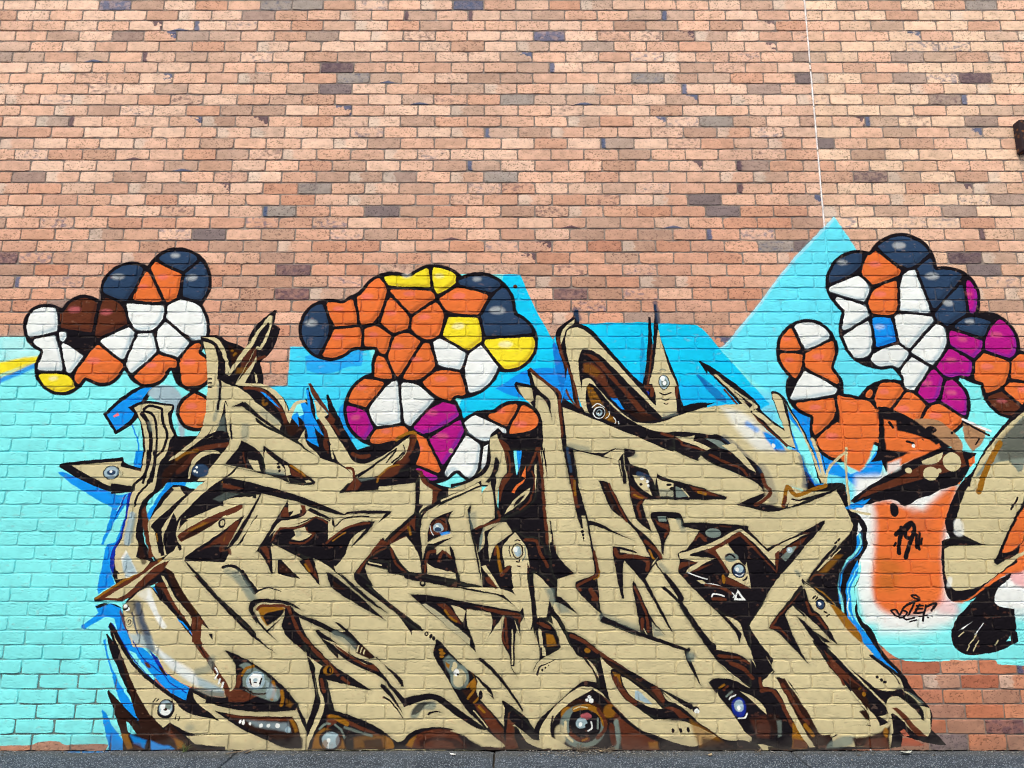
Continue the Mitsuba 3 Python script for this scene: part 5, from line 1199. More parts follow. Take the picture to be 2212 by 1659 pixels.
pR 22 0.6 0 0 1474 194 115 -14 6 -67 -82 7
sO 6 1 12 12 1303 364 30 20
sR 6 1 15 15 1332 357 23 20
sG 4 1 13 13 1343 309 39 34
sW 3 1 7 7 1368 295 12 17 22 11
eD 10 0.7 43 54 1420 255
eS 7 0.9 29 34 1424 261
eW 2 1 10 14 1420 248
sW 3 1 10 10 1412 187 40 3 16 24
pT 3 1 0 0 1440 343 56 -27 106 -109 2 41 -65 61
pT 0 1 0 0 1374 214 211 -248 6 80 -112 0 -107 127
sK 4 1 14 14 1408 53 182 -14
PK 0 1 0 0 1506 2263 45 -32 75 -63 -18 -24 -36 40
pT 0 1 0 0 1521 2247 37 -32 22 -31 -38 31
pT 0 1 0 0 1099 1955 47 0 30 -15 -78 -8
PK 0 1 0 0 1085 1983 132 4 108 -24 51 12 64 -43 87 -93 87 -93 58 -61 20 -45 -69 0 -103 76 -145 30 -90 47 -21 38 -33 -38 -136 61
pT 0 1 0 0 1099 1948 85 0 40 15 -10 -39 84 -31 119 -85 -61 8 -90 62 -91 31 -77 23
pG 3 1 0 0 1293 1940 100 -8 88 -85 102 -101 36 -45 -67 45 -88 70 -74 62
pT 4 1 0 0 1494 1800 125 -92 -8 -7 -59 38
sR 5 1 12 12 1099 1940 37 -24 7 -23 107 -23 91 -39
sR 6 1 17 17 1311 1847 90 -54 74 -47 74 -53
sV 15 0.5 39 39 1425 1948 103 -94 115 -130
pN 11 1 0 0 2220 1291 13 -23 -86 -124 -140 -138 -54 -29 -49 43 100 124 118 66
pK 8 1 0 0 2108 1224 124 111 15 -81 -104 -147 -48 -123 12 -122 -86 36 -125 115 86 43 58 73
pO 15 0.6 0 0 2097 1180 53 0 -115 -116 -45 0
sO 4 1 13 13 1952 970 57 -36 62 -65
sR 4 1 10 10 1926 1020 33 29 60 0
pO 9 1 0 0 2041 869 30 0 74 -78 66 -92 29 -84 -52 0 -77 119 -71 121
PK 0 1 0 0 1260 1827 68 54 139 -23 120 -46 73 -77 17 -84 34 -61 -97 -75 99 -16 67 -15 31 8 94 30 64 30 172 53 50 38 -2 -15 -48 -30 -207 -99 -124 -22 -86 -30 -218 45 -26 11 185 79 -35 61 -157 69 -150 69
pT 31 0.9 0 0 1635 1835 263 0 43 -237 -98 15 -22 15 -33 -136 -53 0 -71 75 22 99
sV 23 0.4 61 61 1660 1743 41 -85 21 -128
sV 15 0.6 38 38 1927 1812 24 -92 -15 -92
sR 5 1 17 17 1318 1827 105 -46 98 -38 36 -46
sR 5 1 23 23 1657 1697 18 -69 36 -46 -66 -60 -39 -23
pT 0 1 0 0 1406 1889 79 16 86 -101 49 -92 -45 23 -65 77
sO 5 1 26 26 1788 1492 33 128 56 -60 110 38 87 30
sR 5 1 23 23 1792 1492 12 60
PK 0 1 0 0 1811 1492 35 53 44 -15 94 30 15 -8 -95 -37
pT 0 1 0 0 1818 1484 19 53 45 -15 62 8 -102 -38
PK 0 1 0 0 1071 1651 15 4 332 -99 0 -11 -16 -12 -336 0
pR 8 1 0 0 1177 1620 136 -30 59 -34 -98 11 -68 15
sO 6 1 18 18 1236 1582 46 -11
pG 0 1 0 0 1085 1620 30 -15 43 -53 -76 -4
lT 0 1 9 9 1122 1605 44 -53
PK 0 1 0 0 1081 1195 69 22 74 118 -82 22 -30 15 16 15 363 -15 60 -11 -1 -26 113 -118 31 15 133 59 205 104 23 3 -1 -18 -83 -82 -124 -140 -113 -109 -115 -151 -99 -150 40 -70 25 -70 -88 0 -38 112 2 28 -94 36 -22 7 -262 265 -14 29 25 51 -21 37
pR 5 1 0 0 1182 1261 41 59 37 -22 13 -37 -23 0 -24 33
eG 4 1 50 30 1314 1317
sR 8 0.8 6 6 1362 1361 75 -4
pT 0 1 0 0 1085 1188 64 14 169 59 164 89 45 -15 142 -140 48 37 117 51 93 34 -205 -122 -17 -81 -116 132 -93 82 -46 -15 -134 -89 -152 -36 -8 -15 164 -15 -68 -22 -94 -65 -34 -7 13 29 69 43 -119 22
pR 5 1 0 0 1255 1202 147 74 87 52 36 -30 195 -234 -8 0 -218 234 -69 -30 -95 -66 76 -131 -16 -7 -68 116
pT 0 1 0 0 1323 1210 86 44 61 -103 43 -44 9 29 20 -166 -146 72 17 29
pR 6 1 0 0 1382 1042 160 -72 -68 0 -95 28
eO 6 1 12 29 1367 1027
eG 8 1 45 29 1426 1166
sK 4 1 11 11 1389 1173 31 15 29 -22
eK 2 1 46 49 1470 1082
eV 2 1 37 41 1470 1078
eS 3 1 30 25 1471 1093
eW 2 1 12 13 1459 1089
sW 2 1 6 6 1450 1056 22 -11 31 19
sK 0 1 10 10 1492 1020 16 7 10 15
pR 5 1 0 0 1712 1064 -6 116 24 22 15 8 -12 -74
pR 6 1 0 0 1744 1195 95 59 94 44 -50 -59 -64 -59
pG 4 1 0 0 1750 1166 72 66 38 0 -25 -37 -57 -55
eS 3 1 20 19 1809 1210
eW 2 1 6 6 1804 1213
pR 5 1 0 0 1082 1122 27 14 97 0 -45 -14 -85 -37
pR 5 1 0 0 1166 1071 47 36 91 22 -62 -29
sW 2 1 7 7 1136 1071 73 -29 52 -15
sW 2 1 6 6 1237 998 82 -7 109 -57 -2 -22
pT 2 1 0 0 1193 1020 38 0 28 -22 -37 0
sR 4 1 19 19 1252 991 103 -21 51 -29
sW 3 1 9 9 1285 919 16 15 66 -15
sR 4 1 19 19 1292 905 81 -7
pW 1 1 0 0 1452 962 55 -68 -78 0
pK 0 1 0 0 1454 942 28 -36 -34 0
pT 0 1 0 0 1861 1049 -127 0 136 109 34 -131
sG 12 0.6 22 22 1841 1078 20 -29
PK 0 1 0 0 1854 1056 34 -43 64 -43 64 -44 61 -64 -50 21 -133 101 -22 14
PK 0 1 0 0 1864 991 28 -29 34 -136 129 -218 -88 183 -66 7 -82 -7 -58 14 20 -127 39 -70 -44 0 -88 112 -51 7 25 35
pR 5 1 0 0 1645 731 32 46 169 164 16 14 -67 -93 -119 -114 50 -14 -1 -14 -66 0
pT 0 1 0 0 1747 819 55 43 131 -128 118 -98 19 -28 -176 0 -102 112
PK 0 1 0 0 1819 791 34 -43 148 -84 69 -56 -176 0
sR 4 1 13 13 1866 720 75 -77
pT 0 1 0 0 1888 1006 49 -36 98 -87 18 -42 192 -247 -176 0 -130 211 -29 100
sR 4 1 13 13 1881 919 43 -114 22 -7
sK 0 1 10 10 1936 908 12 15
sK 0 1 10 10 1951 905 12 11
eK 2 1 31 31 1982 873
eV 2 1 25 26 1982 873
eW 2 1 10 10 1978 876
sK 0 1 10 10 2007 826 7 -7
sK 0 1 10 10 2016 798 12 11
lK 0 1 15 15 2011 1136 98 96
lT 0 1 6 6 2000 1093 138 124
PK 0 1 0 0 2019 1151 75 81 3 -15 -154 -175 -31 -15
sK 0 1 14 14 2107 1254 12 7
sK 0 1 11 11 2131 1268 9 12
lT 0 1 9 9 1983 1078 83 88
PK 0 1 0 0 1509 412 13 327 103 -119 40 -70 -26 -55 19 -35 -39 -35 110 0 73 -96 74 -156 115 -100 150 67 93 0 11 33 -114 177 -134 145 -105 153 -70 148 63 -57 108 -126 121 -118 212 -159 125 21 -24 41 -65 83 -56 27 -46 56 -24 56 27 -28 59 -70 42 -21 65 -76 21 -82 55 -27 71 -82 -6 -54 -14 0 -84 95 -54 41 -51 0 -25 -34 8 -68 -59 -14 54 -33 -53 -27 -57 7 -109 -7 -135 -60 -7 -80 -286 0 -212 53
pT 0 1 0 0 1581 391 1 21 62 48 15 14 -39 62 -6 21 45 -83 -24 -28 20 -34 42 -21 52 -89 83 -142 51 -87 15 13 -26 34 -84 121 -38 75 -34 27 -17 76 15 6 66 -89 79 -115 35 -95 26 -40 57 0 9 20 141 41 46 26 -49 102 -37 75 -160 270 -122 240 -5 -64 250 -453 186 -183 -110 -20
pT 0 1 0 0 1515 739 130 171 201 94 18 43 15 0 -37 -87 -110 -86 -84 -135 163 -189 70 -42 -70 140 -62 162 56 43 94 -303 94 -111 92 -110 63 -108 32 -41 -182 -20 -117 -20 -24 67 -114 212 -80 110 -122 147
pT 0 1 0 0 1582 412 38 20 20 -20 42 -35 51 -88 53 -68 93 -195 -36 -6 -64 100 -36 101 -63 129 -71 27 -37 -6
sR 5 1 25 25 1704 384 52 -82 45 -81 46 -54
sO 7 1 29 29 1824 153 47 -47
pN 7 1 0 0 1863 93 128 -13 -47 -54 -58 -6
pO 7 1 0 0 1753 167 27 -27 50 -101 -9 -26 -79 0
sR 5 1 29 29 1563 343 58 7 55 -55 37 -81 25 -61
pR 7 1 0 0 1733 93 97 -47 -2 -33 -101 0
sR 6 1 15 15 1313 557 116 -14 72 -28
sR 6 1 22 22 1384 515 71 -27 62 -63
pT 0 1 0 0 1370 796 88 -28 24 -92 61 -188 -26 55 -48 42 -169 7 -2 240 148 -142 4 -49 18 49
PK 0 1 0 0 1313 832 125 -142 12 -56 18 56 -98 106
pT 0 1 0 0 1749 810 49 50 32 -57 -11 -57 59 -98 190 -14 -117 98 -117 114 57 158 139 -115 93 -128 174 -197 -44 0 163 -125 16 -55 -25 -34 -88 -7 -75 48 -243 236 -116 119 -69 57 88 -197 -16 -14 -106 154
PK 0 1 0 0 1887 1004 52 -51 91 -71 -1 -8 -70 58 -63 50
PK 0 1 0 0 1640 725 41 57 176 171 31 15 34 -129 57 -29 95 -187 -34 25 -109 113 -104 92 -29 14 -49 -57 60 -190 72 -119 -48 49 -142 161
pR 5 1 0 0 1643 725 37 50 168 164 8 0 -129 -129 -57 -71 52 -7 52 -84 -27 28 -41 42
sR 4 1 15 15 1896 882 17 -72 36 -7 60 -85
pT 0 1 0 0 1890 996 133 -107 6 -15 87 -113 -41 -134 -96 176 -42 36 -25 64
sK 0 1 10 10 1939 907 16 14
sK 0 1 10 10 1957 903 12 11
eK 2 1 31 33 1982 871
eV 2 1 25 26 1982 871
eW 2 1 10 10 1977 874
sK 0 1 10 10 2003 824 14 -7
sK 0 1 10 10 2019 796 12 11
pO 9 1 0 0 2043 867 30 0 122 -128 38 -70 -11 -35 -115 112
PK 0 1 0 0 1823 800 77 -61 107 -126 -16 -21 29 -84 -98 140
pR 7 1 0 0 1976 592 121 -125 135 -124 -45 -14 -95 83 -79 96
pN 7 1 0 0 2108 425 97 -54 41 -110 -19 -47 -70 102
eO 4 1 10 8 2189 357
eO 4 1 13 12 2214 326
sR 5 1 15 15 1999 515 60 -69 31 -62
lT 0 1 10 10 2027 585 320 -330
lT 0 1 10 10 2137 343 123 -163
pN 9 1 0 0 2170 228 45 13 22 -68 -28 7
pT 0 1 0 0 2223 255 65 -82 3 -40 -25 -40 -36 7 11 40
pT 2 1 0 0 2000 93 68 40 102 14 71 -7 26 -34 -38 -26 -136 6
pG 14 0.8 0 0 1960 46 104 40 71 -6 -34 -60 -158 -7
pN 14 1 0 0 2113 73 116 7 83 40 46 33 -20 -133 -208 0
pR 14 1 0 0 2205 59 117 21 16 -60 -165 0
eO 12 1 16 29 2325 106
pT 0 1 0 0 2341 268 10 34 45 14 50 -14 106 -95 3 -34 29 61 -6 14 36 0 -7 -128 -19 -40 -34 13 -115 148 -55 27 -19 -47 -14 0
pR 6 1 0 0 2375 248 43 0 84 -95 91 -94 -84 21 -75 107
PK 0 1 0 0 2477 323 93 -82 0 -68 -14 7 -4 34 -79 75
pK 4 1 0 0 2380 153 50 -6 58 -61 64 -6 57 -7 82 -40 -129 6 -124 54 -26 27 -19 -47 17 -47 -65 -6
pQ 3 1 0 0 2412 113 23 13 32 -40 -30 -6
pQ 3 1 0 0 2422 73 58 0 81 -47 -151 0
eK 0 1 9 10 2300 430
eK 0 1 10 12 2325 413
eK 0 1 13 10 2345 400
pT 0 1 0 0 2599 241 14 0 1 -61 -16 -7
PK 0 1 0 0 2874 1287 226 -41 -127 -5 -157 -5 24 31
pG 9 0.9 0 0 3069 1683 201 235 199 195 -46 -335 -29 -58 -33 -6 -43 75 -109 -11 -73 -74
pN 21 0.5 0 0 3227 1918 239 173 -38 -281 -174 -21
sO 4 1 38 38 3269 1907 -133 -203 -46 -116
PK 0 1 0 0 3127 1134 187 308 76 93 -44 -319 -200 -97
pF 6 1 0 0 3192 1195 65 133 129 176 -33 -237 -114 -72
lK 0 1 13 13 3286 1468 50 78
sW 13 0.7 63 63 2927 1380 -1 -52
sW 12 0.7 31 31 2833 1024 -15 -40
pF 5 1 0 0 2828 889 103 5 115 90 171 120 121 51 -1 -11 -181 -110 -191 -120 -56 -30
pW 0 1 0 0 2853 709 91 55 -60 -47
lT 0 1 6 6 2884 590 78 92
lW 0 1 5 5 2957 687 55 69
lT 0 1 6 6 2924 585 47 63
lT 0 1 8 8 3076 619 20 29
lT 0 1 7 7 2848 673 34 24
pC 0 1 0 0 3146 644 30 34 1 -30
sK 0 1 17 17 2497 1236 7 15
sK 0 1 27 27 2509 1308 35 25 -1 -5
sK 0 1 25 25 2551 1354 -17 -67 -16 -97
sK 0 1 25 25 2539 1287 27 62 56 36 10 -57 -30 -41 -31 10 10 41 29 31
sK 0 1 27 27 2627 1328 -29 -72 -41 -96
lK 0 1 21 21 2641 1308 -4 -82
lK 0 1 17 17 2663 1323 -11 -107
lK 0 1 13 13 2675 1287 -6 -36
sK 0 1 12 12 2457 839 -27 -9 23 -30 25 -5 -8 30 -13 14
sK 0 1 12 12 2478 795 24 40 13 19
sK 0 1 12 12 2604 924 -30 0 23 -20 24 2 -21 20
sK 0 1 13 13 2558 879 -44 -30 -12 -14 30 -15 -25 -35
sK 0 1 14 14 2537 869 85 25
sK 0 1 14 14 2590 884 -37 -59 -13 -25
sK 0 1 13 13 2619 869 -36 -49
sK 0 1 13 13 2598 859 41 5
sK 0 1 13 13 2590 839 42 5
sK 0 1 13 13 2577 815 57 5
sK 0 1 14 14 2660 864 -28 -69 -8 -24
sK 0 1 14 14 2659 854 64 20 -36 -44
sK 0 1 11 11 2606 795 52 7
sK 0 1 11 11 2477 785 30 0 20 -10 52 10
sK 0 1 10 10 2546 761 42 10
eK 0 1 6 5 2662 788
eK 0 1 5 5 2688 795
sG 8 0.6 8 8 2599 775 -7 -44
pT 0 1 0 0 -1 966 98 83 25 -158 12 -129 -16 -56 -37 64 -6 78 -53 78
pT 0 1 0 0 291 1029 53 13 5 -173 -52 47 -10 61
pT 0 1 0 0 271 887 48 -18 103 -63 -67 -58 -59 50 -38 46
pG 19 0.7 0 0 267 891 52 -8 59 -64 -74 0
PK 0 1 0 0 279 916 26 2 26 -17 95 -92 -107 64 -48 10
pG 16 0.5 0 0 201 977 75 -15 -1 -93 -37 29
PK 0 1 0 0 347 701 52 -4 145 -95 21 -59 -96 -7 -58 21 -29 49
sR 4 1 22 22 376 679 81 -38 86 -63
eO 7 1 19 15 478 588
sK 7 1 19 19 630 248 92 -81 70 -54 99 -47 113 -40
pT 10 1 0 0 241 80 61 -27 71 -40 -129 -7
PK 0 1 0 0 -1822 588 22 0 57 -31 53 -17 114 -63 138 -96 97 -109 -9 -38 -94 -5 -158 -10 -168 22 -155 37 12 31 124 -7 54 51 -4 128 -25 69
pR 7 1 0 0 -1785 336 49 31 3 72 16 21 14 -48 -11 -52 45 -20 60 -26 -55 -36 -109 4
pG 10 1 0 0 -1724 501 42 21 46 -27 61 -35 101 -89 31 -35 -19 -41 -43 -13 -104 34 -75 34 -20 75 26 42
sO 6 1 19 19 -1705 446 26 35 43 14
sN 6 1 10 10 -1685 371 61 -42 86 7 26 62
sO 7 1 22 22 -1505 398 14 -48 -15 -48
sO 7 1 22 22 -1443 343 9 -41 -12 -34
pS 15 0.6 0 0 -1550 412 61 -41 19 -69 -73 0
eS 4 1 61 56 -1615 408
eN 4 1 45 34 -1615 401
eW 6 1 40 28 -1617 432
eW 4 1 32 18 -1614 384
eS 4 1 16 15 -1619 408
pO 14 0.5 0 0 -1412 302 46 -34 -21 -20 -30 13
pK 10 1 0 0 -1751 268 147 -20 144 7 30 -21 -172 -13
pK 0 1 0 0 1290 415 45 10 72 -13 84 -50 47 50 31 27 12 -48 -10 -38 65 4 54 -68 50 -109 48 -121 -46 -46 -256 33 -105 171 -95 126
pT 0 1 0 0 1286 340 40 -72 54 -57 99 -165 -85 23 -121 21
pT 2 1 0 0 1432 342 69 -53 89 -76 -3 42 -70 57
pR 22 0.6 0 0 1487 187 96 20 31 -67 -19 -67 -71 7
pN 17 0.8 0 0 1598 221 72 -14 9 -67 -62 -67
pG 10 0.6 0 0 1649 173 29 4 -6 -91 -23 -10
sR 4 1 22 22 1566 343 63 7 54 -61 37 -82 25 -60
pR 4 1 0 0 1554 432 18 0 6 -79 -22 0
pO 7 1 0 0 1746 160 27 -13 57 -108 -9 -26 -86 0
pR 11 0.9 0 0 1743 73 81 -14 0 -46 -86 0
sO 6 1 12 12 1302 364 34 20
sR 6 1 15 15 1331 353 26 21
sG 4 1 12 12 1347 312 34 31
sW 3 1 8 8 1365 295 14 17 23 11
eD 10 0.8 45 56 1419 251
eS 7 0.9 29 34 1421 260
eW 2 1 10 15 1418 249
sW 3 1 11 11 1412 187 36 3 21 24
pT 0 1 0 0 1788 241 -91 150 31 21 60 -76 95 -176 17 -47 -49 13
pT 0 1 0 0 1743 221 95 -175 41 -23 -36 -3 -72 100
pT 0 1 0 0 1597 425 38 18 21 -18 41 -34 50 -109 50 -109 35 -100 -59 67 -45 81 -49 122 -49 28 -51 0
pN 6 1 0 0 1669 412 45 10 66 -93 78 -115 36 -88 26 -40 65 7 -41 -67 -65 -6 -52 80 -43 87 -63 129
sR 5 1 22 22 1700 384 56 -89 44 -81 47 -54
sO 7 1 26 26 1824 147 46 -54
pK 0 1 0 0 -1573 1261 52 90 113 3 74 42 47 34 80 -34 5 -68 0 -67 54 50 74 46 59 29 104 12 -19 -37 -105 -48 -34 -81 -16 -52 -57 -73 -42 7 -108 48 -130 44
sR 4 1 11 11 -1566 1274 45 72 113 2 74 42 48 32 72 -36
sR 4 1 14 14 -1210 1254 62 53 96 58 113 21
sO 5 1 8 8 -1169 1268 81 52
sR 4 1 12 12 -1343 1348 15 -37 37 5 -62 -62 -95 3
pT 0 1 0 0 -1430 1335 75 21 19 -40 31 -6 -67 -49 -68 18 25 21
pT 0 1 0 0 -1194 1402 26 -67 36 34 74 48 110 13 5 -14 -125 -23 -78 -42 -53 -75 -8 89
sK 0 1 9 9 -1179 1413 17 -52 48 41 82 22 88 3
pG 12 0.5 0 0 -1422 1328 38 7 10 -37 -30 -7
eS 4 1 60 54 -1615 412
eW 4 1 45 37 -1616 415
sK 2 1 11 11 -1654 419 13 -31 15 -11 11 26 17 -26 13 13 9 29
eW 3 1 25 14 -1613 381
eS 2 1 15 11 -1615 412
eK 0 1 24 30 -1901 1378
eT 0 1 14 18 -1900 1380"""
PAINT = dict(X=(8,206,252), C=(136,245,249), B=(0,150,245), D=(12,50,165), K=(28,25,31), N=(48,30,25), R=(94,51,36), O=(150,102,32),
             T=(210,199,157), G=(118,134,128), W=(240,246,245), S=(165,192,204), V=(48,70,100), F=(230,118,60),
             Y=(246,228,50), M=(182,30,138), P=(238,124,134), U=(172,132,98), Q=(178,100,78))


def lin(rgb):
    c = np.asarray(rgb, float) / 255
    return np.where(c < 0.04045, c / 12.92, ((c + 0.055) / 1.055) ** 2.4)


PAINT = {k: np.maximum(lin(v) * 0.80, 0.008) for k, v in PAINT.items()}


HALO = lin((70, 76, 62)) * 0.8


def spline(pts, closed, n):
    p = np.asarray(pts, float)
    if len(p) < 3:
        return p
    out, N = [], len(p)
    for i in range(N if closed else N - 1):
        if closed:
            a, b, c, d = p[(i - 1) % N], p[i], p[(i + 1) % N], p[(i + 2) % N]
        else:
            a, b, c, d = p[max(i - 1, 0)], p[i], p[i + 1], p[min(i + 2, N - 1)]
        for t in np.arange(n) / n:
            out.append(.5 * (2 * b + (c - a) * t + (2 * a - 5 * b + 4 * c - d) * t * t + (3 * b - a - 3 * c + d) * t ** 3))
    if not closed:
        out.append(p[-1])
    return np.array(out)


def rounded(p):
    """Open bends become curves; sharp corners stay."""
    for lim in (58, 32):
        n = len(p)
        if n < 5:
            return p
        out = []
        for i in range(n):
            u, v = p[i] - p[i - 1], p[(i + 1) % n] - p[i]
            turn = math.degrees(math.acos(max(-1, min(1, float(u @ v) / max(np.hypot(*u) * np.hypot(*v), 1e-9)))))
            out += [p[i] - u * 0.27, p[i] + v * 0.27] if 4 < turn < lim else [p[i]]
        p = np.array(out)
    return p


def read_mural():
    shapes = []
    for line in MURAL.strip().split("\n"):
        w = line.split()
        kind, col = w[0][0], PAINT[w[0][1]]
        soft, alpha, w0, w1 = (float(v) for v in w[1:5])
        soft = max(soft * 0.6, 1.6) / 1000
        pts = np.cumsum(np.array(w[5:], float).reshape(-1, 2), axis=0) / 1000
        look = (*col, alpha, soft)
        if kind == "e":
            a = np.arange(24) / 24 * 2 * np.pi
            pts = pts[0] + np.c_[np.cos(a) * w0, np.sin(a) * w1] / 1000
            kind = "p"
        if kind == "c":
            pts, kind = spline(pts, True, 5), "p"
        if kind == "P":                       # black shape with the soft overspray of the can around it
            shapes.append(("p", rounded(pts), None, (*HALO, 0.52, 0.027)))
            kind = "p"
        if kind == "p":
            shapes.append(("p", rounded(pts), None, look))
        else:
            if kind == "s":
                pts = spline(pts, False, 3)
            shapes.append(("l", pts, np.linspace(w0, w1, len(pts)) / 2000, look))
    return shapes


TILE, X0, Z0, NX, NZ = 0.125, -4.5, -0.1, 72, 33


def bin_mural():
    """For each tile of the wall the pieces of outline that matter there, in painting order."""
    shapes = read_mural()
    tiles = [[] for _ in range(NX * NZ)]
    for si, (kind, pts, rad, look) in enumerate(shapes):
        m = look[4] * 1.3 + 0.006 + (rad.max() if rad is not None else 0)
        lo, hi = pts.min(0) - m, pts.max(0) + m
        ix0, ix1 = max(int((lo[0] - X0) // TILE), 0), min(int((hi[0] - X0) // TILE), NX - 1)
        iz0, iz1 = max(int((lo[1] - Z0) // TILE), 0), min(int((hi[1] - Z0) // TILE), NZ - 1)
        if kind == "p":
            g = shapely.make_valid(Polygon(pts))
            shapely.prepare(g)
        else:
            seg = np.c_[pts[:-1], pts[1:], rad[:-1], rad[1:]]
        for ix in range(ix0, ix1 + 1):
            for iz in range(iz0, iz1 + 1):
                b = box(X0 + ix * TILE - m, Z0 + iz * TILE - m, X0 + (ix + 1) * TILE + m, Z0 + (iz + 1) * TILE + m)
                lst = tiles[iz * NX + ix]
                if kind == "p":
                    if not g.intersects(b):
                        continue
                    if g.contains(b):
                        if look[3] == 1:
                            lst.clear()
                        q = b
                    else:
                        q = g.intersection(b)
                    rows = []
                    for part in getattr(q, "geoms", [q]):
                        if part.geom_type != "Polygon" or part.area < 1e-8:
                            continue
                        for ring in [part.exterior, *part.interiors]:
                            c = np.array(ring.coords)
                            rows.append(np.c_[c[:-1], c[1:], np.full((len(c) - 1, 2), -1.0)])
                    if rows:
                        lst.append((si, np.vstack(rows)))
                else:
                    near = [r for r in seg if b.intersects(LineString([r[:2], r[2:4] + 1e-6]))]
                    if near:
                        lst.append((si, np.array(near)))
    start, rows, who, last = np.zeros(NX * NZ + 1, np.uint32), [], [], []
    n = 0
    for t, lst in enumerate(tiles):
        for si, r in lst:
            rows.append(r)
            who += [si] * len(r)
            last += [0] * (len(r) - 1) + [1]
            n += len(r)
        start[t + 1] = n
    rows = np.vstack(rows)
    looks = np.array([s[3] for s in shapes])
    print("mural:", len(shapes), "shapes,", n, "outline pieces")
    return start, rows, np.array(who) * 2 + np.array(last), looks


_start, _rows, _who, _looks = bin_mural()
G_START = mi.UInt32(_start)
G_SEG = [mi.Float(np.ascontiguousarray(_rows[:, k]).astype(np.float32)) for k in range(6)]
G_WHO = mi.UInt32(_who.astype(np.uint32))
G_LOOK = [mi.Float(np.ascontiguousarray(_looks[:, k]).astype(np.float32)) for k in range(5)]
dr.eval(G_START, G_SEG, G_WHO, G_LOOK)


def mural(x, z, base):
    """The paint on the wall at (x, z) metres over the bare colour base: (colour, how much is painted)."""
    # hand-held can: the edge wanders by a millimetre or two
    wx = (mikit.noise(x * 38, z * 38, 3.1) - 0.5) * 0.006
    wz = (mikit.noise(x * 38, z * 38, 8.7) - 0.5) * 0.006
    wx = wx + (mikit.noise(x * 9, z * 9, 5.2) - 0.5) * 0.007
    wz = wz + (mikit.noise(x * 9, z * 9, 1.9) - 0.5) * 0.007
    x, z = x + wx, z + wz
    ix, iz = dr.floor((x - X0) / TILE), dr.floor((z - Z0) / TILE)
    ok = (ix >= 0) & (ix < NX) & (iz >= 0) & (iz < NZ)
    t = mi.UInt32(dr.select(ok, iz * NX + ix, 0))
    i = dr.gather(mi.UInt32, G_START, t, ok)
    end = dr.gather(mi.UInt32, G_START, t + 1, ok)
    zero = mi.Float(0) * x
    state = (i, zero + base.x, zero + base.y, zero + base.z, zero, zero + 9.0, zero + 1.0)

    def cond(i, r, g, b, a, d, par):
        return i < end

    def body(i, r, g, b, a, d, par):
        ax, az, bx, bz, r0, r1 = [dr.gather(mi.Float, s, i) for s in G_SEG]
        who = dr.gather(mi.UInt32, G_WHO, i)
        px, pz, ex, ez = x - ax, z - az, bx - ax, bz - az
        h = dr.clip((px * ex + pz * ez) / dr.maximum(ex * ex + ez * ez, 1e-12), 0, 1)
        dist = dr.sqrt(dr.square(px - ex * h) + dr.square(pz - ez * h))
        line = r0 >= 0
        d = dr.minimum(d, dist - dr.select(line, dr.lerp(r0, r1, h), 0))
        cross = ~line & ((az > z) != (bz > z))
        cross &= px < ex * pz / dr.select(ez == 0, 1.0, ez)
        par = dr.select(cross, -par, par)
        done = (who & 1) == 1
        s = who >> 1
        cr, cg, cb, al, soft = [dr.gather(mi.Float, q, s, done) for q in G_LOOK]
        cov = al * mikit.smoothstep(-soft, soft, -(d * par))
        cov = dr.select(done, cov, 0)
        r, g, b = dr.lerp(r, cr, cov), dr.lerp(g, cg, cov), dr.lerp(b, cb, cov)
        a = a + cov * (1 - a)
        return i + 1, r, g, b, a, dr.select(done, 9.0, d), dr.select(done, 1.0, par)

    i, r, g, b, a, d, par = dr.while_loop(state, cond, body, labels=("i", "r", "g", "b", "a", "d", "par"))
    return mi.Color3f(r, g, b), a


# ---------------------------------------------------------------- materials
PITCH_X, COURSE, COURSE0, JOINT_X, JOINT = 0.2432, 0.0879, 0.0065, 2.222, 0.0080


def V3(t):
    return mi.Color3f(*[float(v) for v in t])


BRICK_TONES = [lin(c) for c in ((194,122,92), (190,127,98), (188,118,88), (198,134,104), (184,122,98), (178,108,84), (202,140,112), (174,130,110), (190,119,90))]
GREYS = [lin(c) for c in ((128,116,118), (70,92,128), (156,146,140), (84,68,84))]


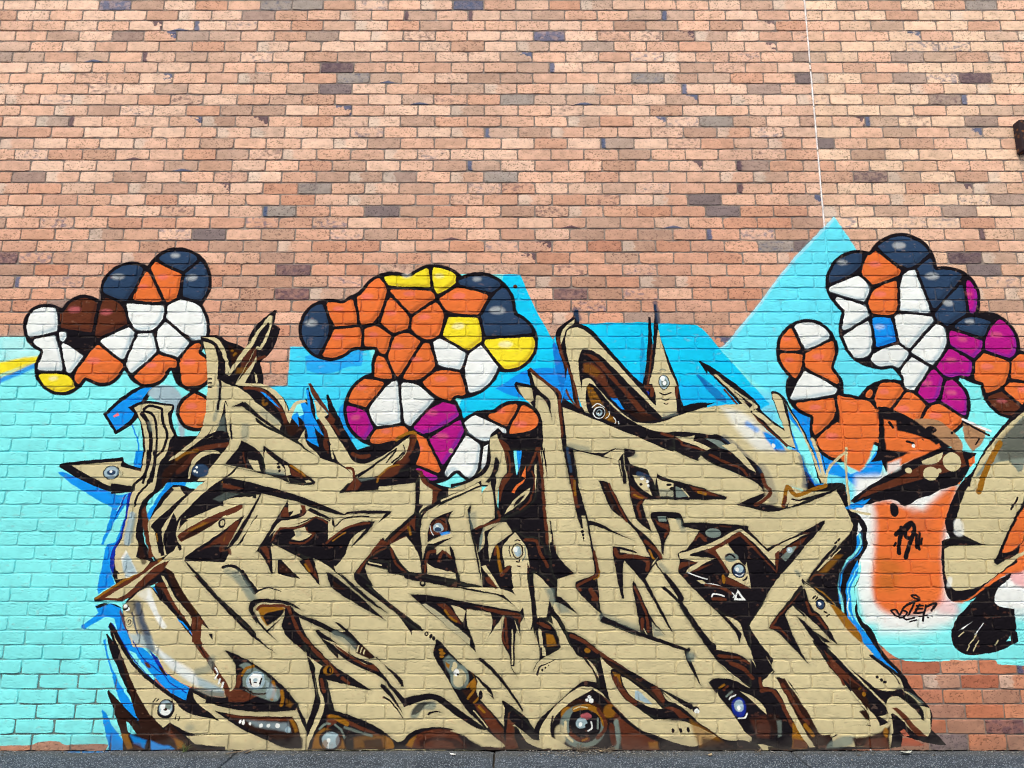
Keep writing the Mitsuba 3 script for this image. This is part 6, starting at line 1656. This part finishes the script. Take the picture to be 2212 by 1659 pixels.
def bare_brick(p, uv):
    iu, iv = dr.floor(uv.x), dr.floor(uv.y)
    lx, lz = (uv.x - iu) / 0.9, (uv.y - iv) / 0.9
    r = [mikit.cell_rand(iu, iv, k) for k in range(6)]
    col = V3(BRICK_TONES[0])
    for k, tone in enumerate(BRICK_TONES[1:]):
        col = dr.select(r[0] > (k + 1) / len(BRICK_TONES), V3(tone), col)
    # creamier batch right of the expansion joint; paling with height is painted-in haze
    haze_cream = mikit.smoothstep(0.6, 2.6, p.z) * 0.30 + mikit.smoothstep(2.2, 4.8, p.z) * 0.55 + dr.select(p.x > JOINT_X, 0.2, 0.0) * mikit.smoothstep(1.6, 2.6, p.z)
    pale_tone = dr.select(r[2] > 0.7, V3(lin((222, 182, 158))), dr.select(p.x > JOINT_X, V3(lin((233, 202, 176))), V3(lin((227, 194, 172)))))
    col = mikit.mix(col, pale_tone, dr.clip(haze_cream * (0.65 + 0.7 * r[4]) + 0.04, 0, 0.92))
    # whole grey or purple-grey bricks
    grey = dr.select(r[2] > 0.5, V3(GREYS[2]), V3(GREYS[0]))
    col = dr.select(r[1] > 0.82, mikit.mix(col, V3(lin((168, 142, 128))), 0.55), col)
    col = dr.select(r[1] > 0.935, mikit.mix(col, grey, 0.45), col)
    col = dr.select(r[1] > 0.975, mikit.mix(col, grey, 0.85), col)
    col *= 0.90 + 0.18 * r[4]
    # kiln flashes: a dark corner, a dark lens at the foot, a dark end, pale ends
    n = mikit.fbm(p.x * 45, p.z * 60, r[3] * 50, 2)
    dark = dr.select(r[5] > 0.5, V3(GREYS[3]), V3(GREYS[1]))
    corner = mikit.smoothstep(0.0, 0.08, lx * 1.0 + lz * 0.5 - 1.12 + (n - 0.5) * 0.7)
    lens = mikit.smoothstep(0.02, 0.10, 0.30 - dr.abs(lx - 0.55) * 0.75 - lz + (n - 0.5) * 0.1)
    end = mikit.smoothstep(0.0, 0.06, 0.17 - lx + (n - 0.5) * 0.1)
    full = mikit.smoothstep(0.3, 0.7, n)
    blot = mikit.smoothstep(0.45, 0.85, n) * 0.7
    f = dr.select(r[3] < 0.022, corner, dr.select(r[3] < 0.040, lens, dr.select(r[3] < 0.056, end, dr.select(r[3] < 0.074, full * 0.3 + 0.7, dr.select(r[3] < 0.15, blot, 0.0)))))
    pale = dr.select((r[3] > 0.9), mikit.smoothstep(0.0, 0.1, 0.4 - lx + (n - 0.5) * 0.3) * 0.5, 0.0)
    col = mikit.mix(col, dark, f * 0.85)
    col = mikit.mix(col, V3(lin((214, 200, 186))), pale)
    # cloudy firing, pits and iron specks
    col *= 0.86 + 0.28 * mikit.fbm(p.x * 22, p.z * 30, 5.0, 2)
    pit = mikit.smoothstep(0.70, 0.82, mikit.noise(p.x * 120, p.z * 150, 2.0)) * (0.3 + 0.7 * mikit.cell_rand(iu, iv, 9))
    return mikit.mix(col, col * 0.38, pit * 0.75)


def dirt(p):
    """Splash dirt along the foot of the wall, in blotches."""
    n = mikit.fbm(p.x * 9, p.z * 14, 1.0, 3)
    return mikit.smoothstep(0.13, 0.0, p.z + (n - 0.5) * 0.2)


def brick_colour(p, n, uv):
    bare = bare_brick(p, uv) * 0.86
    c, a = mural(p.x, p.z, bare)
    # thin spots in the paint and overspray mottling
    c = c * (0.93 + 0.14 * mikit.fbm(p.x * 30, p.z * 30, 4.0, 2)) * (0.90 + 0.20 * mikit.fbm(p.x * 3.1, p.z * 3.7, 6.0, 3))
    # scuffs and chips: bare brick shows at some arrises and in small flecks
    lz = (uv.y - dr.floor(uv.y)) / 0.9
    worn = mikit.smoothstep(0.72, 0.84, mikit.fbm(p.x * 26, p.z * 44, 12.0, 3) + 0.10 * mikit.smoothstep(0.10, 0.0, dr.minimum(lz, 1 - lz)))
    c = mikit.mix(c, bare * 0.9, a * worn * 0.15)
    return mikit.mix(c, V3((0.12, 0.11, 0.10)), dirt(p) * 0.28)


def mortar_colour(p, n, uv):
    m = V3(lin((166, 152, 144))) * (0.40 + 0.4 * mikit.fbm(p.x * 40, p.z * 60, 7.0, 2))
    c, a = mural(p.x, p.z, m)
    # the can does not reach all of the raked joint
    low = mikit.smoothstep(0.9, 0.3, p.z) * mikit.smoothstep(-1.8, -2.6, p.x)
    c = mikit.mix(c, V3((0.10, 0.06, 0.05)), a * low * 0.8 * mikit.smoothstep(0.42, 0.52, mikit.fbm(p.x * 7, p.z * 9, 3.0, 2)))
    c = mikit.mix(c, m * 0.8, a * 0.22 * mikit.smoothstep(0.35, 0.65, mikit.fbm(p.x * 14, p.z * 50, 9.0, 2)))
    return mikit.mix(c, V3((0.10, 0.09, 0.085)), dirt(p) * 0.35)


def brick_grain(p, n, uv):
    return mikit.fbm(p.x * 90, p.y * 90, p.z * 90, 2) * 0.6 - 0.9 * mikit.smoothstep(0.68, 0.82, mikit.noise(p.x * 120, p.z * 150, 2.0))


def bsdf(name, fn, grain=None, scale=0.002):
    d = {"type": "diffuse", "reflectance": mikit.proc(fn) if callable(fn) else {"type": "rgb", "value": list(map(float, fn))}}
    if grain:
        d = {"type": "bumpmap", "texture": mikit.proc(grain, eps=2e-3), "scale": scale, "bsdf": d}
    scene[name] = {"type": "twosided", "bsdf": d}


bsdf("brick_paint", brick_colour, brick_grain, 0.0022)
bsdf("mortar_paint", mortar_colour)


def sealant_colour(p, n, uv):
    c = V3(lin((236, 230, 230))) * (0.62 + 0.5 * mikit.fbm(3.0, p.z * 26, 1.0, 3))
    c, a = mural(p.x, p.z, c)
    return c


bsdf("sealant_paint", sealant_colour)


def asphalt(p, n, uv):
    c = V3((0.040, 0.052, 0.070)) * (0.45 + 1.1 * mikit.fbm(p.x * 5, p.y * 9, 0.5, 4))
    d, d2, w = mikit.voronoi(p.x * 120, p.y * 120)
    stone = mikit.smoothstep(0.42, 0.25, d) * mikit.smoothstep(0.55, 0.95, w)
    c = mikit.mix(c, V3((0.34, 0.39, 0.46)), stone * 0.85)
    c = mikit.mix(c, V3((0.02, 0.02, 0.024)), mikit.smoothstep(0.4, 0.3, d) * mikit.smoothstep(0.25, 0.05, w))
    # washed dust along the wall and a breath of blue overspray
    dust = mikit.smoothstep(-0.16, -0.02, p.y + (mikit.fbm(p.x * 5, p.y * 9, 2.0, 3) - 0.5) * 0.16)
    c = mikit.mix(c, V3((0.075, 0.078, 0.076)), dust * 0.6)
    blue = mikit.smoothstep(0.16, 0.06, dr.abs(p.x + 2.62)) * mikit.smoothstep(-0.05, -0.005, p.y) * mikit.fbm(p.x * 60, p.y * 60, 1.0, 2)
    return mikit.mix(c, V3((0.02, 0.22, 0.6)), blue * 0.9)


def asphalt_grain(p, n, uv):
    d, d2, w = mikit.voronoi(p.x * 120, p.y * 120)
    return mikit.fbm(p.x * 60, p.y * 60, 1.0, 2) + 0.5 * (1 - d) * w


bsdf("asphalt", asphalt, asphalt_grain, 0.004)
bsdf("groove_dirt", (0.035, 0.033, 0.03))


# ---------------------------------------------------------------- brick wall
def brick_mesh(x0, x1, z0, z1, iu, iv, r):
    """A brick lying in the wall: front face with worn, slightly wandering arrises; open at the back."""
    nx, nz = 7, 3
    off, tx, tz = r.normal(0, 0.0011), r.normal(0, 0.0007), r.normal(0, 0.0007)

    def ring(inset, y, jit):
        xs, zs = np.linspace(x0 + inset, x1 - inset, nx), np.linspace(z0 + inset, z1 - inset, nz)
        p = [(x, zs[0]) for x in xs] + [(xs[-1], z) for z in zs[1:]] + [(x, zs[-1]) for x in xs[-2::-1]] + [(xs[0], z) for z in zs[-2:0:-1]]
        p = np.array(p)
        p += r.normal(0, jit, p.shape)
        for k in (0, nx - 1, nx + nz - 2, 2 * nx + nz - 3):        # corners are worn round
            cx, cz = (x0 + x1) / 2, (z0 + z1) / 2
            p[k] += np.sign(np.array([cx, cz]) - p[k]) * abs(r.normal(0.0015, 0.0022))
        v = np.c_[p[:, 0], np.full(len(p), y), p[:, 1]]
        return v
    jit = 0.0009 if r.random() < 0.85 else 0.002
    outer = ring(0.0, 0.022, 0.0)
    rim = ring(0.0004, 0.0022, jit)
    face = rim.copy()
    ctr = np.array([(x0 + x1) / 2, 0, (z0 + z1) / 2])
    face[:, [0, 2]] += np.sign(ctr[[0, 2]] - face[:, [0, 2]]) * 0.0022
    face[:, 1] = r.normal(0, 0.0003, len(face))
    mid = np.c_[np.linspace(x0 + .02, x1 - .02, 3), r.normal(-0.0002, 0.0004, 3), np.full(3, ctr[2])]
    v = np.vstack([outer, rim, face, mid])
    v[len(outer):, 1] += off + (v[len(outer):, 0] - ctr[0]) * tx * 6 + (v[len(outer):, 2] - ctr[2]) * tz * 15
    n = len(outer)
    f = []
    for k in range(n):
        k2 = (k + 1) % n
        for a in (0, n):
            f += [(a + k, a + k2, a + n + k2), (a + k, a + n + k2, a + n + k)]
    m = 3 * n
    mids = v[m:, 0]
    for k in range(n):
        k2 = (k + 1) % n
        e = (v[2 * n + k, 0] + v[2 * n + k2, 0]) / 2
        c = m + int(np.argmin(np.abs(mids - e)))
        f.append((2 * n + k, 2 * n + k2, c))
        ca, cb = [m + int(np.argmin(np.abs(mids - (v[2 * n + q, 0] + v[2 * n + (q + 1) % n, 0]) / 2))) for q in (k, k2)]
        if ca != cb:
            f.append((ca, 2 * n + k2, cb))
    uv = np.c_[iu + 0.9 * np.clip((v[:, 0] - x0) / 0.2337, 0, 1), iv + 0.9 * np.clip((v[:, 2] - z0) / (z1 - z0), 0, 1)]
    return v, np.array(f), uv


def on_screen(x0, x1, z0, z1):
    """Shown area of a wall rectangle in the picture (for choosing the 300 bricks that show largest)."""
    s, c = math.sin(PITCH), math.cos(PITCH)

    def px(x, z):
        fwd, up = CAM_D * c + (z - CAM_H) * s, -CAM_D * s + (z - CAM_H) * c
        return np.array([1250 + FPX * x / fwd, 937.5 - FPX * up / fwd])
    a, b = px(x0, z0), px(x1, z1)
    w = min(b[0], 2500) - max(a[0], 0)
    h = min(a[1], 1875) - max(b[1], 0)
    return max(w, 0) * max(h, 0)


WALL_X, N_COURSES = 5.2, 66
bricks = []
for k in range(N_COURSES):
    z0 = COURSE0 + k * COURSE + JOINT / 2 if k else 0.0
    z1 = COURSE0 + (k + 1) * COURSE - JOINT / 2
    drift = 0.03 * (1 - k / 59.0) if k < 59 else 0
    for side in (-1, 1):
        edges = [JOINT_X + side * 0.006]
        x = JOINT_X + side * (PITCH_X if k % 2 else PITCH_X / 2) + drift * (side < 0)
        while abs(x) < WALL_X:
            edges.append(x + rng.normal(0, 0.0028))
            x += side * PITCH_X
        edges.append(side * WALL_X)
        edges = sorted(edges)
        for a, b in zip(edges[:-1], edges[1:]):
            g0 = 0 if abs(a - JOINT_X) < 0.01 else JOINT / 2
            g1 = 0 if abs(b - JOINT_X) < 0.01 else JOINT / 2
            if b - a - g0 - g1 < 0.03:
                continue
            dz = rng.normal(0, 0.0008, 2)
            if k == 0:
                dz[0] = 0
            bricks.append((a + g0, b - g1, z0 + dz[0], z1 + dz[1], k))

labels["brick_building"] = {"label": "salmon brick building side wall with tan and black graffiti lettering on sky blue panels", "category": "building"}
shown = sorted(range(len(bricks)), key=lambda i: -on_screen(*bricks[i][:4]))
own = set(shown[:300])
id_rng = np.random.default_rng(5)
rest_v, rest_f, rest_uv, base_i, count = [], [], [], 0, 0
for i, (x0, x1, z0, z1, k) in enumerate(bricks):
    v, f, uv = brick_mesh(x0, x1, z0, z1, int(id_rng.integers(0, 900)), int(id_rng.integers(0, 900)), np.random.default_rng(1000 + i))
    if i in own:
        key = "brick_building__wall__brick" + (f"_{count:03d}" if count else "")
        count += 1
        scene[key] = mikit.ply((v, f), "brick_paint", uv=uv)
    else:
        rest_v.append(v); rest_f.append(f + base_i); rest_uv.append(uv)
        base_i += len(v)
scene["brick_building__wall__brickwork"] = mikit.ply((np.vstack(rest_v), np.vstack(rest_f)), "brick_paint", uv=np.vstack(rest_uv))
labels["brick_building__wall__brickwork"] = {"kind": "stuff", "label": "bare and painted brickwork above the lowest courses"}


def add(key, mesh, mat, **kw):
    scene[key] = mikit.ply(mesh, mat, **kw)


def boxm(x0, x1, y0, y1, z0, z1):
    m = trimesh.creation.box(extents=(x1 - x0, y1 - y0, z1 - z0))
    m.apply_translation(((x0 + x1) / 2, (y0 + y1) / 2, (z0 + z1) / 2))
    return m


WALL_TOP = COURSE0 + N_COURSES * COURSE
# mortar: one sheet with depth behind the brick faces, raked back 8 mm, gently uneven
gx, gz = np.linspace(-WALL_X, WALL_X, 420), np.linspace(0, WALL_TOP, 330)
X, Z = np.meshgrid(gx, gz)
P = np.c_[X.ravel(), np.zeros(X.size), Z.ravel()]
P[:, 1] = 0.0058 + (meshkit.fbm(P * [14, 1, 40], 3, 4) - 0.5) * 0.005
q = np.arange(X.size).reshape(X.shape)
F = np.stack([q[:-1, :-1], q[:-1, 1:], q[1:, 1:], q[1:, :-1]], -1).reshape(-1, 4)
scene["brick_building__wall__mortar"] = mikit.ply((P, F), "mortar_paint", smooth=True)
scene["brick_building__wall__core"] = mikit.ply(boxm(-WALL_X, WALL_X, 0.024, 0.24, 0, WALL_TOP), "groove_dirt")
# expansion joint bead
zs = np.linspace(0, WALL_TOP, 400)
bead_v = []
for k, z in enumerate(zs):
    w = 0.0066
    y = 0.003 + 0.002 * math.sin(z * 19) + rng.normal(0, 0.0006)
    bead_v += [(JOINT_X - w, 0.009, z), (JOINT_X - 0.0045, y, z), (JOINT_X + 0.0045, y, z), (JOINT_X + w, 0.009, z)]
bead_f = [(4 * k + j, 4 * k + j + 1, 4 * k + j + 5, 4 * k + j + 4) for k in range(len(zs) - 1) for j in range(3)]
scene["brick_building__wall__sealant_bead"] = mikit.ply((np.array(bead_v), np.array(bead_f)), "sealant_paint", smooth=True)
labels["brick_building__wall__sealant_bead"] = {"label": "thin pale sealant line of the upright expansion joint"}

# ---------------------------------------------------------------- ground
scene["ground"] = mikit.ply((np.array([(-80, -80, -0.03), (80, -80, -0.03), (80, 80, -0.03), (-80, 80, -0.03)], float), np.array([(0, 1, 2, 3)])), "groove_dirt")
labels["ground"] = {"kind": "structure", "label": "ground under the pavement"}
scene["pavement"] = mikit.ply(boxm(-14, 14, -9, 0.02, -0.06, -0.02), "groove_dirt")
labels["pavement"] = {"kind": "structure", "label": "dark speckled asphalt pavement at the foot of the wall"}


def slab(x0, x1, seed):
    n, m = max(int((x1 - x0) / 0.04), 4), 40
    ys = np.concatenate([np.linspace(-9, -0.8, 8), np.linspace(-0.78, 0.012, m - 8)])
    xs = np.linspace(x0, x1, n)
    X, Y = np.meshgrid(xs, ys)
    P = np.c_[X.ravel(), Y.ravel(), np.zeros(X.size)]
    P[:, 2] = (meshkit.fbm(P * 7, 3, seed) - 0.5) * 0.008 - 0.002
    P[:, 2] += (meshkit.fbm(P * 60, 2, seed) - 0.5) * 0.003
    edge = np.minimum(P[:, 0] - x0, x1 - P[:, 0])
    P[:, 0] += np.where(edge < 1e-6, (meshkit.noise(P * 25, seed) - 0.5) * 0.008, 0)
    P[:, 2] -= np.where(edge < 1e-6, 0.006, 0)
    P[:, 0] += (P[:, 1]) * 0.15 * 0
    q = np.arange(X.size).reshape(X.shape)
    F = np.stack([q[:-1, :-1], q[:-1, 1:], q[1:, 1:], q[1:, :-1]], -1).reshape(-1, 4)
    v, f, nrm = meshkit.arrays((P, F))
    border = np.concatenate([q[0, :], q[1:, -1], q[-1, -2::-1], q[-2:0:-1, 0]])
    low = v[border].copy(); low[:, 2] = -0.02
    v2 = np.vstack([v, low]); b = len(v)
    k = len(border)
    sk = np.array([(border[i], b + i, b + (i + 1) % k) for i in range(k)] + [(border[i], b + (i + 1) % k, border[(i + 1) % k]) for i in range(k)])
    return v2, np.vstack([f, sk])


cuts = [-14.0, -4.6, -1.70, -0.108, 1.73, 4.4, 14.0]
for i, (a, b) in enumerate(zip(cuts[:-1], cuts[1:])):
    key = "pavement__slab" + (f"_{i:03d}" if i else "")
    scene[key] = mikit.ply(slab(a + 0.007, b - 0.007, 20 + i), "asphalt", smooth=True)


# added unseen building behind the camera, blocking low sky from the wall foot
def flat(name, rgb, amp=0.2, s=3.0):
    base = V3(rgb)
    bsdf(name, lambda p, n, uv: base * (1 - amp + 2 * amp * mikit.fbm(p.x * s, p.y * s, p.z * s, 3)))


flat("render_paint", (0.50, 0.50, 0.48))
flat("roof_metal", (0.30, 0.31, 0.32))
flat("door_paint", (0.10, 0.16, 0.20))
flat("window_dark", (0.03, 0.04, 0.05))
YF = -11.5
scene["added_building__wall"] = mikit.ply(trimesh.util.concatenate([boxm(-16, 16, YF - 8, YF, 0, 5.6)]), "render_paint")
scene["added_building__roof"] = mikit.ply(trimesh.util.concatenate([boxm(-16.3, 16.3, YF - 8.3, YF + 0.3, 5.6, 5.78)]), "roof_metal")
for i, x in enumerate((-9.0, -3.0, 5.0, 11.0)):
    k = f"_{i:03d}" if i else ""
    scene["added_building__window" + k] = mikit.ply(boxm(x, x + 1.8, YF - 0.02, YF + 0.03, 1.3, 2.7), "window_dark")
scene["added_building__door"] = mikit.ply(boxm(0.5, 1.5, YF - 0.02, YF + 0.04, 0, 2.1), "door_paint")
labels["added_building"] = {"label": "low rendered building added unseen behind the camera to shade the wall foot", "category": "building"}

# ---------------------------------------------------------------- rusty fixture at the right edge
def rust(p, n, uv):
    c = mikit.mix(V3((0.035, 0.026, 0.030)), V3((0.20, 0.085, 0.035)), mikit.smoothstep(0.62, 0.85, mikit.fbm(p.x * 40, p.y * 40, p.z * 40, 3)))
    return c


bsdf("rusty_steel", rust)


def rounded_box(x0, x1, y0, y1, z0, z1, r):
    import manifold3d as m3
    s = [m3.Manifold.sphere(r, 12).translate((x, y, z)) for x in (x0 + r, x1 - r) for y in (y0 + r, y1 - r) for z in (z0 + r, z1 - r)]
    return m3.Manifold.batch_hull(s)


FX0, FZ0, FZ1 = 3.655, 4.00, 4.24
scene["wall_bracket__plate"] = mikit.ply(rounded_box(FX0 + 0.012, FX0 + 0.30, -0.006, 0.010, FZ0 + 0.01, FZ1 - 0.02, 0.004), "rusty_steel", smooth=35)
scene["wall_bracket__channel"] = mikit.ply(rounded_box(FX0, FX0 + 0.075, -0.075, -0.006, FZ0, FZ1, 0.008), "rusty_steel", smooth=35)
for i, z in enumerate((FZ0 + 0.05, FZ1 - 0.06)):
    b = trimesh.creation.cylinder(radius=0.011, height=0.014, sections=6)
    b.apply_transform(trimesh.transformations.rotation_matrix(math.pi / 2, (1, 0, 0)))
    b.apply_translation((FX0 + 0.14, -0.012, z))
    scene["wall_bracket__bolt" + (f"_{i:03d}" if i else "")] = mikit.ply(b, "rusty_steel")
labels["wall_bracket"] = {"label": "dark rusty steel bracket bolted to the bare bricks at the right edge of the photo", "category": "bracket"}

# ---------------------------------------------------------------- litter at the foot of the wall
flat("tan_leaf_mat", (0.34, 0.27, 0.18), 0.3, 60)
flat("grey_leaf", (0.30, 0.32, 0.30), 0.3, 60)
flat("twig_bark", (0.16, 0.13, 0.10), 0.3, 60)
flat("paper_white", (0.62, 0.65, 0.68), 0.1, 60)
flat("weed_green", (0.09, 0.12, 0.05), 0.3, 60)
flat("cap_black", (0.02, 0.02, 0.025), 0.2, 60)


def leaf_mesh(length, width, curl, r):
    n = 9
    t = np.linspace(0, 1, n)
    w = width * np.sin(np.pi * t ** 0.8) ** 0.8 * 0.5
    x = (t - 0.5) * length
    z = curl * (4 * (t - 0.5) ** 2) * length * 0.3
    rows = []
    for side in (-1, -0.5, 0, 0.5, 1):
        rows.append(np.c_[x, side * w + r.normal(0, width * 0.03, n), z + abs(side) * curl * w * 0.9 + r.normal(0, width * 0.02, n)])
    v = np.vstack(rows)
    q = np.arange(5 * n).reshape(5, n)
    f = np.stack([q[:-1, :-1], q[:-1, 1:], q[1:, 1:], q[1:, :-1]], -1).reshape(-1, 4)
    v2 = v - [0, 0, 0.0012]
    e = len(v)
    return np.vstack([v, v2]), np.vstack([f, f[:, ::-1] + e])


def place(vf, x, y, z, rz):
    v, f = vf
    c, s = math.cos(rz), math.sin(rz)
    return np.c_[v[:, 0] * c - v[:, 1] * s + x, v[:, 0] * s + v[:, 1] * c + y, v[:, 2] - v[:, 2].min() + z], f


scene["dry_leaf"] = mikit.ply(place(leaf_mesh(0.085, 0.035, 0.7, rng), 2.40, -0.075, 0.0, 0.2), "grey_leaf", smooth=True)
labels["dry_leaf"] = {"label": "grey crumpled leaf lying on the pavement near the right end of the lettering", "category": "leaf"}
leaf_at = [(1.20, -0.10, "tan_leaf_mat", "small tan leaf scrap left of the grey leaf, near the wall foot"),
           (0.55, -0.03, "tan_leaf_mat", "tan leaf scrap among the debris below the large painted eye"),
           (-1.62, -0.05, "twig_bark", "dark curled leaf beside the dry twig at the wall foot"),
           (3.30, -0.12, "paper_white", "pale torn scrap on the pavement below the bare bricks"),
           (-0.36, -0.09, "paper_white", "bluish white scrap left of the middle pavement crack")]
for i, (x, y, m, text) in enumerate(leaf_at):
    key = f"litter_scrap_{i:03d}" if i else "litter_scrap"
    scene[key] = mikit.ply(place(leaf_mesh(0.05, 0.022, 0.6, rng), x, y, 0.0, rng.uniform(0, 6)), m, smooth=True)
    labels[key] = {"label": text, "category": "litter", "group": "litter scraps on the pavement"}


def stick(points, r):
    return common_tube(np.array(points, float), r)


def common_tube(p, radii, sides=6):
    t = np.gradient(p, axis=0)
    t /= np.linalg.norm(t, axis=1, keepdims=True) + 1e-12
    a = np.cross(t, [0.1, 0.2, 1.0]); a /= np.linalg.norm(a, axis=1, keepdims=True) + 1e-12
    b = np.cross(t, a)
    ang = np.arange(sides) * 2 * np.pi / sides
    v = p[:, None] + np.broadcast_to(radii, (len(p),))[:, None, None] * (np.cos(ang)[None, :, None] * a[:, None] + np.sin(ang)[None, :, None] * b[:, None])
    i, j = np.meshgrid(np.arange(len(p) - 1), np.arange(sides), indexing="ij")
    q = np.stack([i * sides + j, i * sides + (j + 1) % sides, (i + 1) * sides + (j + 1) % sides, (i + 1) * sides + j], -1).reshape(-1, 4)
    return v.reshape(-1, 3), q


tw = np.array([(-1.74, -0.085, 0.006), (-1.70, -0.07, 0.010), (-1.665, -0.062, 0.012), (-1.62, -0.045, 0.016), (-1.585, -0.035, 0.022)])
scene["dry_twig"] = mikit.ply(common_tube(tw, np.array([.0035, .004, .0035, .003, .0015])), "twig_bark", smooth=True)
labels["dry_twig"] = {"label": "thin dry twig on the pavement against the painted wall, left of the middle", "category": "twig"}
cap = trimesh.creation.cylinder(radius=0.017, height=0.011, sections=20)
cap.apply_translation((3.43, -0.17, 0.0055))
scene["bottle_cap"] = mikit.ply(cap, "cap_black", smooth=30)
labels["bottle_cap"] = {"label": "small black cap lying on the pavement at the right end of the wall", "category": "cap"}


def tuft(x, y, n, h, spread, r):
    vs, fs, b = [], [], 0
    for _ in range(n):
        a, lean, hh = r.uniform(0, 2 * np.pi), r.uniform(0.1, 1.0) * spread, h * r.uniform(0.4, 1.0)
        ox, oy = r.normal(0, spread * 0.15), -abs(r.normal(0, 0.01))
        t = np.linspace(0, 1, 5)
        px = x + ox + np.cos(a) * lean * t ** 1.5
        py = np.minimum(y + oy + np.sin(a) * lean * t ** 1.5, -0.004)
        pz = hh * t * (1 - 0.35 * t)
        v, f = common_tube(np.c_[px, py, pz], 0.0016 * (1 - 0.8 * t) + 0.0003, 4)
        vs.append(v); fs.append(f + b); b += len(v)
    return np.vstack(vs), np.vstack(fs)


weeds = [(-2.02, 14, 0.085, 0.05, "weed_green", "small green weed at the wall foot below the painted jaw of the left letter"),
         (0.42, 30, 0.075, 0.10, "twig_bark", "dry brown grass tuft below the large painted eye"),
         (0.58, 24, 0.05, 0.10, "twig_bark", "lower dry grass tuft just right of the brown one under the eye"),
         (1.52, 10, 0.03, 0.05, "twig_bark", "tiny dry weed at the wall foot beside the right pavement crack")]
for i, (x, n, h, sp, m, text) in enumerate(weeds):
    key = f"weed_tuft_{i:03d}" if i else "weed_tuft"
    scene[key] = mikit.ply(tuft(x, -0.012, n, h, sp, rng), m, smooth=True)
    labels[key] = {"label": text, "category": "weed", "group": "weeds along the foot of the wall"}
# grit that collects in the corner between pavement and wall
vs, fs, b = [], [], 0
for _ in range(900):
    x, y = rng.uniform(-4.2, 4.2), -abs(rng.normal(0, 0.05)) - 0.003
    if rng.random() < 0.35:
        x = rng.normal(0.5, 0.25)
    m = trimesh.creation.icosahedron()
    s = rng.uniform(0.0015, 0.005)
    v = m.vertices * s * [rng.uniform(.6, 1.8), rng.uniform(.6, 1.4), rng.uniform(.4, 1)] + [x, y, s * 0.3]
    vs.append(v); fs.append(np.array(m.faces) + b); b += len(v)


def grit_colour(p, n, uv):
    r = mikit.cell_rand(p.x * 90, p.y * 90, 1)
    return mikit.mix(V3((0.05, 0.045, 0.04)), V3((0.36, 0.36, 0.35)), r * r)


bsdf("grit_mix", grit_colour)
scene["pavement__grit"] = mikit.ply((np.vstack(vs), np.vstack(fs)), "grit_mix")
labels["pavement__grit"] = {"kind": "stuff", "label": "loose grit along the foot of the wall"}
